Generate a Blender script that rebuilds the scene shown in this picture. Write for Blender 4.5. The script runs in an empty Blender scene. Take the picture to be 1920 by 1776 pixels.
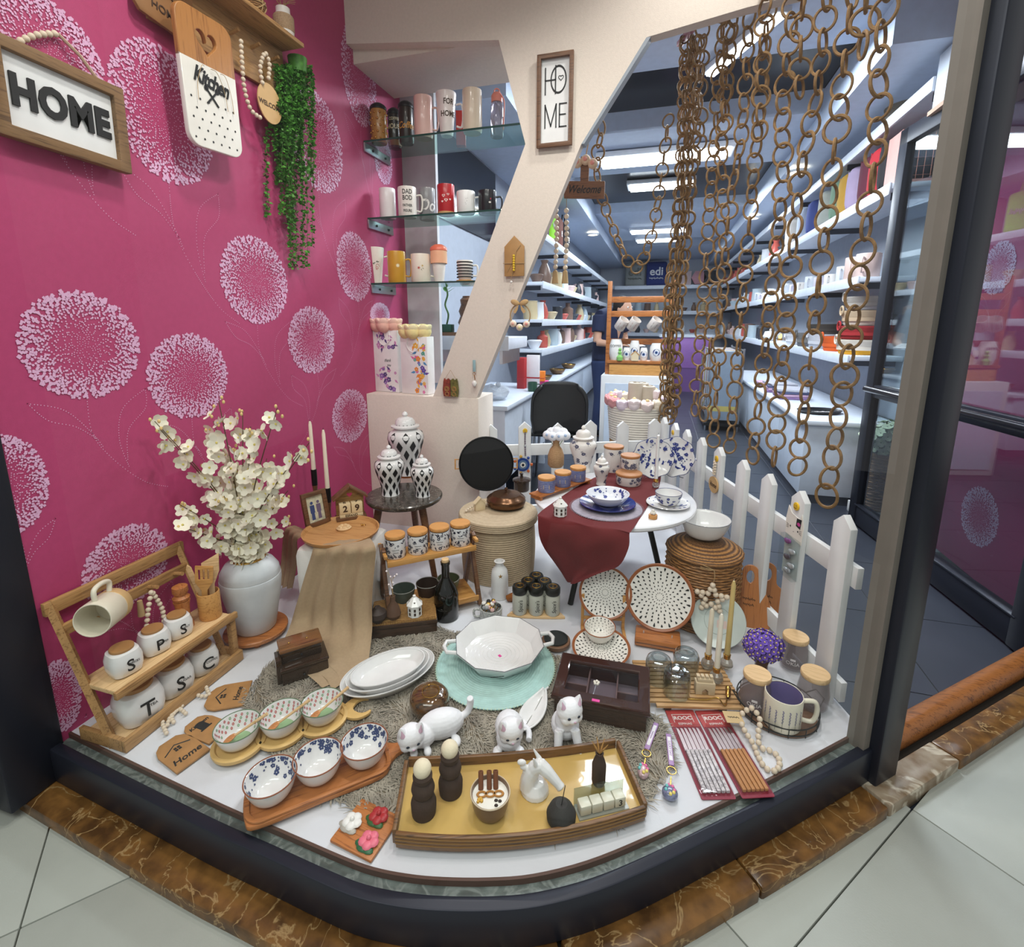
import bpy, bmesh, math, random
import numpy as np
from mathutils import Vector, Matrix
PI = math.pi; TAU = 2*PI
rnd = random.Random(7)
scene = bpy.context.scene
COL = scene.collection
# ---------------------------------------------------------------- camera
F, CX, CY, VX, VY, HC = 930., 960., 789., 1238., 605., 1.05
_p = math.atan2(CY-VY, F)
_Y = np.array([VX-CX, VY-CY, F]); _Y /= np.linalg.norm(_Y)
_Z = np.array([0, -math.cos(_p), -math.sin(_p)])
RC = np.array([np.cross(_Y, _Z), _Y, _Z])          # world = RC @ camera (x right, y down, z forward)
CAM = np.array([0, 0, HC])
cam = bpy.data.cameras.new('camera'); camo = bpy.data.objects.new('camera', cam); COL.objects.link(camo)
cam.sensor_fit = 'HORIZONTAL'; cam.sensor_width = 36; cam.lens = F/1920*36
cam.shift_y = -(888-CY)/1920; cam.clip_start = .02
m = Matrix.Identity(4)
for i in range(3):
    m[i][0] = RC[i][0]; m[i][1] = -RC[i][1]; m[i][2] = -RC[i][2]; m[i][3] = CAM[i]
camo.matrix_world = m
scene.camera = camo
# ---------------------------------------------------------------- world, big lights, exposure
w = bpy.data.worlds.new('world'); scene.world = w; w.use_nodes = True
w.node_tree.nodes['Background'].inputs[0].default_value = (.86, .88, .88, 1)
w.node_tree.nodes['Background'].inputs[1].default_value = .5
vs = scene.view_settings; vs.view_transform = 'Standard'; vs.look = 'None'; vs.exposure = 0; vs.gamma = 1; vs.use_curve_mapping = False
def area(name, loc, rot, sx, sy, power, col=(1, 1, 1)):
    l = bpy.data.lights.new(name, 'AREA'); l.shape = 'RECTANGLE'; l.size = sx; l.size_y = sy; l.energy = power; l.color = col
    o = bpy.data.objects.new(name, l); COL.objects.link(o); o.location = loc; o.rotation_euler = rot
    return o
def spot(name, loc, tgt, power, col=(1, 1, 1), ang=110, rad=.05, blend=.6):
    l = bpy.data.lights.new(name, 'SPOT'); l.energy = power; l.color = col; l.spot_size = math.radians(ang); l.spot_blend = blend; l.shadow_soft_size = rad
    o = bpy.data.objects.new(name, l); COL.objects.link(o); o.location = loc
    o.rotation_euler = (Vector(tgt)-Vector(loc)).to_track_quat('-Z', 'Y').to_euler()
    return o
# display downlights in the window soffit, ceiling tubes of the shop, the lamps of the passage outside
spot('window_downlight', (-.05, 1.05, 2.66), (-.45, 1.35, 0), 45, (1, .97, .92), 130, .07)
spot('window_downlight', (-.75, 1.15, 2.66), (-.7, 1.4, 0), 34, (1, .97, .92), 130, .07)
spot('window_downlight', (.15, 1.75, 2.66), (-.1, 1.9, 0), 28, (1, .97, .93), 130, .07)
for _y in (3.3, 4.7, 6.3, 8.4, 10.4):
    area('shop_ceiling_light', (.1, _y, 2.44), (0, 0, 0), 1.3, .25, 74, (.86, .93, 1))
area('passage_light', (-.2, -.7, 2.7), (0, 0, 0), 2.4, .9, 50, (.97, 1, .95))

# ---------------------------------------------------------------- pixel helpers (1920x1776 frame)
def ray(px, py): return RC @ np.array([px-CX, py-CY, F])
def G(px, py, z=0.):
    r = ray(px, py); t = (z-HC)/r[2]; return Vector(CAM+t*r)
def PY(px, py, y):
    r = ray(px, py); return Vector(CAM+(y/r[1])*r)
def PX(px, py, x):
    r = ray(px, py); return Vector(CAM+(x/r[0])*r)
def S(p):                                            # metres per pixel at a point
    return float((RC.T @ (np.array(p)-CAM))[2])/F
def ZT(loc, py):                                     # height on the vertical through loc seen at row py
    lo, hi = -.5, 3.
    for _ in range(40):
        mid = (lo+hi)/2; c = RC.T @ (np.array((loc[0], loc[1], mid))-CAM)
        if CY+F*c[1]/c[2] > py: lo = mid
        else: hi = mid
    return (lo+hi)/2
def away(p):
    d = Vector((p[0], p[1], 0)); d.normalize(); return d
def B(px, pyb, wpx, pyt, z=0.):                      # base centre, radius, height of a round thing from its lowest row, width, top row
    p = G(px, pyb, z); r = wpx/2*S(p); r *= 1+r/p.length*.6
    c = p+away(p)*r
    return c, r, ZT(c, pyt)-z
def face(p, extra=0.): return math.atan2(p[1], p[0])-PI/2+extra
def yawpx(a, b, z=0.):                               # heading of the line between two pixels on plane z
    d = G(*b, z)-G(*a, z); return math.atan2(d.y, d.x)

# ---------------------------------------------------------------- materials
def lin(c): return tuple((v/255/12.92 if v <= 10 else ((v/255+.055)/1.055)**2.4) for v in c)+(1,)
MC = {}
def nd(nt, t, ins=None, **pr):
    n = nt.nodes.new('ShaderNode'+t)
    for k, v in pr.items(): setattr(n, k, v)
    for k, v in (ins or {}).items():
        if isinstance(v, bpy.types.NodeSocket): nt.links.new(v, n.inputs[k])
        else: n.inputs[k].default_value = v
    return n
def newmat(name):
    m = bpy.data.materials.new(name); m.use_nodes = True; nt = m.node_tree
    return m, nt, nt.nodes['Principled BSDF']
def coord(nt, scale=(1, 1, 1), rot=(0, 0, 0), kind='Object'):
    tc = nd(nt, 'TexCoord'); return nd(nt, 'Mapping', {0: tc.outputs[kind], 'Scale': scale, 'Rotation': rot}).outputs[0]
def mixc(nt, fac, a, b):
    n = nd(nt, 'Mix', data_type='RGBA')
    for i, v in ((0, fac), (6, a), (7, b)):
        if isinstance(v, bpy.types.NodeSocket): nt.links.new(v, n.inputs[i])
        else: n.inputs[i].default_value = v
    return n.outputs[2]
def ramp(nt, fac, p0, p1, c0=(0, 0, 0, 1), c1=(1, 1, 1, 1)):
    r = nd(nt, 'ValToRGB', {0: fac}); e = r.color_ramp.elements
    e[0].position = p0; e[1].position = p1; e[0].color = c0; e[1].color = c1
    return r.outputs[0]
def bump(nt, bs, h, dist=.002, st=.6):
    nt.links.new(nd(nt, 'Bump', {'Height': h, 'Distance': dist, 'Strength': st}).outputs[0], bs.inputs['Normal'])
def P(name, c, rough=.5, metal=0, var=0, vs=20, bmp=0, bsc=200, coat=0, trans=0, emit=0, ior=1.45, sheen=0, alpha=1):
    if name in MC: return MC[name]
    m, nt, bs = newmat(name); L = lin(c)
    bs.inputs['Base Color'].default_value = L; bs.inputs['Roughness'].default_value = rough; bs.inputs['Metallic'].default_value = metal
    bs.inputs['Coat Weight'].default_value = coat; bs.inputs['Transmission Weight'].default_value = trans; bs.inputs['IOR'].default_value = ior
    bs.inputs['Sheen Weight'].default_value = sheen; bs.inputs['Alpha'].default_value = alpha
    co = coord(nt)
    nz = nd(nt, 'TexNoise', {0: co, 'Scale': vs, 'Detail': 4})
    f = ramp(nt, nz.outputs[0], .35, .65)
    d = tuple(max(0, v*(1-(var or .06))) for v in L[:3])+(1,)
    nt.links.new(mixc(nt, f, d, L), bs.inputs['Base Color'])
    if bmp: bump(nt, bs, nd(nt, 'TexNoise', {0: co, 'Scale': bsc, 'Detail': 3}).outputs[0], bmp)
    if emit:
        bs.inputs['Emission Color'].default_value = L; bs.inputs['Emission Strength'].default_value = emit
    MC[name] = m; return m
def W(name, c1, c2, rough=.5, sc=14, axis=0, coat=0):   # wood with grain along an axis
    if name in MC: return MC[name]
    m, nt, bs = newmat(name); s = [sc*2.2]*3; s[axis] = sc*.16
    co = coord(nt, s)
    a = nd(nt, 'TexNoise', {0: co, 'Scale': 2.2, 'Detail': 6, 'Roughness': .65, 'Distortion': .5}).outputs[0]
    b = nd(nt, 'TexNoise', {0: co, 'Scale': 9., 'Detail': 3}).outputs[0]
    k = nd(nt, 'Math', {0: a, 1: b}, operation='ADD').outputs[0]
    nt.links.new(ramp(nt, k, .78, 1.22, lin(c2), lin(c1)), bs.inputs['Base Color'])
    bs.inputs['Roughness'].default_value = rough; bs.inputs['Coat Weight'].default_value = coat
    bump(nt, bs, k, .0008, .5)
    MC[name] = m; return m
def ridged(name, c1, c2, freq, rough=.8, kind='Z', dist=.003, twist=60):    # rope coils, wicker, ribs
    if name in MC: return MC[name]
    m, nt, bs = newmat(name); co = coord(nt)
    wv = nd(nt, 'TexWave', {0: co, 'Scale': freq, 'Distortion': 1.2, 'Detail': 1, 'Detail Scale': twist/10}, bands_direction=kind if kind in 'XYZ' else 'Z', wave_type='BANDS').outputs[1]
    nz = nd(nt, 'TexNoise', {0: co, 'Scale': twist*3, 'Detail': 2}).outputs[0]
    k = nd(nt, 'Math', {0: wv, 1: nz}, operation='MULTIPLY').outputs[0]
    nt.links.new(ramp(nt, k, .05, .5, lin(c2), lin(c1)), bs.inputs['Base Color']); bs.inputs['Roughness'].default_value = rough
    bump(nt, bs, k, dist, .8); MC[name] = m; return m
def GL(name, c=(250, 252, 252), rough=.0, ior=1.45, dens=0):     # solid glass
    if name in MC: return MC[name]
    m, nt, bs = newmat(name); bs.inputs['Base Color'].default_value = lin(c); bs.inputs['Roughness'].default_value = rough
    bs.inputs['Transmission Weight'].default_value = 1; bs.inputs['IOR'].default_value = ior
    MC[name] = m; return m
def PANE(name, tint=(250, 253, 252), refl=1.):                  # thin sheet: clear with a Fresnel reflection
    if name in MC: return MC[name]
    m, nt, bs = newmat(name); nt.nodes.remove(bs)
    t = nd(nt, 'BsdfTransparent', {0: lin(tint)}); g = nd(nt, 'BsdfGlossy', {'Roughness': .0})
    fc = nd(nt, 'LayerWeight', {'Blend': .5}).outputs['Facing']; p5 = nd(nt, 'Math', {0: fc, 1: 5.}, operation='POWER').outputs[0]
    k = nd(nt, 'Math', {0: nd(nt, 'Math', {0: p5, 1: .9, 2: .04}, operation='MULTIPLY_ADD').outputs[0], 1: refl}, operation='MULTIPLY')
    mx = nd(nt, 'MixShader', {0: k.outputs[0], 1: t.outputs[0], 2: g.outputs[0]})
    nt.links.new(mx.outputs[0], nt.nodes['Material Output'].inputs[0]); MC[name] = m; return m
def VEIN(name, base, vein, sc=6, rough=.3, c3=None, amt=.06):    # veined stone
    if name in MC: return MC[name]
    m, nt, bs = newmat(name); co = coord(nt, (sc, sc, sc))
    n1 = nd(nt, 'TexNoise', {0: co, 'Scale': 1, 'Detail': 8, 'Distortion': 1.5}).outputs[0]
    d = nd(nt, 'Math', {0: nd(nt, 'Math', {0: n1, 1: .5}, operation='SUBTRACT').outputs[0]}, operation='ABSOLUTE').outputs[0]
    v = ramp(nt, d, 0, amt, (1, 1, 1, 1), (0, 0, 0, 1))
    n2 = nd(nt, 'TexNoise', {0: co, 'Scale': 2.3, 'Detail': 6}).outputs[0]
    b = mixc(nt, ramp(nt, n2, .35, .65), lin(base), lin(c3 or tuple(x*.75 for x in base)))
    nt.links.new(mixc(nt, v, b, lin(vein)), bs.inputs['Base Color']); bs.inputs['Roughness'].default_value = rough
    bump(nt, bs, n2, .001, .3); MC[name] = m; return m

# ---------------------------------------------------------------- geometry: every function returns (verts, faces)
def join(*gs):
    V, Fc = [], []
    for g in gs:
        o = len(V); V += list(g[0]); Fc += [tuple(i+o for i in f) for f in g[1]]
    return V, Fc
def tr(g, M=None, loc=(0, 0, 0), rot=(0, 0, 0), sc=(1, 1, 1)):
    if M is None:
        from mathutils import Euler
        M = Matrix.Translation(loc) @ Euler(rot).to_matrix().to_4x4() @ Matrix.Diagonal((*(sc if hasattr(sc, '__len__') else (sc,)*3), 1))
    return [tuple(M @ Vector(v)) for v in g[0]], g[1]
def box(x0, x1, y0, y1, z0, z1):
    v = [(x, y, z) for z in (z0, z1) for y in (y0, y1) for x in (x0, x1)]
    return v, [(0, 2, 3, 1), (4, 5, 7, 6), (0, 1, 5, 4), (2, 6, 7, 3), (0, 4, 6, 2), (1, 3, 7, 5)]
def bx(cx, cy, cz, sx, sy, sz): return box(cx-sx/2, cx+sx/2, cy-sy/2, cy+sy/2, cz-sz/2, cz+sz/2)
def lathe(prof, n=32, a0=0., sy=1.):
    V, Fc = [], []; rings = []
    for r, z in prof:
        if r <= 1e-6: rings.append([len(V)]); V.append((0, 0, z))
        else:
            rings.append(list(range(len(V), len(V)+n)))
            V += [(r*math.cos(a0+TAU*i/n), sy*r*math.sin(a0+TAU*i/n), z) for i in range(n)]
    for a, b in zip(rings, rings[1:]):
        for i in range(n):
            j = (i+1) % n
            if len(a) == 1 and len(b) == 1: continue
            if len(a) == 1: Fc.append((a[0], b[j], b[i]))
            elif len(b) == 1: Fc.append((a[i], a[j], b[0]))
            else: Fc.append((a[i], a[j], b[j], b[i]))
    return V, Fc
def ball(r=1., c=(0, 0, 0), sc=(1, 1, 1), n=12, k=8):
    return tr(lathe([(r*math.sin(PI*i/k), -r*math.cos(PI*i/k)) for i in range(k+1)], n), loc=c, sc=sc)
def tube(pts, r, n=8, closed=False):
    pts = [Vector(p) for p in pts]; N = len(pts); V, Fc = [], []
    rs = r if hasattr(r, '__len__') else [r]*N
    up = None
    for i, p in enumerate(pts):
        a = pts[(i-1) % N] if (closed or i) else p; b = pts[(i+1) % N] if (closed or i < N-1) else p
        t = (b-a).normalized() if (b-a).length else Vector((0, 0, 1))
        if up is None: up = Vector((0, 0, 1)) if abs(t.z) < .9 else Vector((1, 0, 0))
        x = t.cross(up)
        if x.length < 1e-6: x = t.orthogonal()
        x.normalize(); y = t.cross(x).normalized(); up = -y if t.cross(x).dot(up) < 0 else y
        for k in range(n):
            an = TAU*k/n; V.append(tuple(p+(x*math.cos(an)+up*math.sin(an))*rs[i]))
    m = N if closed else N-1
    for i in range(m):
        for k in range(n):
            a, b = i*n, ((i+1) % N)*n; Fc.append((a+k, a+(k+1) % n, b+(k+1) % n, b+k))
    if not closed:
        Fc.append(tuple(range(n))[::-1]); Fc.append(tuple(range((N-1)*n, N*n)))
    return V, Fc
def torus(R, r, n=24, k=8, c=(0, 0, 0), rot=(0, 0, 0), sc=(1, 1, 1)):
    return tr(tube([(R*math.cos(TAU*i/n), R*math.sin(TAU*i/n), 0) for i in range(n)], r, k, True), loc=c, rot=rot, sc=sc)
def cyl(r, z0, z1, n=24, r2=None): return lathe([(0, z0), (r, z0), (r2 if r2 is not None else r, z1), (0, z1)], n)
def prism(pts, z0, z1):                                # 2-D outline (counter-clockwise) to a slab
    n = len(pts); V = [(x, y, z0) for x, y in pts]+[(x, y, z1) for x, y in pts]
    return V, [tuple(range(n))[::-1], tuple(range(n, 2*n))]+[(i, (i+1) % n, n+(i+1) % n, n+i) for i in range(n)]
def spl(pts, k=6, closed=False):                       # Catmull-Rom
    pts = [Vector(p) for p in pts]; N = len(pts); out = []
    rng = range(N if closed else N-1)
    g = (lambda i: pts[i % N]) if closed else (lambda i: pts[max(0, min(N-1, i))])
    for i in rng:
        a, b, c, d = g(i-1), g(i), g(i+1), g(i+2)
        for j in range(k):
            t = j/k; out.append(.5*((2*b)+(c-a)*t+(2*a-5*b+4*c-d)*t*t+(3*b-a-3*c+d)*t**3))
    if not closed: out.append(pts[-1])
    return [tuple(p) for p in out]
def from_curve(cu):
    o = bpy.data.objects.new('tmp', cu); me = bpy.data.meshes.new_from_object(o)
    g = [tuple(v.co) for v in me.vertices], [tuple(p.vertices) for p in me.polygons]
    bpy.data.objects.remove(o); bpy.data.meshes.remove(me); bpy.data.curves.remove(cu); return g
def plate2d(polys, t, bev=0.):                         # outline with holes, extruded to thickness t (z from 0 to t)
    cu = bpy.data.curves.new('tmp', 'CURVE'); cu.dimensions = '2D'; cu.fill_mode = 'BOTH'; cu.extrude = max(1e-5, t/2-bev); cu.bevel_depth = bev; cu.bevel_resolution = 1
    for pl in polys:
        s = cu.splines.new('POLY'); s.points.add(len(pl)-1); s.use_cyclic_u = True
        for q, p in zip(s.points, pl): q.co = (p[0], p[1], 0, 1)
    return tr(from_curve(cu), loc=(0, 0, t/2))
TC = {}
def text(s, h, bold=0., ext=.0004, shear=0., sx=1., sp=1.):   # centred lettering in the xy plane, cap height about h
    key = (s, bold, shear, sp)
    if key not in TC:
        cu = bpy.data.curves.new('tmp', 'FONT'); cu.body = s; cu.size = 1; cu.offset = bold; cu.shear = shear; cu.space_character = sp
        cu.align_x = 'CENTER'; cu.align_y = 'CENTER'; cu.resolution_u = 3; cu.extrude = .01; TC[key] = from_curve(cu)
    g = TC[key]; k = h/.7
    return [(x*k*sx, y*k, (z+.01)/.02*ext) for x, y, z in g[0]], g[1]
def disc(r, n=8, c=(0, 0), sy=1.): return [(c[0]+r*math.cos(TAU*i/n), c[1]+r*sy*math.sin(TAU*i/n), 0) for i in range(n)], [tuple(range(n))]
def poly(pts): return [(x, y, 0) for x, y in pts], [tuple(range(len(pts)))]
def flower2(r, c=(0, 0), n=5, a=0.):                   # five-petal print
    gs = [disc(r*.42, 6, (c[0]+r*.55*math.cos(a+TAU*i/n), c[1]+r*.55*math.sin(a+TAU*i/n))) for i in range(n)]
    return join(*gs)
def leaf2(l, wd, c=(0, 0), a=0.):
    q = [(0, 0), (l*.35, wd/2), (l, 0), (l*.35, -wd/2)]; ca, sa = math.cos(a), math.sin(a)
    return poly([(c[0]+x*ca-y*sa, c[1]+x*sa+y*ca) for x, y in q])
def wrap(prof, g, th0=-PI/2, s0=0., eps=.0006, inside=False, sy=1.):   # lay a flat shape on a turned surface: x runs round it, y runs along its profile
    pr = np.array(prof, float); seg = np.hypot(*np.diff(pr, axis=0).T); s = np.concatenate([[0], np.cumsum(seg)])
    out = []
    for u, v, wz in g[0]:
        t = min(max(s0+v, 0), s[-1]-1e-6); i = int(np.searchsorted(s, t, 'right')-1); f = (t-s[i])/max(seg[i], 1e-9)
        r, z = pr[i]*(1-f)+pr[i+1]*f; d = (pr[i+1]-pr[i])/max(seg[i], 1e-9)
        nr, nz = (d[1], -d[0]); e = eps+wz
        if inside: nr, nz = -nr, -nz
        th = th0+(u if not inside else -u)/max(r, .004); R = r+nr*e
        out.append((R*math.cos(th), sy*R*math.sin(th), z+nz*e))
    return out, g[1]
# ---------------------------------------------------------------- objects
SHARE = {}
def obj(name, g, mat, par=None, smooth=40, bev=0., loc=None, rot=None, sub=0, kind=None, share=None):
    if share and share in SHARE: me = SHARE[share]
    else:
        me = bpy.data.meshes.new(name); me.from_pydata([tuple(v) for v in g[0]], [], [tuple(f) for f in g[1]])
        if bev or sub:
            b = bmesh.new(); b.from_mesh(me); bmesh.ops.remove_doubles(b, verts=b.verts, dist=1e-5)
            bmesh.ops.recalc_face_normals(b, faces=b.faces)
            if bev:
                es = [e for e in b.edges if len(e.link_faces) == 2 and e.calc_face_angle(0) > .6]
                bmesh.ops.bevel(b, geom=es, offset=bev, segments=2, profile=.5, affect='EDGES')
            if sub: bmesh.ops.subdivide_edges(b, edges=b.edges, cuts=sub, use_grid_fill=True)
            b.to_mesh(me); b.free()
        else:
            b = bmesh.new(); b.from_mesh(me); bmesh.ops.recalc_face_normals(b, faces=b.faces); b.to_mesh(me); b.free()
        if smooth:
            me.polygons.foreach_set('use_smooth', [True]*len(me.polygons))
            try: me.set_sharp_from_angle(angle=math.radians(smooth))
            except Exception: pass
        me.materials.append(mat)
        if share: SHARE[share] = me
    o = bpy.data.objects.new(name, me); COL.objects.link(o)
    if par: o.parent = par
    if loc is not None: o.location = loc
    if rot is not None: o.rotation_euler = rot
    if kind: o['kind'] = kind
    return o
def tag(o, label, cat, group=None):
    o['label'] = label; o['category'] = cat
    if group: o['group'] = group
    return o
def T(name, label, cat, loc=(0, 0, 0), rz=0., group=None, rx=0., ry=0., sc=1.):
    o = bpy.data.objects.new(name, None); COL.objects.link(o); o.location = loc; o.rotation_euler = (rx, ry, rz); o.scale = (sc, sc, sc)
    o.empty_display_size = .02; return tag(o, label, cat, group)
def struct(name, g, mat, par=None, **k):
    o = obj(name, g, mat, par, **k)
    if par is None: o['kind'] = 'structure'
    return o
def dup(root, loc, rz, label=None, group=None):
    r = root.copy(); COL.objects.link(r); r.location = loc; r.rotation_euler = (root.rotation_euler[0], root.rotation_euler[1], rz)
    if label: r['label'] = label
    if group: r['group'] = group
    for ch in list(root.children):
        c = ch.copy(); COL.objects.link(c); c.parent = r
        for q in list(ch.children):
            d = q.copy(); COL.objects.link(d); d.parent = c
    return r
# ---------------------------------------------------------------- common materials
white = P('white_ceramic', (240, 238, 234), .22, coat=.3); gloss_white = P('gloss_white', (230, 229, 228), .12, coat=.5)
cream = P('cream_ceramic', (228, 220, 200), .3); black = P('black', (18, 18, 19), .35); ink = P('ink', (28, 28, 30), .6)
beadm = P('bead_wood', (222, 205, 182), .6, var=.12); gold = P('gold', (205, 160, 80), .25, 1); twine = P('twine', (176, 146, 104), .9)
bamboo = W('bamboo', (204, 150, 84), (172, 118, 58), .45); pine = W('pine', (176, 134, 84), (134, 96, 56), .55); acacia = W('acacia', (180, 112, 58), (132, 74, 36), .4)
darkwood = W('dark_wood', (66, 44, 32), (36, 24, 18), .3, coat=.4); walnut = W('walnut', (112, 76, 50), (76, 50, 32), .45)
lidwood = W('lid_wood', (206, 148, 84), (176, 120, 62), .5); palewood = W('pale_wood', (222, 186, 138), (196, 158, 108), .55)
framem = P('anthracite', (38, 41, 52), .38, .3, var=.1, vs=4); steel = P('steel', (190, 192, 196), .3, 1); glassm = GL('glass')
painted = P('white_paint', (226, 226, 226), .5, var=.03)
# ================================================================ the setting
WX = -1.42                                             # pink wall plane
FLR = -.15; STREET = -.13
pink = P('pink_wallpaper', (180, 64, 110), .55, var=.05, vs=60, bmp=.0006, bsc=500)
printm = P('wallpaper_print', (228, 178, 212), .5)
creamwall = P('cream_wall', (226, 214, 202), .8, var=.05, vs=90, bmp=.0012, bsc=260)
def fe(px, py): p = G(px, py); return (p.x, p.y)
FEpx = [(128, 1371), (220, 1415), (420, 1510), (530, 1557), (640, 1605), (700, 1627), (765, 1640), (830, 1646), (915, 1647), (1000, 1640), (1100, 1615), (1200, 1575), (1300, 1528), (1440, 1460), (1600, 1375)]
FE = [fe(*q) for q in FEpx]; FE[0] = (WX, FE[0][1])
FE = [(p[0], p[1]) for p in spl([(x, y, 0) for x, y in FE], 4)]
DR = Vector((FE[-1][0]-FE[-5][0], FE[-1][1]-FE[-5][1], 0)).normalized()      # direction of the right-hand glass
def offs(pl, d):
    out = []
    for i, p in enumerate(pl):
        a = pl[max(0, i-1)]; b = pl[min(len(pl)-1, i+1)]; t = Vector((b[0]-a[0], b[1]-a[1], 0)).normalized()
        out.append((p[0]+t.y*d, p[1]-t.x*d))
    return out
def strip(pl, d0, d1, z0, z1):
    a, b = offs(pl, d0), offs(pl, d1); return prism(b+a[::-1], z0, z1)
FA = G(1545, 1345); FA = Vector((.515, 1.375, 0)); FB = Vector((.07, 2.74, 0)); FC = Vector((-.80, 2.42, 0))   # fence corners
plat = FE+[(FA.x+.04, FA.y), (FB.x+.04, FB.y+.03), (FC.x, FC.y+.04), (-.8, 2.2), (WX, 2.2)]
whitecloth = P('white_sheet', (212, 213, 219), .75, var=.04, vs=6, bmp=.002, bsc=30)
floor = struct('floor', prism(plat, -.06, 0), whitecloth)
floor['label'] = 'white display platform behind the curved glass'
struct('edge_board', strip(FE, 0, .006, -.05, .002), P('brown_edge', (84, 58, 48), .6), floor)
struct('inner_sill', strip(FE, .006, .026, -.09, -.012), VEIN('sill', (98, 108, 104), (120, 128, 124), 14, .4), floor)
FEx = FE+[(FE[-1][0]+DR.x*k, FE[-1][1]+DR.y*k) for k in (.05, .3, .7, 1.1, 1.6)]
FEl = [(-2.3, FE[0][1]+.09), (-1.9, FE[0][1]+.05)]+FEx
fr = struct('window_1', strip(FE, .026, .052, -.10, -.004), framem, bev=.004)
fr['label'] = 'dark metal frame and curved pane of the shop window'
def upwall(pl, z0, z1):
    n = len(pl); V = [(x, y, z0) for x, y in pl]+[(x, y, z1) for x, y in pl]
    return V, [(i, i+1, n+i+1, n+i) for i in range(n-1)]
struct('window_pane', upwall(offs(FE, .036), -.01, 2.7), PANE('window_glass', (252, 254, 253), .55), fr)
post0 = Vector((*offs(FE, .03)[-1], 0)); rzr = math.atan2(DR.y, DR.x)
struct('corner_post', tr(box(-.005, .085, -.04, .03, -.1, 2.7), loc=post0, rot=(0, 0, rzr)), framem, fr, bev=.006)
struct('gasket', tr(box(-.028, -.005, -.012, .03, -.02, 2.7), loc=post0, rot=(0, 0, rzr)), P('gasket_grey', (120, 114, 106), .6), fr)
struct('side_post', box(-1.50, -1.415, .60, .725, -.1, 2.7), framem, fr, bev=.006)
struct('wall_pillar', box(-2.6, -1.50, .30, .78, STREET, 2.7), P('grey_render', (140, 140, 136), .8, var=.15, vs=8, bmp=.001))
# stone ledge in separate slabs
stone = VEIN('ledge_stone', (128, 90, 46), (158, 130, 88), 8, .28, (74, 50, 26), .016)
stone2 = VEIN('ledge_stone_pale', (156, 142, 122), (200, 190, 170), 7, .28, (110, 84, 54), .05)
ledge = struct('wall_ledge', strip(FEl, .0, .095, STREET-.03, -.125), P('mortar', (40, 34, 28), .9))
acc = [0]
for a, b in zip(FEl, FEl[1:]): acc.append(acc[-1]+math.dist(a, b))
def at_len(s):
    s = max(0, min(acc[-1]-1e-5, s)); i = int(np.searchsorted(acc, s, 'right')-1); f = (s-acc[i])/(acc[i+1]-acc[i])
    return (FEl[i][0]*(1-f)+FEl[i+1][0]*f, FEl[i][1]*(1-f)+FEl[i+1][1]*f)
def near_len(p):
    ss = np.linspace(0, acc[-1], 800); return float(ss[np.argmin([math.dist(at_len(s), (p.x, p.y)) for s in ss])])
cuts = [0]+[near_len(G(*q, -.1)) for q in ((1045, 1745), (1371, 1600), (1640, 1490), (1790, 1420))]+[acc[-1]]
for i, (a, b) in enumerate(zip(cuts, cuts[1:])):
    n = max(3, int((b-a)/.04)); pl = [at_len(a+.002+(b-a-.004)*k/n) for k in range(n+1)]
    struct('ledge_slab', strip(pl, .045, .115, STREET-.02, -.10+.002*(i % 2)), stone2 if i == 3 else stone, ledge, bev=.006)
# street tiles
tilem = P('street_tile', (168, 172, 164), .45, var=.08, vs=5, bmp=.0004, bsc=300)
street = struct('floor_street', box(-4, 4, -3, 3, STREET-.06, STREET-.022), P('street_joint', (52, 52, 50), .9))
street['label'] = 'grey tiled passage floor outside the window'
O = G(1710, 1517, STREET); U = Vector((.746, -.666, 0)); V_ = Vector((-.666, -.746, 0))
for r in range(-2, 7):
    for c in range(-5, 5):
        q = O+U*(.6*c-(.23 if r >= 2 else 0))+V_*(.6*r)
        cc = q+U*.3+V_*.3
        dd = Vector((DR.y, -DR.x, 0)).dot(cc-Vector((*FE[-1], 0)))
        if (cc.x < .45 or dd > -.12) and -2.3 < cc.x < 2.6 and cc.y < 2.6 and cc.y > -.5 and not (cc.y > 1.3 and cc.x < .75) and not (cc.y > .95 and cc.x < .2):
            obj('tile', bx(0, 0, -.01, .597, .597, .02), tilem, street, bev=.0015, loc=(cc.x, cc.y, STREET), rot=(0, 0, math.atan2(U.y, U.x)), share='street_tile')
# threshold of the doorway
th0 = post0+DR*.06; thl = 1.15
struct('trim_1', tr(lathe([(0, 0), (.035, 0), (.035, thl), (0, thl)], 16), M=Matrix.Translation(th0+Vector((-.03, .03, -.105))) @ Matrix.Rotation(rzr, 4, 'Z') @ Matrix.Rotation(PI/2, 4, 'Y')), W('threshold_wood', (150, 94, 48), (100, 58, 28), .35), None)['label'] = 'rounded brown threshold strip of the doorway'
# shop floor tiles
sf = struct('floor_shop', box(-1.6, 1.7, 1.3, 12.4, FLR-.05, FLR-.004), P('pale_grout', (140, 142, 148), .9))
sf['label'] = 'dark tiled shop floor beyond the picket fence'
stile = P('shop_tile', (58, 62, 72), .3, var=.12, vs=5)
for r in range(12):
    for c in range(6):
        x, y = -1.3+.5*c, 1.5+.5*r
        if c < 3 and y < 2.9: continue
        obj('tile', bx(0, 0, -.008, .496, .496, .016), stile, sf, loc=(x, y, FLR), share='shop_tile')
obj('far_tiles', box(-1.42, 1.5, 7.25, 12.3, FLR-.016, FLR), stile, sf)
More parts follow.
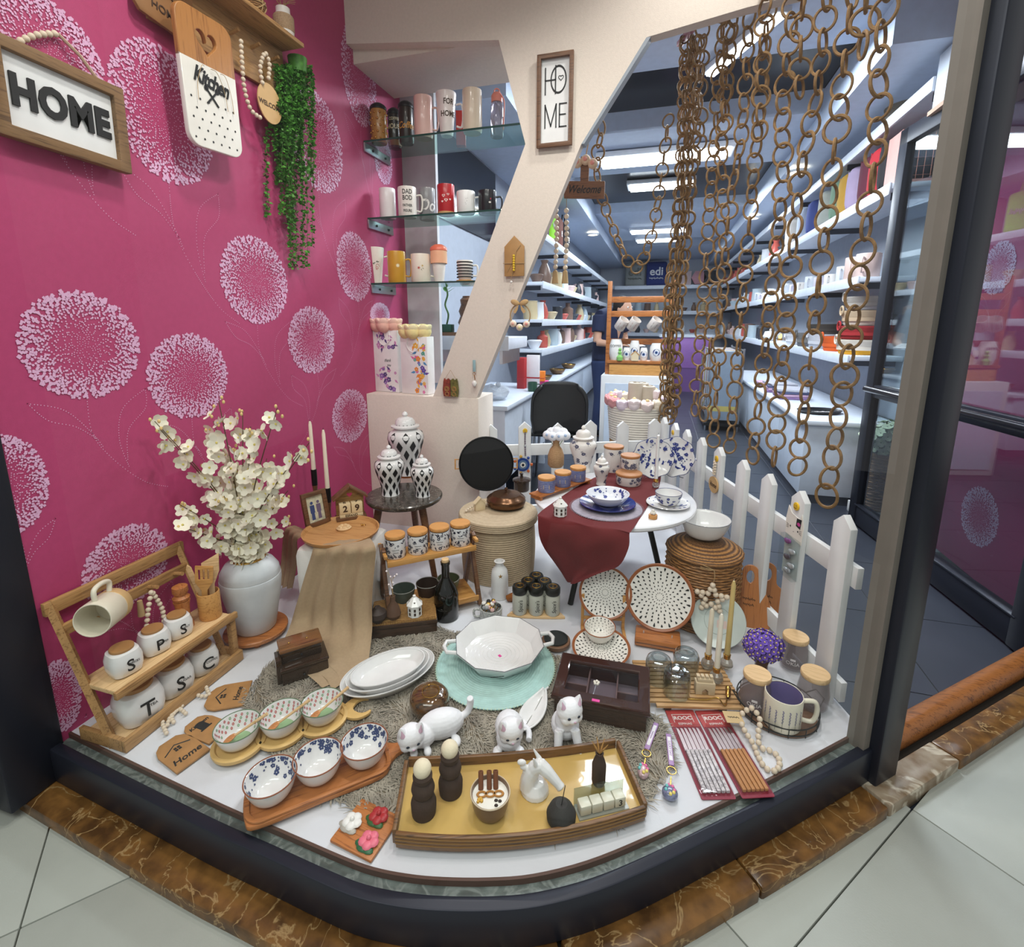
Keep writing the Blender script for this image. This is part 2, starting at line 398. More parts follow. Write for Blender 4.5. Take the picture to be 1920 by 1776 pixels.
# walls
wl = struct('wall_left', box(WX-.06, WX, .66, 2.72, -.1, 2.75), pink)
wl['label'] = 'pink wallpaper wall printed with white dandelions'
whitewall = P('shop_white', (206, 212, 222), .7, var=.03)
struct('wall_shop_left', box(WX-.06, WX, 2.72, 12.4, FLR, 2.6), P('shop_grey2', (160, 168, 182), .7))
struct('window_2', box(WX, WX+.012, 2.95, 4.3, 1.72, 2.28), P('dark_glass', (22, 26, 36), .12))['label'] = 'dark glass panel on the wall behind the glass shelves'
wr = struct('wall_right', box(1.5, 1.56, 1.95, 3.1, FLR, 2.75), pink)
struct('wall_shop_right', box(1.5, 1.56, 3.1, 12.4, FLR, 2.6), P('shop_grey', (150, 156, 168), .7))
struct('wall_back', box(-1.5, 1.56, 12.3, 12.4, FLR, 2.6), whitewall)
def dandelion(par, wx, cx, cz, ry, rz_, sgn, seed, stem=True):
    q = random.Random(seed); gs = []; N = int(520+1100*min(1, ry/.16))
    for k in range(N):
        rho = math.sqrt((k+.5)/N)*q.uniform(.985, 1.01); an = k*2.39996+q.uniform(-.08, .08)
        s = (.0012+.0042*rho**1.6*q.uniform(.5, 1.2))*(.6+.4*ry/.14); t = q.uniform(0, PI)
        if rho < .55 and q.random() < .35: continue
        y, z = cx+ry*rho*math.cos(an), cz+rz_*rho*math.sin(an); c, d = s*math.cos(t), s*math.sin(t)
        e = wx+sgn*q.uniform(0, .0012); gs.append(((e, y+c, z+d), (e, y-d, z+c), (e, y-c, z-d), (e, y+d, z-c)))
    o = obj('printed_flower', ([v for g in gs for v in g], [(4*i, 4*i+1, 4*i+2, 4*i+3) for i in range(len(gs))]), printm, par, smooth=0, kind='stuff')
    if not stem: return
    f = 1 if q.random() < .75 else -1; pts = []
    def dots(ctrl, s=.0014):
        c = spl([(wx, cx+ry*f*a*sgn, cz+rz_*b) for a, b in ctrl], 24); L = 0; last = None
        for p in c:
            if last is None or (Vector(p)-last).length > .0055: pts.append((p, s)); last = Vector(p)
    dots([(-.1, -1), (-.1, -1.7), (.2, -2.3), (.7, -2.9), (1.2, -3.2)])
    dots([(-1, -.95), (-.5, -1.15), (-.15, -1.6), (.05, -2)]); dots([(-1, -.95), (-.75, -1.3), (-.35, -1.5), (0, -1.85)])
    dots([(1.0, -.95), (.5, -1.3), (.35, -1.9), (.45, -2.5)]); dots([(1.0, -.95), (.95, -1.35), (.55, -1.75), (.45, -2.35)])
    gs = [((wx, p[1]+s, p[2]), (wx, p[1], p[2]+s), (wx, p[1]-s, p[2]), (wx, p[1], p[2]-s)) for p, s in pts if p[2] > .01]
    obj('printed_stem', ([v for g in gs for v in g], [(4*i, 4*i+1, 4*i+2, 4*i+3) for i in range(len(gs))]), printm, par, smooth=0, kind='stuff')
for i, (px, py, rx, ry) in enumerate([(145, 648, 115, 102), (350, 705, 76, 80), (475, 525, 62, 82), (583, 638, 43, 63), (663, 500, 32, 64), (655, 780, 33, 50), (300, 212, 92, 126), (75, 90, 112, 102), (592, 265, 48, 92), (672, 140, 31, 92), (2, 912, 90, 98), (233, 1063, 86, 76), (112, 1305, 42, 72), (718, 300, 16, 45), (712, 590, 18, 22)]):
    a, b = PX(px-rx, py, WX), PX(px+rx, py, WX); c, d = PX(px, py-ry, WX), PX(px, py+ry, WX); e = PX(px, py, WX)
    dandelion(wl, WX+.0012, (a.y+b.y)/2, (c.z+d.z)/2, (b.y-a.y)/2, (c.z-d.z)/2, 1, i+3, i not in (13, 14))
for i, (y, z, r) in enumerate(((2.25, .42, .15), (2.75, .15, .14), (2.5, .9, .12), (2.3, 1.5, .15), (2.7, 1.95, .17), (2.95, 1.3, .12))):
    dandelion(wr, 1.4988, y, z, r, r, -1, i+40)
# cream wall with the two angular openings
YW = 2.2
def cw(px, py): p = PY(px, py, YW); return (p.x, p.z)
a = cw(690, 75); outline = [(WX, 2.8), (WX, a[1]), cw(935, 75), cw(985, 270), cw(812, 744), cw(893, 748), cw(1090, 270), cw(1212, 70), cw(1400, 14), cw(1560, -26), (1.5, 2.55), (1.5, 2.8)]
wb = struct('wall_cream', tr(plate2d([outline], .05), M=Matrix.Translation((0, YW+.05, 0)) @ Matrix.Rotation(PI/2, 4, 'X')), creamwall, smooth=0)
wb['label'] = 'cream textured wall cut into angular openings'
struct('soffit', box(WX, cw(935, 75)[0]+.03, YW+.05, 2.62, a[1]-.06, 2.8), creamwall, wb)
struct('pedestal', box(WX, -.812, YW-.002, 2.42, -.06, .695), creamwall, wb, bev=.004)
struct('opening_trim', tr(prism([cw(1212, 70), cw(1090, 270), (cw(1090, 270)[0]+.012, cw(1090, 270)[1]), (cw(1212, 70)[0]+.016, cw(1212, 70)[1])], 0, .05), M=Matrix.Translation((0, YW+.05, 0)) @ Matrix.Rotation(PI/2, 4, 'X')), P('trim_grey', (150, 158, 168), .5), wb, smooth=0)
struct('back_panel', box(WX, -1.22, 2.68, 2.71, .7, 2.3), P('panel_white', (200, 200, 204), .6), wb)
# display ceiling and shop ceiling
struct('ceiling', box(WX, .9, .62, YW, 2.7, 2.76), P('ceil_cream', (220, 205, 196), .8))
blk = P('ceiling_black', (26, 28, 34), .25); blue = P('ceiling_white', (190, 204, 226), .5)
cs = struct('ceiling_shop', box(-1.5, 1.56, 2.25, 12.4, 2.56, 2.62), blk)
for y0, y1, z in ((2.25, 3.35, 2.5), (4.05, 5.1, 2.42), (6.9, 9.2, 2.44), (10, 12.3, 2.44)):
    struct('ceiling_panel', box(-1.4, 1.5, y0, y1, z, 2.56), blue, cs)
struct('ceiling_panel', box(.95, 1.5, 2.95, 12.3, 2.3, 2.555), blue, cs)
struct('ceiling_panel', box(-1.42, -.9, 2.95, 12.3, 2.3, 2.555), blue, cs)
tubem = P('tube_light', (235, 245, 255), .5, emit=14); lampw = P('lamp_housing', (230, 234, 240), .5)
for lab, (x0, x1, y, z) in (('long white ceiling light across the front of the shop', (-.55, .45, 4.55, 2.36)), ('square white ceiling light in the black ceiling', (-.4, .25, 6.0, 2.5)), ('slim ceiling light over the back of the shop', (-.5, .3, 8.2, 2.4)), ('slim ceiling light near the back wall', (-.45, .25, 9.1, 2.4)), ):
    t = T('ceiling_light', lab, 'light', (0, y, z), 0, 'shop ceiling lights')
    obj('housing', bx((x0+x1)/2, 0, .03, x1-x0+.06, .3, .04), lampw, t, bev=.004); obj('tube', bx((x0+x1)/2, 0, 0, x1-x0, .24, .02), tubem, t, bev=.004)
t = T('ceiling_light', 'slanting strip light above the hanging ring chains', 'light', (.33, 3.15, 2.46), -1.1, 'shop ceiling lights')
obj('housing', bx(0, 0, .02, .62, .09, .03), lampw, t, bev=.004); obj('tube', bx(0, 0, 0, .58, .05, .02), tubem, t, bev=.004)
for lab, x, y, z in (('round spotlight under the high right shelf', 1.02, 4.9, 2.27), ('round spotlight further along the right shelf', .98, 6.8, 2.27), ('round spotlight over the left shelves', -.98, 7.4, 2.27)):
    t = T('ceiling_spotlight', lab, 'light', (x, y, z), 0, 'round shop spotlights'); obj('ring', torus(.075, .012, 24, 6), lampw, t); obj('lamp', cyl(.07, .0, .012), P('warm_lamp', (255, 238, 205), .5, emit=8), t)
# open glass door
dA, dB = Vector((1.345, 2.05, FLR)), Vector((1.20, 3.36, FLR)); dv = dB-dA; dl = dv.length
dr = struct('door_1', tr(box(0, dl, -.02, .02, .012, .12), loc=dA, rot=(0, 0, math.atan2(dv.y, dv.x))), framem, bev=.004); dr['label'] = 'open glass door with a dark metal frame'
DM = Matrix.Translation(dA) @ Matrix.Rotation(math.atan2(dv.y, dv.x), 4, 'Z')
for n, g in (('stile', box(dl-.075, dl, -.025, .025, .012, 2.2)), ('stile', box(0, .08, -.025, .025, .012, 2.2)), ('top_rail', box(0, dl, -.025, .025, 2.12, 2.2)), ('middle_rail', box(.05, dl-.05, -.02, .02, .78, .85)), ('kick_trim', box(.06, dl-.06, -.028, .028, .125, .135))):
    struct(n, tr(g, M=DM), framem, dr, bev=.004)
struct('push_bar', tr(tube([(.08, .06, .83), (dl-.08, .06, .83)], .018, 12), M=DM), P('bar_dark', (40, 38, 44), .2, .6), dr)
struct('pane', tr(box(.07, dl-.07, -.003, .003, .1, 2.13), M=DM), PANE('door_glass', (230, 240, 240), 2.4), dr)
struct('door_2', tr(box(-.05, .05, -.05, .05, 0, 2.6), loc=(1.42, 2.02, FLR), rot=(0, 0, rzr)), framem, bev=.006)['label'] = 'dark door jamb beside the pink wall'
# ================================================================ shared builders for the display
def sq(g, p=4.):                                       # push a turned shape towards a rounded square
    out = []
    for x, y, z in g[0]:
        r = math.hypot(x, y)
        if r > 1e-9:
            c, s = abs(x/r), abs(y/r); k = (c**p+s**p)**(-1/p); x *= k; y *= k
        out.append((x, y, z))
    return out, g[1]
def beads(par, pts, r, mat=beadm, name='bead', gap=1., closed=False):       # separate beads threaded along a path
    c = spl(pts, 30, closed); last = None; k = 0
    for p in c:
        p = Vector(p)
        if last is None or (p-last).length >= 2*r*gap:
            obj(name, ball(r, n=10, k=6), mat, par, loc=p, share=f'bead{mat.name}{r:.4f}'); last = p; k += 1
    return k
def scrib(w, h, n=9, r=.0006):                          # an unreadable line of script
    return tube([(w*(i/(4*n)-.5), h*.5*math.sin(i*PI/2+.3*math.sin(i))*(.6+.4*math.cos(i*.9)), 0) for i in range(4*n+1)], r, 4)
STANDUP = Matrix.Rotation(PI/2, 4, 'X')                # flat xy shape -> upright, facing local -Y
def up(g, loc=(0, 0, 0)): return tr(g, M=Matrix.Translation(loc) @ STANDUP)
def arc(cx, cy, r, a0, a1, n=8): return [(cx+r*math.cos(a0+(a1-a0)*i/n), cy+r*math.sin(a0+(a1-a0)*i/n)) for i in range(n+1)]
def rrect(w, h, r, n=5):
    x, y = w/2-r, h/2-r
    return arc(x, -y, r, -PI/2, 0, n)+arc(x, y, r, 0, PI/2, n)+arc(-x, y, r, PI/2, PI, n)+arc(-x, -y, r, PI, 1.5*PI, n)
def oval(a, b, n=32): return [(a*math.cos(TAU*i/n), b*math.sin(TAU*i/n)) for i in range(n)]
def heart(s, n=28, cx=0, cy=0):
    return [(cx+s*16*math.sin(t)**3/17, cy+s*(13*math.cos(t)-5*math.cos(2*t)-2*math.cos(3*t)-math.cos(4*t))/17) for t in [-TAU*i/n for i in range(n)]]
def handle(par, r, z0, z1, out, rad, mat, th=0., name='handle', n=10):       # mug ear in the plane through the axis at angle th
    zs = [(r*.97, z0), (r+out*.75, z0-(z1-z0)*.02), (r+out, (z0*1+z1)/2), (r+out*.8, z1+(z1-z0)*.02), (r*.97, z1)]
    return obj(name, tube(spl([(q*math.cos(th), q*math.sin(th), z) for q, z in zs], 5), rad, n), mat, par)
def mugprof(r, h, t=.0035, rb=None, foot=.9): 
    rb = rb or r
    return [(0, .002), (rb*foot*.8, .002), (rb*foot, 0), (rb, h*.06), (r, h*.97), (r-t*.3, h), (r-t*.8, h), (r-t, h*.96), (rb-t, h*.1), (0, h*.07)]
def outer(r, h, rb=None): rb = rb or r; return [(rb, h*.06), (r, h*.97)]
def jarlid(par, r, z, t, mat=lidwood, name='lid', knob=0):
    o = obj(name, lathe([(0, z), (r*.97, z), (r, z+t*.25), (r, z+t*.8), (r*.96, z+t), (0, z+t)], 32), mat, par, smooth=50)
    if knob: obj('knob', ball(knob, (0, 0, z+t+knob*.8), n=12), mat, o)
    return o
def bowlprof(r, h, t=.003, foot=.45, curve=.62):
    o = [(r*foot*.9, 0), (r*foot, h*.02), (r*foot, h*.06)]; k = 8
    for i in range(1, k+1):
        a = i/k; o.append((r*(foot+(1-foot)*a**curve), h*(.06+.94*a**1.5)))
    inn = [(max(0, q-t), z+t*.6 if i < len(o)-3 else z) for i, (q, z) in enumerate(o[2:])]
    return [(0, h*.03)]+o+[(r-t*.5, h+t*.3)]+inn[::-1]+[(0, inn[0][1])], inn
# ================================================================ fur rug
fur = P('fur', (170, 161, 146), .9, var=.42, vs=22)
RUGC, RA, RB = Vector((-.515, 1.10, 0)), .60, .335
rug = obj('fur_rug', tr(prism(oval(RA-.015, RB-.015, 48), 0, .004), loc=RUGC+Vector((0, 0, .0005))), P('rug_base', (128, 116, 98), .95), None)
tag(rug, 'shaggy grey brown fur rug spread over the white platform', 'rug')
ng = np.random.default_rng(3); N = 30000
rr = np.sqrt(ng.random(N)); aa = ng.random(N)*TAU; X = RUGC.x+RA*rr*np.cos(aa); Y = RUGC.y+RB*rr*np.sin(aa)
dirn = 2.2*np.sin(X*19+2*np.sin(Y*13))+1.8*np.cos(Y*23+1.5*np.sin(X*17))+ng.normal(0, .45, N)
ln = ng.uniform(.018, .036, N); hh = ng.uniform(.003, .0085, N); wd = .0015
dx, dy = np.cos(dirn), np.sin(dirn); V = np.zeros((N, 6, 3)); 
for k, (f, z) in enumerate(((0, .003), (.5, 1), (1, .55))):
    cx = X+dx*ln*f+(.15*ln*np.sin(dirn*3) if k == 2 else 0); cy = Y+dy*ln*f; cz = np.full(N, .003) if k == 0 else .003+hh*z
    s = wd*(1, .9, .25)[k]
    V[:, 2*k] = np.stack([cx-dy*s, cy+dx*s, cz], 1); V[:, 2*k+1] = np.stack([cx+dy*s, cy-dx*s, cz], 1)
idx = np.arange(N)[:, None]*6; Fq = np.concatenate([idx+[0, 1, 3, 2], idx+[2, 3, 5, 4]])
obj('pile', (V.reshape(-1, 3).tolist(), Fq.tolist()), fur, rug, smooth=0, kind='stuff')
RG = .0125                                              # things on the rug rest in its pile
# ================================================================ wooden canister rack by the pink wall
rk = T('canister_rack', 'two tier leaning wooden rack holding lettered white canisters', 'rack', (-1.222, .745, 0), PI/2)
RL = .345
for x in (.0, RL):
    obj('post', tube([(x, .045, 0), (x, .188, .375)], .0115, 4), pine, rk, smooth=0)
    obj('strut', bx(x, .01, .085, .018, .02, .15), pine, rk, bev=.002) if x else None
obj('top_rail', bx(RL/2, .184, .36, RL+.03, .014, .034), pine, rk, bev=.002); obj('peg_rail', bx(RL/2, .16, .30, RL, .012, .03), pine, rk, bev=.002)
for x in (.06, .14, .22, .30): obj('peg', tube([(x, .158, .30), (x, .122, .305)], .006, 8), pine, rk)
s = obj('shelf_board', bx(RL/2, .065, .158, RL, .14, .012), palewood, rk, bev=.002); obj('shelf_lip', bx(RL/2, -.005, .160, RL+.02, .012, .02), pine, s, bev=.002)
s = obj('tray_board', bx(RL/2, .07, .012, RL, .15, .012), palewood, rk, bev=.002)
for g in (bx(RL/2, -.006, .02, RL+.024, .012, .034), bx(-.006, .07, .02, .012, .15, .034), bx(RL+.006, .07, .02, .012, .15, .034)): obj('rim', g, pine, s, bev=.002)
def canister(px, pyb, w, pyt, z, letter, small, label):
    c, r, h = B(px, pyb, w, pyt, z); c = Vector((c.x, c.y, z)); r *= .93
    t = T('canister', label, 'canister', c, face(c, .35), 'lettered canisters on the rack')
    obj('body', sq(lathe([(0, 0), (r*.72, 0), (r*.88, h*.06), (r, h*.3), (r*1.0, h*.62), (r*.86, h*.86), (r*.7, h*.9), (0, h*.9)], 40), 3.2), gloss_white, t)
    l = jarlid(t, r*.72, h*.9, h*.1)
    l.data.materials[0] = P('canister_lid', (176, 128, 78), .5, var=.15)
    obj('lettering', up(join(text(letter, h*.42, .01, sx=.95), tr(text(small, h*.075), loc=(r*.25, h*.08, 0))), (0, -r*1.012, h*.42)), ink, t, smooth=0)
canister(238, 1274, 58, 1212, .164, 'S', 'SPICES', 'white canister with large S under the hanging cat mug')
canister(294, 1233, 52, 1177, .164, 'P', 'PEPPER', 'white canister with large letter P and wooden lid')
canister(338, 1202, 47, 1150, .164, 'S', 'SALT', 'white canister with large S beside the utensil cup')
canister(268, 1366, 80, 1280, .018, 'T', 'TEA', 'large white canister with letter T on the lower rack tray')
canister(331, 1313, 66, 1240, .018, 'S', 'SUGAR', 'white canister with large S on the lower rack tray')
canister(384, 1271, 54, 1208, .018, 'C', 'COFFEE', 'white canister with large letter C on the lower tray')
# mug, bead loop, pepper mill and utensil cup on the rack
t = T('mug', 'cream mug with a cat drawing hung from the rack peg', 'mug', PX(195, 1152, -1.305)-Vector((.48, -.88, 0))*.05, 0)
t.rotation_euler = (PI/2-.12, 0, .5)
obj('cup', lathe(mugprof(.042, .098), 32), cream, t); obj('base_band', lathe([(.0415, .0), (.0427, .002), (.0427, .026), (.0415, .027)], 32), P('tan_band', (212, 176, 122), .4), t)
handle(t, .042, .02, .08, .032, .006, cream, PI/2)
obj('cat_print', wrap(outer(.042, .098), join(disc(.011, 10, (0, 0)), disc(.008, 8, (.016, .003)), poly([(-.01, .006), (-.012, .016), (-.004, .01)]), poly([(.012, .008), (.03, .012), (.032, .009)])), -PI/2, .05), ink, t, smooth=0)
t = T('bead_loop', 'cream wooden bead loop hung from the rack rail', 'bead garland', (-1.335, .925, .305), PI/2)
beads(t, [(0, -.02, .01), (-.018, -.022, -.04), (-.028, -.02, -.10), (-.012, -.02, -.125), (.016, -.02, -.12), (.024, -.02, -.06), (.004, -.02, .008)], .0068)
obj('tassel', lathe([(0, 0), (.006, 0), (.009, -.045), (0, -.045)], 10), twine, t, loc=(-.028, -.012, -.0))
t = T('pepper_mill', 'turned wooden pepper mill on the upper rack shelf', 'pepper mill', (-1.305, 1.0, .164), 0)
obj('body', lathe([(0, 0), (.024, 0), (.024, .012), (.017, .035), (.019, .07), (.022, .085), (.0, .085)], 24), acacia, t); obj('head', lathe([(0, .087), (.02, .087), (.023, .096), (.015, .103), (.021, .115), (.02, .13), (.0, .14)], 24), acacia, t)
t = T('utensil_cup', 'bamboo cup for utensils at the end of the rack shelf', 'cup', (-1.275, 1.062, .164), 0)
obj('cup', lathe(mugprof(.031, .085, .004), 32), bamboo, t)
for lab, kind, dx, dy, tx, tz in (('slotted wooden spatula standing in the bamboo cup', 0, -.004, -.012, -.07, .03), ('plain wooden turner standing in the bamboo cup', 1, .006, .01, .02, -.14), ('wooden spoon handle leaning out of the bamboo cup', 2, -.012, .006, .22, .1)):
    u = T('wooden_utensil', lab, 'utensil', (-1.275+dx, 1.062+dy, .176), face((-1.27, 1.06), -.3), None, tz*.6, -tx)
    if kind == 0: g = plate2d([[(-.006, 0), (.006, 0), (.008, .085), (.024, .11), (.026, .16), (-.022, .165), (-.024, .112), (-.008, .085)]]+[[(x-.0025, .12), (x+.0025, .12), (x+.0025, .152), (x-.0025, .152)] for x in (-.012, 0, .012)], .005)
    elif kind == 1: g = plate2d([[(-.006, 0), (.006, 0), (.009, .09), (.026, .13), (.03, .185), (-.02, .16), (-.02, .12), (-.008, .09)]], .005)
    else: g = plate2d([[(-.006, 0), (.006, 0), (.007, .16), (0, .172), (-.007, .16)]], .006)
    obj('blade' if kind < 2 else 'stick', up(g), palewood if kind else bamboo, u, bev=.001)
# three wooden tags on bead cords
def woodtag(pts, lines, label, beadpts):
    z = .004; c = sum((G(*p) for p in pts), Vector((0, 0, 0)))/len(pts); c.z = z
    ux = (G(*pts[1])-G(*pts[0])).normalized(); rz = math.atan2(ux.y, ux.x); wd = (G(*pts[1])-G(*pts[0])).length; hg = (G(*pts[2])-G(*pts[1])).length
    t = T('wooden_tag', label, 'tag', c, rz, None)
    o = [(-wd/2, -hg/2), (wd/2, -hg/2), (wd/2, hg*.2), (wd*.42, hg*.38), (wd*.25, hg/2), (-wd*.25, hg/2), (-wd*.42, hg*.38), (-wd/2, hg*.2)]
    obj('board', plate2d([o], .005), P('tag_wood', (176, 128, 76), .6, var=.18, vs=30), t, bev=.0005)
    gs = []
    for s, h, y, sh in lines: gs.append(tr(text(s, h, .02, shear=sh), loc=(0, y*hg, .0052)))
    gs.append(tr(tube([(-.03, .012, 0), (0, .032, 0), (.03, .014, 0)], .0016, 4) if lines[0][0] == 'Home' else join(bx(0, .012, 0, .022, .02, .001), bx(0, -.0, 0, .03, .004, .001), ball(.013, (0, .026, 0), (1, .7, .05))), loc=(0, -.002, .0055)))
    if lines[0][0] == 'Home': gs += [bx(x, y, .0055, .006, .006, .0008) for x in (-.004, .004) for y in (.008, .016)]
    obj('lettering', join(*gs), ink, t, smooth=0)
    iv = Matrix.Rotation(-rz, 4, 'Z')
    b = [iv @ (G(*p, .009)-c) for p in beadpts]
    beads(t, b, .0056)
woodtag([(305, 1462), (370, 1415), (340, 1368)], [('Home', .018, -.25, .25)], 'wooden tag lettered Home in the corner by the glass', [(312, 1375), (305, 1350), (325, 1328), (345, 1325), (322, 1340), (313, 1362)])
woodtag([(365, 1410), (412, 1370), (383, 1332)], [('Kitchen', .0115, .24, .2)], 'wooden tag lettered Kitchen with a chef hat print', [(348, 1338), (335, 1330), (322, 1345), (328, 1358)])
woodtag([(437, 1345), (455, 1296), (392, 1290)], [('Home', .015, -.25, .25)], 'wooden tag lettered Home beside the lower rack tray', [(392, 1302), (382, 1282), (370, 1285), (366, 1300), (380, 1306), (390, 1304)])
# ================================================================ white vase with blossom branches
c, r, h = B(462, 1195, 118, 1045, .03); c = Vector((-1.27, 1.22, .03)); r, h = .094, .255
t = T('round_stand', 'low round wooden stand under the white floor vase', 'stand', (c.x, c.y, 0), .4)
obj('top', lathe([(0, .016), (.098, .016), (.10, .02), (.10, .027), (.097, .03), (0, .03)], 40), acacia, t)
for k in range(3): obj('foot', cyl(.012, 0, .017, 10), acacia, t, loc=(.07*math.cos(k*2.1-1.2), .07*math.sin(k*2.1-1.2), 0))
vasem = P('crackled_white', (214, 218, 222), .45, var=.16, vs=9, bmp=.001, bsc=60)
t = T('floor_vase', 'tall white glazed vase with a gold rim', 'vase', c, 0)
obj('body', lathe([(0, 0), (.058, 0), (.064, .006), (.088, h*.5), (r, h*.68), (r*1.0, h*.74), (r*.99, h*.755), (r*.97, h*.76), (r*.985, h*.775), (r*.95, h*.82), (r*.955, h*.835), (.075, h*.93), (.056, h*.985), (.05, h), (.044, h), (.05, h*.93), (.07, h*.7), (0, h*.6)], 48), vasem, t)
obj('rim', torus(.049, .0045, 32, 8, (0, 0, h)), gold, t)
petal = P('blossom_white', (246, 240, 220), .6, var=.05); stemg = P('stem_brown', (88, 74, 46), .8); budm = P('bud', (226, 196, 130), .6)
def blossom_geo(r=.017, n=5):
    gs = []
    for i in range(n):
        a = TAU*i/n; V = []; 
        for u, wv, z in ((.12, .18, .0), (.6, .52, .12), (1., .3, .42), (1.08, 0, .5)):
            V += [(u*r, -wv*r, z*r*.6), (u*r, wv*r, z*r*.6)]
        gs.append(tr((V, [(0, 2, 3, 1), (2, 4, 5, 3), (4, 6, 7, 5)]), rot=(0, 0, a)))
    return join(*gs)
t = T('blossom_branches', 'artificial white blossom branches in the floor vase', 'artificial flowers', c+Vector((0, 0, h-.04)), 0)
ends = [(290, 790), (300, 805), (410, 752), (400, 790), (455, 770), (520, 765), (470, 800), (580, 830), (560, 850), (335, 945), (330, 985), (380, 880), (440, 840), (500, 860), (540, 920), (420, 930), (490, 960), (370, 1000), (540, 970), (455, 900)]
q = random.Random(5); base = t.location
fl_geo = blossom_geo()
for i, e in enumerate(ends):
    yd = 1.22+q.uniform(-.10, .07); P1 = PY(e[0], e[1], yd)-base
    if P1.x+base.x < WX+.05: P1 = PX(e[0], e[1], WX+.05)-base
    P0 = Vector((q.uniform(-.03, .03), q.uniform(-.03, .03), 0)); mid = P0.lerp(P1, .5); mid = Vector((mid.x*.75, mid.y*.75, mid.z+.02))
    path = spl([P0, P0+Vector((0, 0, .04)), mid, P1], 8); st = obj('stem', tube(path, [.003-.002*k/len(path) for k in range(len(path))], 6), stemg, t)
    L = len(path); nb = int(6+9*P1.length/.3)
    for k in range(nb):
        f = .3+.66*k/nb+q.uniform(0, .04); p = Vector(path[min(L-1, int(f*(L-1)))])+Vector((q.uniform(-.024, .024), q.uniform(-.03, .012), q.uniform(-.015, .02)))
        o = obj('blossom', fl_geo, petal, t, loc=p, rot=(PI/2+q.uniform(-.9, .5), q.uniform(-.6, .6), q.uniform(-.9, 1.3)), share='blossom', smooth=60)
        o.scale = (q.uniform(1., 1.5),)*3
        obj('blossom_eye', ball(.0035, n=6, k=4), P('blossom_eye', (222, 206, 110), .7), t, loc=p+Vector((0, -.001, .001)), share='blossom_eye')
    for k in range(3): obj('bud', ball(.0042, sc=(1, 1, 1.4), n=6, k=5), budm, t, loc=P1+Vector((q.uniform(-.02, .02), q.uniform(-.02, .02), q.uniform(-.03, .015))), share='bud')
# ================================================================ draped ottoman and what stands on it
oc = Vector((-1.065, 1.45, 0)); oz = .285
t = T('ottoman', 'white fabric cube ottoman under the wooden tray', 'ottoman', oc, .1); cube = P('ottoman_white', (232, 229, 224), .85, bmp=.0015, bsc=40)
obj('cushion', box(-.125, .125, -.125, .125, .0, oz), cube, t, bev=.03)
def drape(name, rows, mat, par, n=28, amp=.008, waves=5, thick=0):       # rows: (left point, right point); folds grow downwards
    V = []; m_ = len(rows)
    for j, (a, b) in enumerate(rows):
        a, b = Vector(a), Vector(b); nrm = (b-a).cross(Vector((0, 0, 1))); nrm = nrm.normalized() if nrm.length else Vector((0, -1, 0)); am = amp*min(1, j/(m_*.45))
        for i in range(n+1):
            f = i/n; V.append(tuple(a.lerp(b, f)+nrm*am*math.sin(f*waves*TAU+.8*math.sin(j*.5))+Vector((0, 0, .25*am*math.cos(f*waves*PI)))))
    return obj(name, (V, [(j*(n+1)+i, j*(n+1)+i+1, (j+1)*(n+1)+i+1, (j+1)*(n+1)+i) for j in range(m_-1) for i in range(n)]), mat, par, smooth=70)
linen = P('beige_linen', (172, 148, 118), .9, var=.08, vs=120, bmp=.0006, bsc=900)
def rowspx(lst, lift=.006):
    out = []
    for (ax, ay, az), (bx_, by, bz) in lst: out.append((G(ax, ay, az), G(bx_, by, bz)))
    return spl2(out)
def spl2(rows, k=4):
    A = spl([r[0] for r in rows], k); Bq = spl([r[1] for r in rows], k); return list(zip(A, Bq))
t = T('linen_cloth', 'beige linen cloth draped over the white ottoman', 'cloth', (0, 0, 0), 0)
q1 = lambda a, b, y: (PY(*a, y), PY(*b, y)); q2 = lambda a, b, z: (G(*a, z), G(*b, z)); fy = oc.y-.125
drape('front_fall', spl2([q2((600, 990), (672, 985), .2915), q2((592, 1010), (690, 1004), .2915), q1((586, 1030), (702, 1024), fy-.01), q1((577, 1062), (703, 1054), fy-.016), q1((562, 1120), (700, 1115), fy-.03), q1((545, 1168), (697, 1172), fy-.05), q2((530, 1205), (694, 1214), .03), q2((522, 1226), (693, 1236), .02), q2((570, 1262), (690, 1264), .017), q2((600, 1285), (678, 1296), .015)]), linen, t, amp=.009, waves=4)
drape('side_fall', rowspx([((552, 985, .291), (590, 1000, .291)), ((536, 992, .28), (560, 1010, .28)), ((530, 1020, .2), (556, 1040, .2)), ((527, 1060, .12), (553, 1075, .12)), ((522, 1098, .06), (549, 1105, .06))]), linen, t, amp=.007, waves=3)
tz = oz+.008
t = T('round_tray', 'round wooden tray with raised rim on the ottoman', 'tray', (oc.x-.005, oc.y-.005, tz), 0)
obj('tray', lathe([(0, 0), (.118, 0), (.132, .012), (.135, .022), (.130, .022), (.124, .009), (0, .008)], 48), W('tray_wood', (196, 146, 92), (168, 116, 66), .5, 9), t)
tz += .0085
c = G(598, 985, tz); t = T('photo_frame', 'brown wooden photo frame standing on the round tray', 'photo frame', (c.x-.005, c.y, tz), face(c, .55), None, -.18)
obj('frame', up(plate2d([[(-.05, 0), (.05, 0), (.05, .13), (-.05, .13)], [(-.034, .016), (-.034, .114), (.034, .114), (.034, .016)]], .012)), walnut, t, bev=.001)
obj('picture', up(bx(0, .065, .003, .07, .1, .002)), P('photo_print', (214, 208, 180), .4, var=.35, vs=60), t)
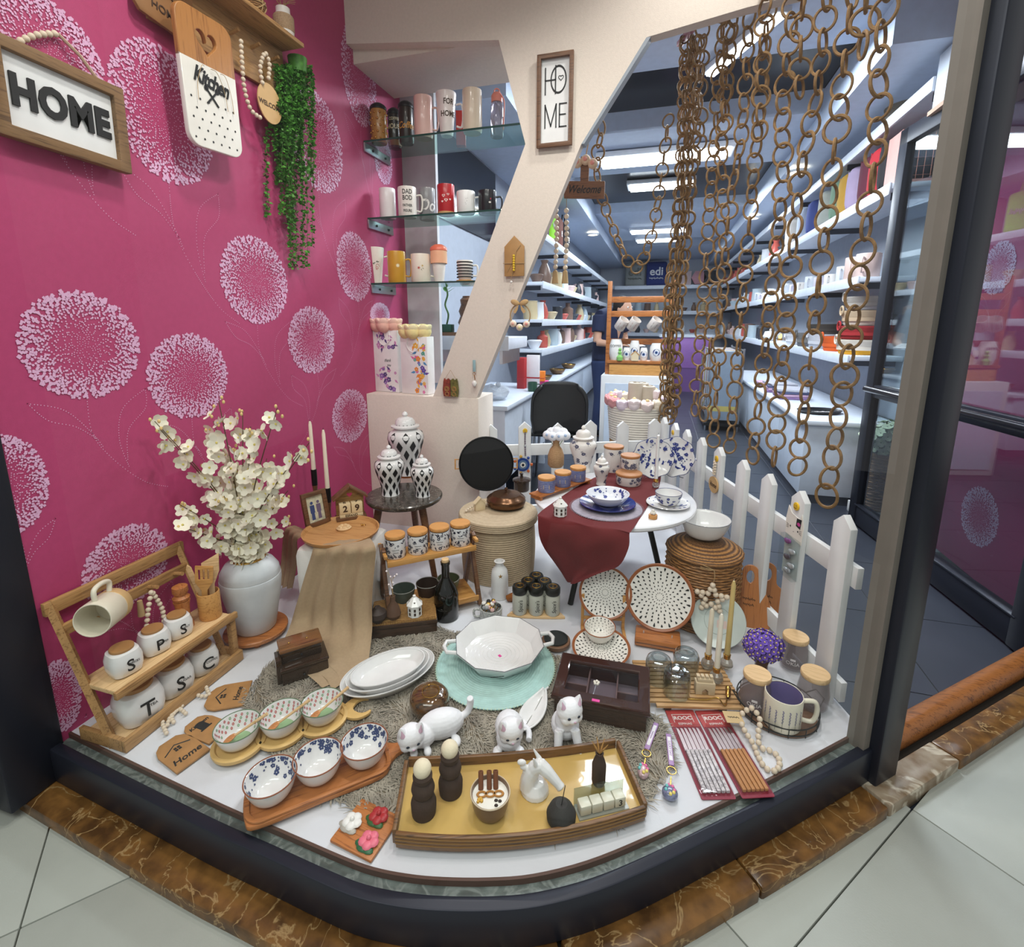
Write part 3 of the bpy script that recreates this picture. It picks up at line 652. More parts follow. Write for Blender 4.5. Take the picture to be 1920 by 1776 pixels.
for i, (x, cc) in enumerate(((-.012, (220, 216, 205)), (.014, (196, 206, 220)))):
    obj('picture_figure', up(join(tr(disc(.006, 10), loc=(x, .088, 0)), tr(poly([(-.009, .05), (.009, .05), (.009, .08), (-.009, .08)]), loc=(x, 0, 0)), tr(poly([(-.007, .024), (.007, .024), (.006, .05), (-.006, .05)]), loc=(x, 0, 0))), (0, -.0045, 0)), P(f'print_{i}', (60+50*i, 74+20*i, 120), .5), t, smooth=0)
c = G(658, 970, tz); t = T('house_calendar', 'wooden house shaped block calendar reading 2 and 9', 'calendar', (c.x, c.y, tz), face(c, .12))
obj('house', up(plate2d([[(-.052, 0), (.052, 0), (.052, .085), (0, .125), (-.052, .085)]], .012), (0, .014, 0)), W('calendar_wood', (150, 112, 62), (118, 84, 44), .5), t); obj('base', bx(0, -.008, .006, .112, .05, .012), walnut, t, bev=.001)
for sx in (-1, 1): obj('roof', tr(bx(0, 0, 0, .084, .045, .007), M=Matrix.Translation((sx*.031, .0, .107)) @ Matrix.Rotation(sx*.655, 4, 'Y')), walnut, t, bev=.001)
obj('heart_print', up(poly(heart(.011, 20)), (0, .0015, .093)), P('heart_pink', (196, 60, 110), .6), t, smooth=0)
for s, sx, tp in (('2', -.022, '5'), ('9', .022, '7')):
    b = obj('date_cube', bx(sx, -.01, .046, .041, .036, .041), P('block_wood', (226, 202, 160), .6), t, bev=.0015)
    obj('numeral', join(up(text(s, .024, .03), (sx, -.0284, .046)), tr(text(tp, .018, .03), loc=(sx, -.012, .0667))), P('brown_ink', (70, 46, 30), .6), b, smooth=0)
b = obj('month_block', bx(0, -.012, .018, .086, .03, .013), P('block_wood', (226, 202, 160), .6), t, bev=.001); obj('lettering', up(text('ESFAND', .009, .02), (0, -.0274, .018)), P('brown_ink', (70, 46, 30), .6), b, smooth=0)
c = G(645, 992, tz); t = T('carved_flower', 'pale carved wooden rosette lying on the round tray', 'ornament', (c.x, c.y, tz), 0)
obj('disc', lathe([(0, 0), (.024, 0), (.027, .006), (.02, .011), (0, .01)], 24), palewood, t)
for k in range(7): obj('petal', ball(.008, (.014*math.cos(k*.9), .014*math.sin(k*.9), .011), (1, 1, .5), 10, 6), palewood, t)
c = G(679, 987, tz); t = T('gold_charm', 'tiny gold charm at the edge of the round tray', 'charm', (c.x, c.y, tz+.003), .5); obj('body', ball(.004, (0, 0, .003)), gold, t); obj('loop', torus(.005, .001, 16, 6, (.008, 0, .002)), gold, t)
def candlestick(x, y, z, hh_, ch, label, hold='wood', cr=.009, group=None, mat=None):
    t = T('candlestick', label, 'candle holder', (x, y, z), 0, group)
    mt = mat or walnut
    obj('stem', lathe([(0, 0), (.03, 0), (.03, .006), (.012, .012), (.006, .03), (.009, hh_*.3), (.005, hh_*.4), (.01, hh_*.6), (.006, hh_*.75), (.011, hh_*.85), (.0, hh_*.85)], 20), mt, t); obj('socket', lathe([(0, hh_*.85), (.0115, hh_*.85), (.012, hh_), (0, hh_)], 16), black, t)
    k = T('taper_candle', label.replace('holder', 'candle').replace('candlestick', 'taper candle'), 'candle', (x, y, z+hh_), 0, group and group+' candles')
    obj('wax', lathe([(0, 0), (cr, 0), (cr*.75, ch*.93), (cr*.4, ch), (0, ch)], 16), P('ivory_wax', (240, 226, 204), .5), k); obj('wick', tube([(0, 0, ch), (.001, 0, ch+.008)], .0008, 5), ink, k)
a = PY(588, 880, 1.66); b = PY(614, 915, 1.62)
candlestick(a.x, a.y, 0, a.z, ZT(a, 790)-a.z, 'dark candlestick holder at the pink wall behind the photo frame'); candlestick(b.x, b.y, 0, b.z, ZT(b, 806)-b.z, 'dark candlestick holder between the photo frame and house calendar')
# ================================================================ things hung on the pink wall (facing +X)
def WL(px, py, off=.0): p = PX(px, py, WX+off); return p
RZW = PI/2                                             # local -Y turned towards +X, local x runs along world +Y
def onwall(name, label, cat, p, rx=0., ry=0., group=None):
    return T(name, label, cat, p, RZW, group, rx, ry)
c = WL(121, 205, .03); t = onwall('framed_sign', 'framed white sign with black letters HOME on the pink wall', 'sign', c, 0, .03)
w2, h2 = .142, .104; fw = .026
rustic = W('rustic_frame', (128, 96, 62), (92, 66, 42), .7)
obj('frame', up(plate2d([[(-w2, -h2), (w2, -h2), (w2, h2), (-w2, h2)], [(-w2+fw, -h2+fw), (-w2+fw, h2-fw), (w2-fw, h2-fw), (w2-fw, -h2+fw)]], .022), (0, .012, 0)), rustic, t, bev=.002)
obj('board', up(bx(0, 0, .004, 2*w2-.04, 2*h2-.04, .006), (0, .012, 0)), P('sign_white', (232, 232, 232), .5), t)
g = text('HOME', .062, .045, .006, sx=.8, sp=1.08); sl = []
obj('lettering', up(join(g, *sl), (0, .006, 0)), ink, t, smooth=0)
pk = Vector((.02, .02, .175)); beads(t, [(-.075, .012, .105), (-.03, .015, .145), pk], .0075); obj('cord', tube([pk, (.06, .012, .145), (.1, .01, .1)], .004, 6), P('cord', (190, 160, 140), .8), t)
# peg shelf with its things
a, b = WL(395, 0, .09), WL(563, 105, .09); yl, yr = 1.22, b.y; zs = 2.04
t = onwall('peg_shelf', 'wooden peg shelf high on the pink wall', 'shelf', (WX, (yl+yr)/2, zs)); ln_ = yr-yl
obj('back_board', box(-ln_/2, ln_/2, -.014, -.001, -.16, .0), pine, t, bev=.002); obj('ledge', box(-ln_/2, ln_/2, -.11, -.001, 0, .014), pine, t, bev=.002)
for x in (-.2, .02, .11, .2): obj('peg', tube([(x, -.012, -.06), (x, -.05, -.052)], .006, 8), pine, t)
def yoff(px, py, off): return WL(px, py, off).y
for nm, lab, cat, y in (('rattan_ball', 'brown rattan ball on the high peg shelf', 'ball', yoff(478, 28, .06)),):
    u = T(nm, lab, cat, (WX+.06, y, zs+.014), 0); obj('ball', ball(.036, (0, 0, .036), n=18, k=12), ridged('rattan', (170, 124, 72), (92, 60, 30), 60, twist=90), u)
    for k in range(4): obj('strand', torus(.0365, .0022, 24, 5, (0, 0, .036), (k*.8, k*1.1, 0)), twine, u)
u = T('twine_jar', 'small white jar wrapped with twine at the end of the peg shelf', 'jar', (WX+.06, yoff(533, 55, .06), zs+.014), 0)
obj('jar', lathe([(0, 0), (.03, 0), (.033, .008), (.033, .07), (.024, .085), (.024, .1), (0, .1)], 24), P('frosted', (226, 220, 212), .4), u); obj('twine_wrap', lathe([(.0335, .024), (.0355, .03), (.0355, .07), (.0335, .074)], 24), ridged('wrap', (210, 180, 146), (150, 118, 84), 120), u)
obj('raffia', join(*[tube([(0, 0, .1), (.02*math.cos(k), .02*math.sin(k), .125), (.045*math.cos(k), .045*math.sin(k), .12+.01*(k % 3))], .0008, 4) for k in range(14)]), twine, u)
u = T('white_cup', 'white cup on the high peg shelf beside the rattan ball', 'cup', (WX+.06, yoff(438, 0, .06)-.01, zs+.014), 0); obj('cup', lathe(mugprof(.03, .06), 24), white, u); handle(u, .03, .015, .045, .02, .004, white, 0)
p = WL(297, 12, .02); t = onwall('house_plaque', 'brown wooden house shaped plaque lettered HOME', 'plaque', p, 0, .12)
obj('board', up(plate2d([[(-.075, -.035), (-.06, -.05), (.1, -.05), (.1, .09), (.0, .13), (-.075, .09)]], .01)), P('plaque_wood', (150, 104, 60), .6, var=.15), t, bev=.001); obj('lettering', up(join(text('HOME', .02, .01), tr(tube([(-.04, .03, 0), (0, .06, 0), (.05, .03, 0)], .002, 4), loc=(0, 0, 0))), (.01, -.0115, -.01)), P('brown_ink', (70, 46, 30), .6), t, smooth=0)
# cutting board sign
c = WL(388, 160, .075); t = onwall('cutting_board_sign', 'white dotted cutting board sign lettered Kitchen with heart cutout', 'sign', (c.x, c.y, c.z), .04, -.05)
t.scale = (1.16,)*3; bw, bh = .082, .155; t0 = WL(388, 160, .075)
full = rrect(2*bw, 2*bh, .03, 6); hl = heart(.036, 28, .0, bh-.062)
zsplit = bh-.115
topw = [(x, y) for x, y in full if y > zsplit]; botw = [(x, y) for x, y in full if y < zsplit]
topo = [(bw, zsplit)]+[p for p in topw]+[(-bw, zsplit)]; topo = sorted(set(topo), key=lambda q: math.atan2(q[1]-(bh+zsplit)/2, q[0]))
obj('wood_top', up(plate2d([topo, hl], .014, .002)), W('board_wood', (176, 120, 66), (140, 90, 46), .35, 10, 2), t)
boto = sorted(set([(bw, zsplit), (-bw, zsplit)]+botw), key=lambda q: math.atan2(q[1]-(zsplit-bh)/2, q[0]))
obj('white_panel', up(plate2d([boto], .014, .002)), P('enamel_white', (236, 232, 224), .25, coat=.3), t)
ds = []
for i in range(7):
    for j in range(8):
        x, y = -bw+.016+.026*i+(.013 if j % 2 else 0), -bh+.018+.023*j
        if abs(x) < bw-.008 and y < zsplit-.012 and not (abs(x) < .07 and -.025 < y < .03): ds.append(disc(.0028, 8, (x, y)))
obj('dots', up(join(*ds), (0, -.0147, 0)), ink, t, smooth=0)
cross = join(tr(bx(0, 0, .001, .05, .004, .002), rot=(0, 0, .8), loc=(-.002, -.03, 0)), tr(bx(0, 0, .001, .05, .004, .002), rot=(0, 0, -.8), loc=(-.002, -.03, 0)), tr(disc(.007, 10), loc=(.015, -.012, .001)), tr(disc(.007, 10), loc=(-.018, -.013, .001)))
obj('lettering', up(join(tr(text('Kitchen', .036, .02, .002, .3, .72, .92), loc=(0, .005, 0), rot=(0, 0, -.12)), cross), (0, -.0145, 0)), ink, t, smooth=0)
obj('twine_bow', join(*[tube(spl([(x0, -.018, .035), (x0+.02*s, -.022, .03), (x0+.045*s, -.02, -.01), (x0+.05*s, -.02, -.05)], 6), .0008, 4) for x0, s in ((-.02, -.6), (.0, .8), (.03, .6))]), twine, t)
# bead garland with welcome tag
c = WL(503, 195, .05); t = onwall('bead_garland', 'wooden bead garland with a round WELCOME tag', 'bead garland', c)
iv = lambda px, py, off=.06: Matrix.Rotation(-RZW, 4, 'Z') @ (WL(px, py, off)-c)
beads(t, [iv(452, 78), iv(454, 120), iv(458, 165), iv(470, 205), iv(490, 222)], .0075); beads(t, [iv(492, 155), iv(488, 125), iv(497, 100), iv(505, 120), iv(503, 152)], .0075)
obj('tag_disc', up(plate2d([oval(.056, .064, 32)], .004), (0, -.004, 0)), P('tag_pale', (212, 172, 118), .6, var=.08), t); obj('lettering', up(text('WELCOME', .0155, .015), (0, -.009, -.006)), P('brown_ink', (70, 46, 30), .6), t, smooth=0)
# trailing plant
c = WL(558, 120, .05); t = onwall('trailing_plant', 'artificial trailing plant with small green leaves on the pink wall', 'artificial plant', c)
leafm = P('leaf_green', (84, 150, 52), .5, var=.5, vs=30); vinem = P('vine_stem', (70, 96, 48), .7); q = random.Random(11)
obj('pot', lathe([(0, -.03), (.03, -.03), (.035, .02), (.0, .02)], 16), leafm, t)
lf = ([(0, 0, 0), (.004, .0045, .001), (.0105, 0, .0005), (.004, -.0045, .001)], [(0, 1, 2, 3)])
for k in range(26):
    px0 = q.uniform(518, 582); px1 = px0+q.uniform(-20, 14); pe = q.choice([330, 380, 420, 460, 500, 550]) if px1 > 540 else q.choice([280, 340, 400]); of = q.uniform(.015, .07)
    pts = spl([iv(px0, 125, of), iv(px0+q.uniform(-6, 6), 200, of+.01), iv(px1, (125+pe)/2, of), iv(px1+q.uniform(-4, 4), pe, of*.7)], 14)
    gs = []
    for p in pts[1:]:
        for s in range(6):
            r_ = Matrix.Translation(Vector(p)+Vector((q.uniform(-.003, .003), q.uniform(-.003, .003), q.uniform(-.008, .008)))) @ Matrix.Rotation(q.uniform(0, TAU), 4, 'Z') @ Matrix.Rotation(q.uniform(-.9, .9), 4, 'Y') @ Matrix.Rotation(q.uniform(-1.2, 1.2), 4, 'X')
            gs.append(tr(lf, M=r_ @ Matrix.Scale(q.uniform(1., 1.7), 4)))
    o = obj('vine', tube(pts, .0009, 4), vinem, t); o2 = obj('leaves', join(*gs), leafm, o, smooth=0, kind='stuff')
# ================================================================ things on the cream wall (plane y = YW)
def onband(name, label, cat, px, py, off=.012, group=None): p = PY(px, py, YW-off); return T(name, label, cat, p, 0, group), p
def sizeband(a, b): return (PY(*b, YW)-PY(*a, YW))
t, p = onband('framed_print', 'tall framed print stacking the letters HO and ME', 'sign', 1041, 190)
w2, h2 = .074, .172
obj('frame', up(plate2d([[(-w2, -h2), (w2, -h2), (w2, h2), (-w2, h2)], [(-w2+.016, -h2+.016), (-w2+.016, h2-.016), (w2-.016, h2-.016), (w2-.016, -h2+.016)]], .014), (0, .0, 0)), walnut, t, bev=.001); obj('board', up(bx(0, 0, .003, 2*w2-.02, 2*h2-.02, .004), (0, .008, 0)), P('sign_white', (232, 232, 232), .5), t)
bar = lambda x0, y0, x1, y1, w_=.0045: tr(bx(0, 0, .0005, math.dist((x0, y0), (x1, y1))+w_, w_, .001), M=Matrix.Translation(((x0+x1)/2, (y0+y1)/2, 0)) @ Matrix.Rotation(math.atan2(y1-y0, x1-x0), 4, 'Z'))
gl = [bar(-.042, .03, -.042, .125), bar(-.042, .08, 0, .08), bar(0, .03, 0, .13), torus(.036, .0028, 32, 6, (.012, .08, 0), sc=(.85, 1.35, .3)), bar(-.042, -.095, -.042, -.01), bar(-.042, -.01, -.018, -.09), bar(-.018, -.09, .004, -.01), bar(.004, -.01, .004, -.095), bar(.018, -.01, .018, -.095), bar(.018, -.01, .046, -.01), bar(.018, -.05, .042, -.05), bar(.018, -.095, .046, -.095)]
obj('lettering', up(join(*gl, tr(tube([(x, y, 0) for x, y in heart(.011, 20)], .0012, 4, True), loc=(.022, .085, 0))), (0, .0018, 0)), ink, t, smooth=0)
t, p = onband('house_ornament', 'brown wooden house ornament tied with a yellow flower', 'ornament', 965, 485)
obj('board', up(plate2d([[(-.045, -.075), (.045, -.075), (.045, .05), (0, .095), (-.045, .05)]], .008)), P('plaque_wood2', (178, 134, 82), .6, var=.15), t, bev=.001)
obj('twine', up(join(tube([(-.05, -.02, 0), (.05, -.022, 0)], .0015, 5), tube([(-.01, -.02, 0), (-.03, -.055, 0)], .001, 4), tube([(.01, -.02, 0), (-.015, -.09, 0)], .001, 4)), (0, -.011, 0)), twine, t); obj('flower', up(join(*[ball(.006, (0, y, .004), n=8, k=5) for y in (-.05, -.04, -.03, -.02, -.01, 0, .01)]), (0, -.011, 0)), P('yellow_flower', (226, 190, 50), .7), t); obj('stem', up(tube([(0, -.02, 0), (.01, .03, 0), (.03, .055, 0)], .0012, 5), (0, -.012, 0)), twine, t)
obj('bead', ball(.006, (-.012, -.012, -.1)), white, t)
t, p = onband('wreath', 'small hoop wreath with burlap bow and three roses', 'wreath', 976, 590)
obj('hoop', up(torus(.046, .003, 32, 6, sc=(1, 1.1, 1)), (0, -.006, -.005)), twine, t); burlap = P('burlap', (196, 160, 112), .9, bmp=.001, bsc=300)
for s in (-1, 1): obj('bow_loop', up(tr(ball(.02, sc=(1.1, .62, .4)), loc=(s*.02, .052, .012), rot=(0, 0, s*.35)), (0, -.006, 0)), burlap, t); obj('bow_tail', up(poly([(s*.002, .05), (s*.03, .012), (s*.018, .004), (s*.008, .02)]), (0, -.02, 0)), burlap, t)
obj('cord', up(tube([(0, .055, 0), (0, .085, 0)], .001, 4)), twine, t)
for x, y, cc in ((-.03, -.04, (232, 178, 160)), (0, -.056, (240, 226, 170)), (.032, -.042, (226, 150, 138))):
    r_ = obj('rose', up(ball(.0155, (x, y, .01), n=14, k=8), (0, -.006, 0)), P(f'rose{cc[1]}', (240, 224, 206), .7), t); obj('rose_heart', up(ball(.008, (x+.002, y, .02), n=10, k=6), (0, -.006, 0)), P(f'rose_heart{cc[1]}', cc, .7), r_)
t, p = onband('carved_hanging', 'hanging carved red and green plaque on the cream wall', 'ornament', 846, 727)
for s, cc in ((-1, (150, 58, 40)), (1, (116, 110, 48))):
    o = obj('half_panel', up(plate2d([[(s*.001, -.042), (s*.036, -.042), (s*.04, -.01), (s*.036, .03), (s*.032, .045), (s*.022, .036), (s*.012, .045), (s*.001, .036)][::s]], .01)), P(f'carved{s}', cc, .6, var=.5, vs=70, bmp=.003, bsc=120), t)
    obj('relief', up(join(torus(.011, .0015, 18, 5, (s*.019, -.005, 0)), torus(.006, .0015, 14, 5, (s*.019, -.005, 0)), torus(.009, .0015, 14, 5, (s*.018, -.03, 0))), (0, -.011, 0)), P('relief_gold', (176, 130, 70), .5), o)
obj('cord', up(join(tube([(-.03, .04, 0), (.0, .085, 0)], .0008, 4), tube([(.028, .04, 0), (.0, .085, 0)], .0008, 4)), (0, -.004, 0)), twine, t)
t, p = onband('key_charm', 'pale blue strap key charm with a white figure', 'key chain', 890, 708)
obj('strap', up(bx(0, .055, 0, .014, .055, .004), (0, -.004, 0)), P('pale_blue', (150, 184, 190), .5), t, bev=.001); obj('chain', up(join(torus(.007, .001, 16, 5, (0, .018, 0)), tube([(0, .012, 0), (.004, -.01, 0)], .002, 6)), (0, -.006, 0)), gold, t); obj('charm', up(ball(.012, (0, -.028, .006), (1, 1.3, .7)), (0, 0, 0)), white, t)
# ================================================================ glass shelves and mugs
shelfglass = P('shelf_glass', (120, 170, 160), .05, trans=.0, alpha=.28); edgeg = P('glass_edge', (34, 66, 60), .15)
SH = []
for i, (z, xr, lab) in enumerate(((1.905, -.60, 'top glass shelf on steel brackets above the pedestal'), (1.555, -.725, 'middle glass shelf on steel brackets above the pedestal'), (1.243, -.85, 'lowest glass shelf on steel brackets above the pedestal'))):
    t = T('glass_shelf', lab, 'shelf', (0, 0, z), 0, 'glass shelves'); SH.append(z+.004)
    obj('sheet', box(WX+.002, xr, 2.30, 2.55, -.004, .004), PANE('sheet_glass', (216, 236, 230), .8), t); obj('front_edge', box(WX+.002, xr, 2.296, 2.30, -.004, .004), edgeg, t)
    for y in (2.34,): obj('bracket', box(WX+.001, WX+.012, 2.29, 2.53, -.045, -.0045), steel, t, bev=.002)
    obj('bracket', box(xr-.012, xr-.002, 2.31, 2.40, -.03, -.0045), steel, t, bev=.002); obj('screw', tr(cyl(.006, 0, .004, 10), M=Matrix.Translation((WX+.0125, 2.36, -.024)) @ Matrix.Rotation(PI/2, 4, 'Y')), ink, t); obj('screw', tr(cyl(.006, 0, .004, 10), M=Matrix.Translation((WX+.0125, 2.48, -.024)) @ Matrix.Rotation(PI/2, 4, 'Y')), ink, t)
def shelfpos(px, row, y): p = PY(px, 300, y); z = SH[row]; r0 = PY(px, 100, y); r1 = PY(px, 600, y); f = (z-r0.z)/(r1.z-r0.z); return Vector((r0.x+(r1.x-r0.x)*f, y, z))
def shelfmug(px, row, y, w_px, h_px, label, col, kind='mug', **k):
    p = shelfpos(px, row, y); s = S(p); r, h = w_px*s/2, h_px*s*.98
    t = T(kind, label, 'mug' if kind == 'mug' else 'tumbler', p, face(p), 'mugs on the glass shelves'); m_ = P('glaze_%d_%d_%d' % col, col, .3, coat=.3)
    obj('cup', lathe(mugprof(r, h, .003, k.get('rb', r)), 32), m_, t)
    if k.get('ear', kind == 'mug'): handle(t, r, h*.25, h*.75, r*.62, .0045, m_, k.get('th', 0))
    pr = outer(r, h, k.get('rb', r)); H = pr[1][1]-pr[0][1]
    for j, (s_, hh_, v, sh) in enumerate(k.get('txt', ())): obj('lettering', wrap(pr, text(s_, hh_*s, .02, shear=sh, sx=k.get('sx', .8)), -PI/2+k.get('ta', 0), H*v), k.get('tm', ink), t, smooth=0)
    if 'lid' in k: obj('lid', lathe([(0, h), (r*1.06, h), (r*1.06, h+.012), (r*.9, h+.02), (r*.5, h+.03), (0, h+.03)], 24), P('lid_%d_%d_%d' % k['lid'], k['lid'], .35), t)
    for j, (a0, a1, cc) in enumerate(k.get('bands', ())): obj('band', lathe([(r+.0002, h*a0), (r+.0012, h*a0+.001), (r+.0012, h*a1-.001), (r+.0002, h*a1)], 32), P('band_%d_%d_%d' % cc, cc, .5), t)
    for cc, g in k.get('deco', ()): obj('print', wrap(pr, g, -PI/2+k.get('ta', 0), H*.5), P('print_%d_%d_%d' % cc, cc, .5), t, smooth=0)
    return t, r, h
blk_ = (24, 22, 24)
t, r, h = shelfmug(712, 0, 2.36, 29, 58, 'gold quilted travel tumbler with black lid', (176, 124, 60), 'tumbler', lid=blk_)
for k in range(5):
    for j in range(9): obj('quilt_stud', ball(.006, n=8, k=5), P('copper', (196, 140, 70), .3, .7), t, loc=(r*math.cos(j*.7+.35*(k % 2)), r*math.sin(j*.7+.35*(k % 2)), h*(.12+.19*k)), share='quilt_stud')
shelfmug(741, 0, 2.44, 24, 58, 'black travel tumbler printed COFFEE in cream letters', (40, 34, 32), 'tumbler', lid=blk_, txt=(('COFFEE', 5, .85, 0), ('HOUSE', 8, .6, 0)), tm=P('cream_ink', (214, 200, 170), .5), bands=((.05, .22, (150, 92, 44)),))
shelfmug(763, 0, 2.40, 27, 62, 'black travel tumbler with gold brush lettering', (44, 34, 26), 'tumbler', lid=blk_, txt=(('Coffee', 11, .45, .3),), tm=P('gold_ink', (210, 150, 66), .5))
shelfmug(795, 0, 2.36, 34, 72, 'tall pale pink mug on the top glass shelf', (232, 190, 180))
shelfmug(838, 0, 2.36, 38, 74, 'tall white mug with brown lettering on the top shelf', (238, 226, 222), txt=(('FOR', 9, .75, 0), ('HOME', 9, .45, 0)), tm=P('brown_ink', (70, 46, 30), .6), rb=.03, ta=.25)
shelfmug(886, 0, 2.36, 36, 74, 'plain beige tumbler on the top glass shelf', (226, 206, 184), 'tumbler')
p = shelfpos(862, 0, 2.5); t = T('red_box', 'narrow red carton behind the beige tumbler', 'carton', p, .3); obj('carton', box(-.015, .03, -.02, .02, 0, .155), P('red_card', (196, 52, 46), .5), t, bev=.001); obj('label', box(.0302, .0306, -.014, .014, .03, .14), P('card_white', (220, 210, 210), .5), t)
p = shelfpos(932, 0, 2.44); t = T('water_bottle', 'clear water bottle with coral lid and strap', 'bottle', p, face(p)); obj('bottle', lathe([(0, 0), (.027, 0), (.03, .006), (.03, .135), (.022, .15), (0, .15)], 24), P('bottle_clear', (200, 190, 205), .1, trans=.7), t); obj('lid', lathe([(0, .15), (.026, .15), (.026, .178), (.018, .19), (0, .19)], 24), P('coral', (226, 138, 122), .5), t); obj('strap', tube(spl([(.015, -.02, .18), (.034, -.012, .15), (.032, -.01, .08), (.03, -.012, .03)], 6), .003, 6), P('coral', (226, 138, 122), .5), t)
obj('carry_loop', torus(.012, .003, 18, 6, (0, 0, .197), (PI/2, 0, 0)), P('coral', (226, 138, 122), .5), t)
shelfmug(728, 1, 2.36, 30, 54, 'tall plain white tumbler on the middle glass shelf', (232, 224, 224), 'tumbler')
shelfmug(765, 1, 2.36, 34, 54, 'white mug lettered DAD BOD on the middle shelf', (232, 224, 216), txt=(('DAD', 8, .82, 0), ('BOD', 8, .6, 0), ('FATHER', 4.5, .33, 0), ('FIGURE', 4.5, .14, 0)), sx=.75, tm=P('grey_ink', (70, 66, 66), .6))
shelfmug(802, 1, 2.44, 30, 56, 'silver grey tumbler with white brush lettering', (140, 138, 140), 'tumbler', txt=(('Do', 20, .4, .3),), tm=P('white_ink', (232, 228, 224), .5))
hs = [poly(heart(.008*s_, 16, x, y)) for x, y, s_ in ((-.012, .012, 1), (.01, .018, .8), (0, -.008, 1.1), (-.018, -.014, .7), (.02, -.004, .7))]
shelfmug(837, 1, 2.36, 32, 54, 'red tumbler covered in white hearts', (178, 30, 36), 'tumbler', deco=(((240, 226, 220), join(*hs)), ((178, 30, 36), join(*[tr(poly(heart(.0045*s_, 16, x, y)), loc=(0, 0, .0004)) for x, y, s_ in ((-.012, .012, 1), (.01, .018, .8), (0, -.008, 1.1))]))), bands=((0, .1, (196, 150, 100)),))
shelfmug(874, 1, 2.36, 34, 40, 'small white mug with a tiny star print', (236, 234, 232), deco=(((90, 86, 88), join(*[disc(.0012, 6, (x, y)) for x, y in ((0, .01), (.004, 0), (-.003, -.008), (.008, .012), (0, -.014))])),))
shelfmug(914, 1, 2.40, 34, 42, 'black mug with a small white motif', (26, 24, 30), deco=(((220, 214, 206), disc(.006, 10, (.012, -.006), .7)), ((196, 40, 70), disc(.003, 8, (.016, .01)))))
swirl = lambda c0, s_: tr(tube([(s_*.6*math.cos(a)*(1-a/9), s_*math.sin(a)*(1-a/9), 0) for a in np.linspace(0, 6, 20)], .0012, 4), loc=c0)
shelfmug(706, 2, 2.36, 33, 66, 'tall cream mug painted with green sprigs', (234, 222, 212), deco=(((58, 74, 44), join(*[leaf2(.012, .005, (x, y), a) for x, y, a in ((-.01, .008, .3), (-.006, .002, 2.4), (.004, .012, 1.), (.008, .014, .2), (-.012, -.002, 3.))])), ((214, 150, 140), join(swirl((.006, -.018, 0), .012), swirl((.008, -.01, 0), .018)))), rb=.028, th=.1)
shelfmug(745, 2, 2.36, 33, 58, 'mustard yellow mug with a white daisy', (202, 148, 42), deco=(((240, 226, 190), join(*[leaf2(.011, .0035, (.006, .004), TAU*i/12) for i in range(12)])),))
shelfmug(790, 2, 2.36, 36, 52, 'white mug painted with a red lily', (236, 224, 208), deco=(((190, 70, 56), join(*[leaf2(.009, .004, (-.01, -.002), TAU*i/5) for i in range(5)])), ((196, 160, 80), join(*[leaf2(.007, .003, (.008, .008), TAU*i/5+.4) for i in range(5)])), ((110, 112, 66), join(leaf2(.012, .003, (0, -.006), -1.), leaf2(.012, .003, (.006, -.002), -.5)))))
t, r, h = shelfmug(824, 2, 2.38, 30, 58, 'white travel cup with peach sleeve and coral lid', (236, 226, 220), 'tumbler', lid=(226, 110, 84), bands=((.6, 1.0, (240, 178, 142)),), rb=.024)
p = shelfpos(872, 2, 2.35); t = T('wooden_coaster', 'round wooden coaster under the striped cup', 'coaster', p, 0); obj('disc', cyl(.043, 0, .006, 32), bamboo, t, bev=.001); obj('groove', torus(.034, .001, 32, 6, (0, 0, .006)), pine, t)
t, r, h = shelfmug(872, 2, 2.35, 30, 36, 'small white cup with black stripes on a wooden coaster', (236, 230, 222), rb=.031, bands=[(.12+.15*k, .18+.15*k, (26, 24, 24)) for k in range(6)]); t.location.z += .0062
# things seen through the opening beneath the glass shelves
p = Vector((-1.12, 3.0, 1.0)); 
ls = T('low_shelf', 'white wall shelf behind the cream opening', 'shelf', (-1.16, 3.05, .96), 0); obj('board', box(-.26, .3, -.18, .25, -.07, 0), P('shelf_paint', (204, 208, 218), .5), ls, bev=.003); obj('lip', box(-.26, .3, -.19, -.18, -.075, .01), P('shelf_paint', (204, 208, 218), .5), ls, bev=.001)
for x in (-.2, .24): obj('wall_bracket', box(x-.01, x+.01, -.15, .24, -.16, -.07), steel, ls)
q = PY(838, 615, 2.95); t = T('lucky_bamboo', 'lucky bamboo in a green pot behind the opening', 'plant', (q.x, 2.95, .96), 0)
obj('tray', bx(0, 0, .015, .2, .1, .03), walnut, t, bev=.002); obj('pot', box(-.04, .04, -.03, .03, .03, .08), P('green_pot', (36, 84, 66), .3), t, bev=.005)
obj('stalk', tube(spl([(0, 0, .08), (.012, 0, .14), (-.008, 0, .2), (.01, 0, .26), (0, 0, .31)], 6), .006, 8), P('bamboo_green', (74, 110, 56), .5), t)
for k in range(9): obj('leaf', tr(leaf2(.07, .014, (0, 0), 0), M=Matrix.Translation((0, 0, .27+.006*k)) @ Matrix.Rotation(k*2.4, 4, 'Z') @ Matrix.Rotation(-.5-.1*(k % 3), 4, 'Y')), leafm, t, smooth=0)
q = PY(873, 620, 3.0); t = T('stacked_vase', 'brown rippled wooden vase behind the opening', 'vase', (q.x+.02, 3.0, .96), 0); obj('body', lathe([(0, 0), (.05, 0), (.062, .03), (.05, .06), (.066, .09), (.05, .13), (.06, .16), (.045, .2), (.05, .23), (.03, .25), (0, .25)], 28), walnut, t); obj('rim', torus(.031, .004, 24, 6, (0, 0, .25)), walnut, t)
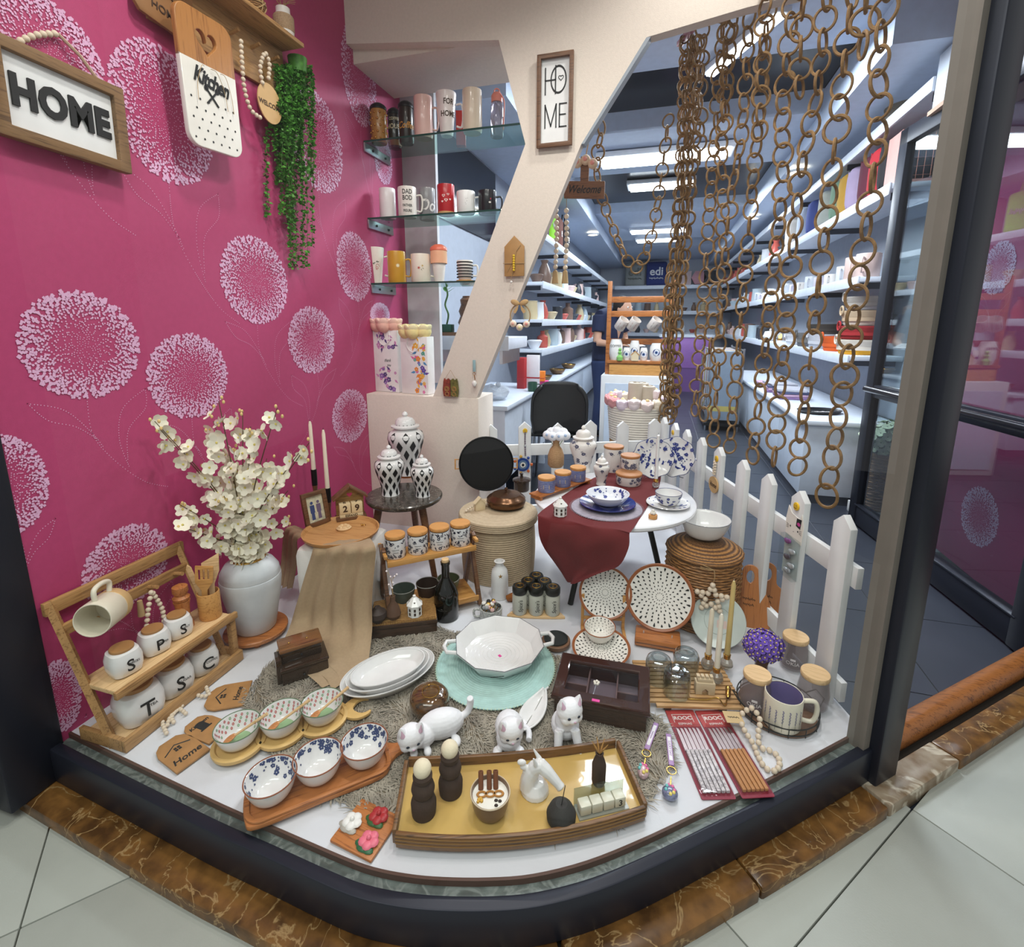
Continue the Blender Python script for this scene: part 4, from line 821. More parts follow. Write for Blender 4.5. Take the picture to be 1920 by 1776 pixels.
# ================================================================ gift bags on the pedestal
def giftbag(a, b, c, d, y, label, cols, flower, txt=None, side=(214, 130, 106)):
    pa, pb = PY(*a, y), PY(*b, y); wd = pb.x-pa.x; hg = PY(*c, y).z-.695; dp = .06
    t = T('gift_bag', label, 'gift bag', ((pa.x+pb.x)/2, y, .6965), -.15)
    obj('bag', box(-wd/2, wd/2, 0, dp, 0, hg), P('bag_white', (238, 234, 234), .5), t, bev=.001); obj('side_panel', box(-wd/2-.0006, -wd/2, .002, dp-.002, .001, hg-.001), P('bag_side%d' % side[0], side, .6), t)
    q = random.Random(label); gs = {}
    for k in range(46):
        cc = q.choice(cols); x = q.uniform(-.5, .5)*wd*.92; v = q.random(); v = v*.4 if k % 2 else 1-v*.3
        if txt is None: v = q.random(); x = abs(x)*.92
        gs.setdefault(cc, []).append(tr(flower2(q.uniform(.008, .017), (0, 0), 5, q.random()*6) if q.random() < .6 else leaf2(.03, .013, (0, 0), q.random()*6), loc=(x*.9, .01+v*(hg-.022), q.uniform(0, .0003))))
    for cc, g in gs.items(): obj('floral_print', up(join(*g), (0, -.0004, 0)), P('bagprint_%d_%d_%d' % cc, cc, .6), t, smooth=0)
    if txt: obj('lettering', up(join(tr(text('thank', .016, .0, .0003, .4, .8), loc=(.012, .012, 0)), tr(text('you', .014, .0, .0003, .4, .8), loc=(.02, -.012, 0))), (0, -.0008, hg*.48)), ink, t, smooth=0)
    for yy in (-.001, dp+.001): obj('cord_handle', tube(spl([(-wd*.2, yy, hg-.01), (-wd*.22, yy-.004, hg-.05), (0, yy-.008, hg-.075), (wd*.22, yy-.004, hg-.05), (wd*.2, yy, hg-.01)], 5), .0018, 6), P('cord_white', (240, 238, 236), .6), t)
    f = T('paper_flowers', label.split(' gift')[0]+' bag filler of %s paper roses' % flower[0], 'artificial flowers', ((pa.x+pb.x)/2, y+dp/2-.01, .6965+hg-.004), 0, sc=1.32)
    for k, (x, yy) in enumerate(((-.036, 0), (0, -.016), (.036, 0), (-.015, .02), (.02, .022))):
        o = obj('rose', ball(.03, (x, yy, .022), (1, 1, .95), 14, 9), P('rose_'+flower[0], flower[1], .7, var=.15, vs=40), f)
        for j in range(6): obj('rose_petal', tr(ball(.019, sc=(.35, 1, 1.1), n=10, k=6), M=Matrix.Translation((x, yy, .026)) @ Matrix.Rotation(j*1.05+k, 4, 'Z') @ Matrix.Translation((.021, 0, .004)) @ Matrix.Rotation(.5, 4, 'Y')), P('rose2_'+flower[0], flower[2], .7), o, share='rp%s%d%d' % (flower[0], k, j))
    obj('calyx', join(*[tr(leaf2(.03, .016), M=Matrix.Translation((0, 0, .004)) @ Matrix.Rotation(j*.7, 4, 'Z') @ Matrix.Scale(1.6, 4, (1, 0, 0)) @ Matrix.Rotation(-.2, 4, 'Y')) for j in range(9)]), P('calyx', (112, 92, 44), .8), f, smooth=0)
giftbag((702, 738), (751, 742), (727, 620), None, 2.28, 'white gift bag lettered thank you with purple blossoms', [(150, 110, 180), (206, 140, 190), (90, 70, 130)], ('pink', (240, 186, 170), (244, 200, 186)), True)
giftbag((752, 742), (806, 744), (780, 632), None, 2.245, 'white gift bag painted with bright watercolour flowers', [(240, 150, 60), (226, 110, 170), (80, 150, 200), (110, 80, 170), (246, 190, 80), (90, 170, 150)], ('yellow', (246, 226, 160), (250, 236, 190)), None, (226, 214, 216))
# ================================================================ centre of the display
# marble topped stool and ginger jars
sz = .355; sc_ = Vector((-.975, 1.745, 0)); t = T('marble_stool', 'round dark marble topped stool with brown wooden legs', 'stool', sc_, 0)
obj('top', lathe([(0, sz-.02), (.15, sz-.02), (.156, sz-.012), (.156, sz-.004), (.152, sz), (0, sz)], 48), VEIN('dark_marble', (78, 72, 66), (124, 114, 104), 18, .18, (56, 50, 44), .014), t)
for a in (-.35, 1.75, 3.85): obj('leg', tube([(.1*math.cos(a), .1*math.sin(a), sz-.02), (.17*math.cos(a), .17*math.sin(a), 0)], [.016, .011], 10), walnut, t)
def ginger(loc, r, h, label, mat, deco, lidh=.26, knob=True, n=40, group=None):
    t = T('ginger_jar', label, 'jar', loc, face(loc), group); hb = h*(1-lidh)
    pr = [(r*.62, 0), (r*.6, hb*.05), (r*.58, hb*.16), (r*.72, hb*.4), (r*.95, hb*.68), (r, hb*.8), (r*.92, hb*.9), (r*.66, hb*.97), (r*.6, hb)]
    pr = [(p[0], p[1]) for p in spl([(a, b, 0) for a, b in pr], 3)]
    obj('body', lathe([(0, 0)]+pr+[(0, hb)], n), mat, t)
    lh = h*lidh; lp = [(r*.66, hb), (r*.78, hb+lh*.06), (r*.78, hb+lh*.14), (r*.56, hb+lh*.2), (r*.54, hb+lh*.42), (r*.4, hb+lh*.6), (r*.12, hb+lh*.68)]
    l = obj('lid', lathe([(0, hb)]+lp+[(0, hb+lh*.68)], n), mat, t)
    if knob: obj('knob', lathe([(0, hb+lh*.66), (r*.1, hb+lh*.68), (r*.17, hb+lh*.8), (r*.12, hb+lh*.92), (0, hb+lh)], 16), mat, l)
    deco(t, pr, l, lp, r, hb); return t
def diamonds(t, pr, l, lp, r, hb):
    L = sum(math.dist(a, b) for a, b in zip(pr, pr[1:])); gs = []
    for row in range(5):
        s0 = L*(.1+.175*row); rad = np.interp(s0, np.cumsum([0]+[math.dist(a, b) for a, b in zip(pr, pr[1:])]), [p[0] for p in pr]); n = 8; hw = .8*PI*rad/n*.62; hv = L*.115
        for k in range(n): gs.append(wrap(pr, ([(0, -hv, 0), (hw*.55, -hv*.5, 0), (hw, 0, 0), (hw*.55, hv*.5, 0), (0, hv, 0), (-hw*.55, hv*.5, 0), (-hw, 0, 0), (-hw*.55, -hv*.5, 0)], [tuple(range(8))]), TAU*(k+.5*(row % 2))/n, s0, .0012))
    obj('diamond_pattern', join(*gs), ink, t, smooth=0); gs = []
    Ll = sum(math.dist(a, b) for a, b in zip(lp[3:], lp[4:]))
    for k in range(8): gs.append(wrap(lp[3:], poly([(-r*.13, 0), (r*.13, 0), (0, Ll*.42)]), TAU*k/8, .001, .001))
    obj('lid_pattern', join(*gs), ink, l, smooth=0)
c = G(758, 896, sz); t = T('wooden_plinth', 'low wooden base under the tallest black and white jar', 'stand', (c.x, c.y+.03, sz), 0); obj('disc', cyl(.042, 0, .012, 28), acacia, t, bev=.002); obj('foot', cyl(.03, -.0005, .004, 16), acacia, t)
s_ = S((c.x, c.y+.03, sz)); ginger((c.x, c.y+.03, sz+.012), 33*s_, ZT((c.x, c.y+.03), 771)-sz-.012, 'tallest black and white diamond ginger jar on the marble stool', gloss_white, diamonds)
for px, pyb, w_, pyt, lab in ((733, 932, 54, 834, 'medium black and white diamond ginger jar on the marble stool'), (793, 934, 43, 852, 'smallest black and white diamond ginger jar on the marble stool')):
    c, r, h = B(px, pyb, w_*.62, pyt, sz); ginger((c.x, c.y, sz), w_/2*S(c), h, lab, gloss_white, diamonds)
# little rack with four canisters and bowls below
ra, rb_ = G(728, 1056, .235), G(890, 1024, .235); rl = (rb_-ra).length; rz2 = math.atan2(rb_.y-ra.y, rb_.x-ra.x)
rk2 = T('spice_rack', 'two tier bamboo rack with floral canisters on top', 'rack', (ra.x, ra.y, 0), rz2)
s = obj('top_shelf', box(0, rl, 0, .11, .222, .232), bamboo, rk2, bev=.002); obj('front_lip', box(-.004, rl+.004, -.008, 0, .22, .24), bamboo, s, bev=.001)
s = obj('bottom_shelf', box(0, rl, -.02, .13, .03, .04), bamboo, rk2, bev=.002); obj('front_lip', box(-.004, rl+.004, -.028, -.02, .028, .048), bamboo, s, bev=.001)
for x in (-.008, rl+.008):
    for y0, y1 in ((-.03, .09), (.15, .03)): obj('leg', tr(bx(0, 0, 0, .014, .022, .285), M=Matrix.Translation((x, (y0+y1)/2, .14)) @ Matrix.Rotation(math.atan2(y0-y1, .28), 4, 'X')), walnut, rk2, bev=.002)
    obj('side_rail', box(x-.006, x+.006, -.005, .115, .25, .262), bamboo, rk2, bev=.001)
floralm = P('floral_white', (232, 232, 234), .3); navy = P('navy_print', (34, 36, 58), .5)
def rings_on(t, pr, n, mat, seed, rad=(.003, .006)):
    q = random.Random(seed); gs = []; L = sum(math.dist(a, b) for a, b in zip(pr, pr[1:]))
    for k in range(n):
        r_ = q.uniform(*rad); th = q.uniform(0, TAU); s0 = q.uniform(.04, .96)*L
        if abs((th+PI/2+PI) % TAU-PI) < .55 and .3*L < s0 < .62*L: continue
        g = ([(r_*f*math.cos(TAU*i/7), r_*f*math.sin(TAU*i/7), 0) for f in (1, .45) for i in range(7)], [(i, (i+1) % 7, 7+(i+1) % 7, 7+i) for i in range(7)]) if q.random() < .6 else leaf2(r_*2.6, r_*.9, (0, 0), q.uniform(0, TAU))
        gs.append(wrap(pr, g, th, s0))
    return obj('floral_print', join(*gs), mat, t, smooth=0)
for i, (px, lab) in enumerate(((743, 'wooden lidded floral canister at the ottoman end of the bamboo rack'), (784, 'second floral canister along the bamboo rack from the ottoman'), (822, 'third floral canister along the bamboo rack from the ottoman'), (857, 'wooden lidded floral canister beside the rope basket'))):
    x = rl*(.115+.255*i); t = T('floral_canister', lab, 'canister', rk2.matrix_world @ Vector((0, 0, 0)), 0, 'floral canisters on the bamboo rack')
    p = Vector((ra.x, ra.y, .2325))+Matrix.Rotation(rz2, 4, 'Z') @ Vector((x, .05, 0)); t.location = p; t.rotation_euler[2] = face(p); r = 18.5*S(p); h = .07
    obj('body', lathe([(0, 0), (r*.94, 0), (r, .004), (r, h), (0, h)], 32), floralm, t); obj('seal', lathe([(r*.9, h), (r*.98, h), (r*.98, h+.003), (0, h+.003)], 32), ink, t); jarlid(t, r*1.02, h+.003, .012)
    rings_on(t, [(r, .004), (r, h)], 110, navy, i); obj('lettering', wrap([(r, .004), (r, h)], join(scrib(.024, .005, r=.0004), tr(scrib(.018, .004, r=.0004), loc=(0, -.009, 0))), -PI/2, h*.45), ink, t, smooth=0)
for px, cc, in_, lab in ((.055, (84, 94, 86), (58, 70, 66), 'dark green bowl on the lower rack shelf beside the berries'), (.145, (70, 56, 50), (40, 30, 28), 'dark brown bowl in the middle of the lower rack shelf'), (.225, (92, 98, 70), (70, 80, 66), 'olive bowl on the lower rack shelf behind the bottle')):
    p = Vector((ra.x, ra.y, .0405))+Matrix.Rotation(rz2, 4, 'Z') @ Vector((px, .04, 0)); t = T('stoneware_bowl', lab, 'bowl', p, 0, 'bowls on the bamboo rack')
    obj('bowl', lathe([(0, 0), (.024, 0), (.032, .01), (.042, .06), (.043, .066), (.0405, .066), (.038, .055), (.03, .012), (0, .008)], 32), P('stone_%d' % cc[0], cc, .35), t); obj('rim', torus(.0418, .0013, 32, 6, (0, 0, .0665)), P('rim_grey', (150, 150, 144), .4), t)
# rattan topped case with small vases and lantern
pts = [(697, 1190), (820, 1178), (790, 1118), (690, 1128)]; ca, cb = G(697, 1203), G(820, 1188); rl3 = (cb-ca).length; rz3 = math.atan2(cb.y-ca.y, cb.x-ca.x)
t = T('rattan_case', 'dark box with a woven rattan lid beside the cloth', 'box', (ca.x, ca.y, .004), rz3); obj('case', box(0, rl3, 0, .145, .0, .034), darkwood, t, bev=.002); obj('lid_band', box(-.002, rl3+.002, -.002, .147, .036, .05), darkwood, t, bev=.002)
obj('woven_top', box(.001, rl3-.001, .001, .144, .05, .056), ridged('woven', (206, 160, 92), (120, 78, 38), 75, kind='X', twist=50, dist=.004), t)
for k in range(13): obj('rattan_cord', tube(spl([(.004+.0*k, .008+.0108*k, .057), (rl3*.3, .011+.0108*k, .0585), (rl3*.7, .006+.0108*k, .057), (rl3-.004, .009+.0108*k, .058)], 4), .0042, 6), ridged('cord_twist', (204, 158, 92), (122, 80, 40), 160, kind='X', twist=40, dist=.002), t)
cz = .066; inv = lambda px, py: G(px, py, cz)
def vase(name, label, p, prof, mat, cat='vase', n=28, rim=None):
    t = T(name, label, cat, p, face(p)); obj('body', lathe(prof, n), mat, t)
    if rim: obj('rim', torus(rim[0], rim[1], n, 6, (0, 0, rim[2])), mat, t)
    return t
clay = P('brown_clay', (92, 64, 46), .6, var=.2, vs=40)
vase('round_vase', 'small round dark brown vase on the rattan lid', inv(709, 1164), [(0, 0), (.018, 0), (.03, .018), (.028, .034), (.012, .046), (.01, .05), (.006, .05), (0, .045)], P('dark_clay', (56, 42, 36), .6), rim=(.009, .002, .05))
p = inv(738, 1158); vase('bud_vase', 'brown bottle shaped bud vase on the rattan lid', p, [(0, 0), (.018, 0), (.026, .015), (.02, .04), (.008, .06), (.009, .08), (.006, .08), (.005, .06), (0, .05)], clay, rim=(.0075, .0018, .08))
t = T('berry_twig', 'thin twig with white berries in the bud vase', 'twig', p+Vector((0, 0, .05)), 0); tw = [(0, 0, 0), (.002, 0, .05), (-.004, 0, .1)]
obj('twig', tube(spl(tw, 5), .0009, 5), twine, t)
for k, (x, z) in enumerate(((-.012, .07), (.004, .08), (-.004, .1), (.012, .104), (.02, .112), (-.018, .118), (0, .06))): obj('berry', ball(.0035, n=8, k=6), P('pearl', (238, 226, 226), .3), t, loc=(x, 0, z), share='berry'); obj('twig_branch', tube([(0, 0, z-.02), (x, 0, z)], .0007, 4), twine, t)
def lantern(p, label, r, h, rz=0.):
    t = T('house_lantern', label, 'lantern', p, face(p, rz)); n = 8
    obj('wall', lathe([(0, 0), (r, 0), (r, h*.5), (r*1.05, h*.53), (0, h*.53)], n, PI/8), white, t, smooth=20); ro = obj('roof', lathe([(r*1.15, h*.53), (r*1.12, h*.56), (r*.3, h*.86), (0, h*.86)], n, PI/8), white, t, smooth=20); obj('chimney', lathe([(0, h*.84), (r*.22, h*.84), (r*.16, h*.9), (r*.22, h*.95), (0, h)], 12), white, ro)
    for k in range(8):
        a = k*PI/4; 
        for zz in (.14, .33): obj('window', tr(bx(0, 0, 0, .002, r*.28, h*.13), M=Matrix.Rotation(a, 4, 'Z') @ Matrix.Translation((r*.93, 0, h*(zz+.02)))), P('shadow_hole', (70, 56, 48), .8), t)
        if k % 2 == 0: obj('heart_hole', tr(poly(heart(r*.14, 14)), M=Matrix.Rotation(a, 4, 'Z') @ Matrix.Translation((r*.72, 0, h*.70)) @ Matrix.Rotation(PI/2-.72, 4, 'Y') @ Matrix.Rotation(PI/2, 4, 'Z')), P('shadow_hole', (70, 56, 48), .8), ro, smooth=0)
    return t
lantern(inv(778, 1152), 'white ceramic house lantern on the rattan lid', .025, .075)
# dark bottle, white vase, amber decanter, marbled mug of knobs
c, r, h = B(838, 1170, 46, 1050, 0); t = T('dark_bottle', 'dark green glass bottle with a cork', 'bottle', c, 0); bot = P('bottle_glass', (16, 16, 12), .08, coat=.6)
obj('body', lathe([(0, 0), (r*.95, 0), (r, .006), (r*.96, .016), (r, .024), (r, h*.42), (r*.8, h*.55), (r*.38, h*.68), (r*.32, h*.72), (r*.32, h*.92), (r*.38, h*.93), (r*.38, h*.97), (0, h*.97)], 36), bot, t); obj('cork', cyl(r*.3, h*.97, h*1.02, 16), palewood, t, bev=.001); obj('label_seal', wrap([(r*1.0, h*.1), (r*1.0, h*.4)], join(tr(tube([(-.02, 0, 0), (0, .006, 0), (.02, 0, 0)], .0006, 4)), scrib(.03, .006)), -PI/2, h*.12), P('embossed', (60, 58, 52), .2), t, smooth=0)
c, r, h = B(937, 1128, 33, 1052, 0); t = vase('milk_vase', 'white bottle vase with a gold leaf motif', c, [(0, 0), (r*.9, 0), (r, .006), (r*.98, h*.62), (r*.85, h*.78), (r*.48, h*.88), (r*.46, h*.95), (r*.62, h), (r*.4, h), (r*.36, h*.9), (0, h*.8)], gloss_white)
obj('gold_leaf', wrap([(r, .006), (r*.98, h*.62), (r*.85, h*.78)], join(*[leaf2(.009, .004, (0, 0), TAU*i/5+.3) for i in range(5)]), -PI/2+.1, h*.64), gold, t, smooth=0)
c = G(970, 1128); t = T('amber_figurine', 'small amber glass animal figurine behind the spice jars', 'figurine', (c.x, c.y, 0), face(c)); am = P('amber_glass', (168, 98, 34), .08, trans=.4)
obj('body', tube(spl([(-.04, 0, .012), (-.015, 0, .02), (.015, 0, .022), (.03, 0, .05), (.032, 0, .085)], 5), [.012+.006*math.sin(i/21*PI) for i in range(21)], 10), am, t); obj('head', ball(.01, (.036, 0, .092), (1.4, 1, 1), 10, 6), gold, t)
for x in (-.025, .015): obj('foot', cyl(.006, 0, .015, 8), am, t, loc=(x, 0, 0))
c, r, h = B(921, 1172, 42, 1138, 0); t = T('marbled_mug', 'grey marbled mug filled with drawer knobs', 'mug', c, face(c)); mm = VEIN('mug_marble', (196, 196, 192), (120, 122, 118), 30, .2, (170, 172, 168), .05)
obj('cup', lathe(mugprof(r, h, .004), 32), mm, t); handle(t, r, h*.2, h*.8, .022, .0045, mm, PI)
q = random.Random(4); kc = [P('knob_white', (236, 234, 230), .25), P('knob_pink', (206, 170, 166), .3), gold, P('knob_grey', (150, 150, 152), .3), cream, ink]
for k in range(15):
    a = q.uniform(0, TAU); rr_ = r*.72*math.sqrt(q.random()); z = h*q.uniform(.88, 1.02); o = Vector((rr_*math.cos(a), rr_*math.sin(a), z)); tip = o+Vector((math.cos(a)*.008, math.sin(a)*.008, .018+.008*q.random()))
    u = T('drawer_knob', 'small round drawer knob heaped in the marbled mug', 'knob', c+Matrix.Rotation(t.rotation_euler[2], 4, 'Z') @ o, q.uniform(0, 6), 'drawer knobs in the mug', q.uniform(-.5, .5), q.uniform(-.5, .5))
    obj('head', lathe([(0, .004), (.0075, .005), (.0085, .009), (.006, .013), (0, .0135)], 14), kc[k % 6], u); obj('bolt', cyl(.0016, -.012, .005, 8), gold, u)
# spice jars on a pale board
c = G(1005, 1150); t = T('jar_board', 'pale wooden triangle board under six spice jars', 'board', (c.x, c.y, .001), face(c)); s_ = S(c)
obj('board', plate2d([spl2d for spl2d in [[(p[0], p[1]) for p in spl([(-.085, -.035, 0), (.085, -.035, 0), (.095, -.015, 0), (.02, .085, 0), (-.02, .085, 0), (-.095, -.015, 0)], 5, True)]]], .009), palewood, t, bev=.001)
for k, (x, y, lab) in enumerate(((-.06, -.012, 'front row, white vase end'), (0, -.012, 'middle of the front row'), (.06, -.012, 'front row, dotted plate end'), (-.03, .03, 'second row, white vase end'), (.03, .03, 'second row, dotted plate end'), (0, .07, 'at the back of the triangle'))):
    p = Vector((c.x, c.y, .0105))+Matrix.Rotation(face(c), 4, 'Z') @ Vector((x, y, 0)); u = T('spice_jar', 'frosted spice jar with black lid, '+lab, 'jar', p, face(c)+.2, 'spice jars on the board')
    obj('glass', lathe([(0, 0), (.024, 0), (.0265, .004), (.0265, .072), (.022, .08), (0, .08)], 28), P('frosted_jar', (214, 214, 200), .35, trans=.25), u); l = obj('lid', lathe([(0, .078), (.025, .078), (.027, .083), (.027, .102), (.024, .107), (0, .107)], 28), P('lid_black', (28, 28, 24), .35), u); obj('gold_ring', torus(.015, .0016, 24, 6, (0, 0, .107)), gold, l); obj('lid_mark', tr(text('S', .012, 0, .0004, .3), loc=(0, 0, .107)), gold, l, smooth=0)
    obj('lettering', wrap([(.0265, .004), (.0265, .072)], tr(text("Spice's", .014, .0, .0003, .25, .9), rot=(0, 0, PI/2)), -PI/2, .034), ink, u, smooth=0)
# rope basket and the cookware on it
c, r, h = B(935, 1104, 140, 957, 0); rope = ridged('rope', (196, 176, 148), (150, 128, 102), 50, .85, 'Z', .003); n_ = 26
t = T('rope_basket', 'tall beige coiled rope basket with a flat lid', 'basket', c, 0); hb = h-.035
obj('body', lathe([(0, 0)]+[pt for k in range(n_) for pt in ((r*(.94+.04*math.sin(PI*k/n_)), hb*k/n_), (r*(.965+.04*math.sin(PI*k/n_)), hb*(k+.5)/n_))]+[(r*.94, hb), (0, hb)], 48), P('rope_plain', (190, 170, 142), .9, var=.1, vs=80, bmp=.001, bsc=300), t)
l = obj('lid', lathe([(0, hb), (r*1.0, hb)]+[pt for k in range(4) for pt in ((r*1.06, hb+.003+.008*k), (r*1.035, hb+.009+.008*k))]+[(r*.98, h), (0, h)], 48), P('rope_plain', (190, 170, 142), .9), t); bz = h+.0006; bc = c
for k in range(5): obj('lid_coil', torus(r*(.2+.18*k), .003, 48, 6, (0, 0, h-.002)), P('rope_plain', (190, 170, 142), .9), l)
p = G(949, 960, bz); r = 38*S(p); p = p+away(p)*r*.8; copper = P('bronze', (104, 74, 52), .25, .7)
t = T('lidded_dish', 'round bronze coloured lidded dish on the rope basket', 'dish', (p.x, p.y, bz), 0); obj('dish', lathe([(0, 0), (r*.7, 0), (r*.95, .012), (r, .026), (r*.96, .034), (0, .034)], 40), copper, t); l = obj('lid', lathe([(r*.96, .034), (r*.98, .038), (r*.9, .045), (r*.75, .052), (r*.72, .056), (r*.3, .062), (0, .063)], 40), copper, t); obj('knob', lathe([(0, .062), (.005, .064), (.004, .07), (.008, .075), (.006, .083), (0, .085)], 14), copper, l)
p = G(893, 958, bz); t = T('wooden_house', 'tiny pale wooden house with a bead string', 'ornament', (p.x+.005, p.y+.02, bz), face(p, .4)); obj('house', up(plate2d([[(-.022, 0), (.022, 0), (.022, .032), (0, .052), (-.022, .032)]], .018)), P('pale_ply', (224, 204, 168), .7), t, bev=.001)
for s in (-1, 1): obj('roof', tr(bx(0, 0, 0, .036, .026, .003), M=Matrix.Translation((s*.0135, -.009, .0445)) @ Matrix.Rotation(s*.74, 4, 'Y')), P('pale_ply', (224, 204, 168), .7), t)
beads(t, [(-.02, .0, .02), (-.045, -.005, .014), (-.065, -.01, .006)], .0055); beads(t, [(.02, .012, .008), (.045, .012, .007), (.06, .014, .007)], .0055)
p = G(907, 925, bz); r = 52*S(p)*1.0; t = T('frying_pan', 'round black griddle plate standing on the rope basket', 'pan', (p.x, p.y+.04, bz), face(p), None, -.12); obj('plate', up(lathe([(0, 0), (r*.95, 0), (r, .004), (r, .014), (r*.97, .014), (r*.94, .006), (0, .006)], 48), (0, 0, r)), P('cast_black', (16, 17, 19), .5), t)
for s in (-1, 1): obj('side_handle', join(bx(s*(r+.016), -.006, r, .006, .01, .05), bx(s*(r+.008), -.006, r+.022, .02, .008, .004), bx(s*(r+.008), -.006, r-.022, .02, .008, .004)), bamboo, t, bev=.001)
p = G(972, 922, bz); t = T('glass_candy_jar', 'smoky brown glass jar with a knobbed lid', 'jar', (p.x+.01, p.y+.02, bz), 0); smoke = P('smoky_glass', (86, 70, 60), .08, trans=.45); obj('jar', lathe([(0, 0), (.032, 0), (.036, .006), (.036, .048), (0, .048)], 32), smoke, t); l = obj('lid', lathe([(0, .049), (.042, .049), (.042, .056), (.012, .064), (0, .064)], 32), smoke, t); obj('knob', lathe([(0, .063), (.007, .064), (.006, .078), (.009, .084), (0, .09)], 14), P('dark_clay', (56, 42, 36), .6), l)
# ================================================================ white table with the blue and white service
TZ = .385; tc = Vector((-.14, 1.885, 0)); TR = .308
t = T('white_table', 'round white side table with dark legs', 'table', tc, 0); obj('tabletop', lathe([(0, TZ-.02), (TR-.006, TZ-.02), (TR, TZ-.014), (TR, TZ-.005), (TR-.006, TZ), (0, TZ)], 64), P('table_white', (234, 234, 238), .25, coat=.3), t)
for a in (-2.2, -.1, 2.0): obj('leg', tube([(.12*math.cos(a), .12*math.sin(a), TZ-.02), (.22*math.cos(a), .22*math.sin(a), 0)], .011, 10), black, t)
runner = P('red_linen', (104, 34, 36), .9, var=.1, vs=150, bmp=.0008, bsc=700)
t = T('red_runner', 'dark red linen runner falling over the table edge', 'table runner', (0, 0, 0), 0); zt = TZ+.002
q2 = lambda a, b, z: (G(*a, z), G(*b, z)); q1 = lambda a, b, y: (PY(*a, y), PY(*b, y))
def edge(px, py, z, dr): p = PY(px, py, 1.6); return p
rows = [q2((1165, 872), (1240, 880), zt), q2((1090, 908), (1235, 915), zt), q2((1030, 948), (1205, 965), zt), q2((1012, 962), (1185, 995), zt), q2((1008, 972), (1180, 1003), zt-.006)]
rows += [(PY(1010, 1000, rows[-1][0].y-.012), PY(1178, 1030, rows[-1][1].y-.012)), (PY(1022, 1030, rows[-1][0].y-.0), PY(1160, 1062, rows[-1][1].y-.0)), (PY(1042, 1062, rows[-1][0].y+.02), PY(1120, 1078, rows[-1][1].y+.01)), (PY(1066, 1092, rows[-1][0].y+.03), PY(1078, 1096, rows[-1][1].y+.0))]
drape('runner', spl2(rows, 5), runner, t, amp=.006, waves=2)
RZt = TZ+.0035
def onT(px, py, z=None): return G(px, py, z or TZ+.0006)
ivory = P('ivory_ceramic', (236, 232, 226), .3, coat=.2); greyblue = P('toile_print', (92, 94, 116), .5); blue_ = P('cobalt_print', (42, 56, 130), .4)
def toile(mat, n, seed, sc1=1.):
    def f(t, pr, *a):
        q = random.Random(seed); L = sum(math.dist(x, y) for x, y in zip(pr, pr[1:])); gs = []
        for k in range(int(n*1.6)):
            th, s0, r_ = q.uniform(0, TAU), q.uniform(.06, .92)*L, q.uniform(.006, .012)*sc1
            for m_ in (1., .62, .3): gs.append(wrap(pr, ([(r_*m_*f_*math.cos(TAU*i/9), r_*m_*f_*math.sin(TAU*i/9)*(.85+.15*math.cos(i*2)), 0) for f_ in (1, .52) for i in range(9)], [(i, (i+1) % 9, 9+(i+1) % 9, 9+i) for i in range(9)]), th, s0))
            for j in range(4): a_ = q.uniform(0, TAU); gs.append(wrap(pr, leaf2(r_*.8, r_*.3, (r_*1.05*math.cos(a_), r_*1.05*math.sin(a_)), a_+.4), th, s0))
        obj('toile_pattern', join(*gs), mat, t, smooth=0)
    return f
p = onT(1042, 875); t = vase('rope_vase', 'tan twine wrapped bottle vase on the white table', p, [(0, 0), (.026, 0), (.034, .01), (.034, .05), (.026, .075), (.014, .092), (.013, .105), (.021, .118), (.017, .118), (.01, .1), (0, .09)], ridged('twine_wrap', (204, 166, 124), (160, 122, 84), 110, .8, 'Z', .002)); t.scale = (1.12, 1.12, 1.12)
f = T('ranunculus', 'white and blue ranunculus heads in the twine vase', 'artificial flowers', p+Vector((0, 0, .128)), 0)
for k, (x, y, z) in enumerate(((-.034, 0, .022), (-.012, -.018, .02), (.016, -.016, .022), (.036, .0, .024), (0, .012, .04), (-.022, .014, .034), (.024, .014, .036))):
    x *= 1.2; o = obj('flower_head', ball(.024, (x, y, z), (1, 1, .9), 14, 9), P('ranunculus_white', (238, 240, 246), .6), f); y < .01 and obj('flower_heart', ball(.0075, (x+.003*(k % 2), y-.019, z+.004), n=10, k=6), P('ranunculus_blue', (168, 190, 222), .6), o); obj('stem', tube([(0, 0, -.05), (x, y, z)], .0014, 5), P('green_stem', (96, 140, 60), .6), f)
p = onT(1092, 882); s_ = S(p); ginger(p, 25*s_, ZT(p, 797)-p.z, 'tall white toile ginger jar with scalloped lid on the table', ivory, toile(greyblue, 24, 1, .9), .3)
p = onT(1127, 908, RZt); s_ = S(p); ginger(p, 15*s_, ZT(p, 853)-p.z, 'small white toile ginger jar on the red runner', ivory, toile(greyblue, 16, 2, .6), .3)
def wcan(px, py, w_, pyt, z, label, seed):
    p = G(px, py, z); r = w_/2*S(p); p = p+away(p)*r*.6; h = ZT(p, pyt)-z-.012; t = T('toile_canister', label, 'canister', p, face(p), 'toile canisters'); pr = [(r*.96, .003), (r, h)]
    obj('body', lathe([(0, 0), (r*.92, 0), (r*.96, .003), (r, h), (0, h)], 32), ivory, t); toile(greyblue, 14, seed, .8)(t, pr); jarlid(t, r*1.04, h, .011, P('canister_lid2', (184, 126, 78), .5, var=.12)); return p, h
wcan(1149, 886, 36, 835, TZ+.0006, 'tallest toile canister with wooden lid', 3); p, h = wcan(1178, 911, 48, 885, RZt, 'wide low toile canister with wooden lid on the runner', 4)
wcan(1181, 880, 35, 852, RZt+h+.012, 'middle sized toile canister stacked on the wide one', 5)
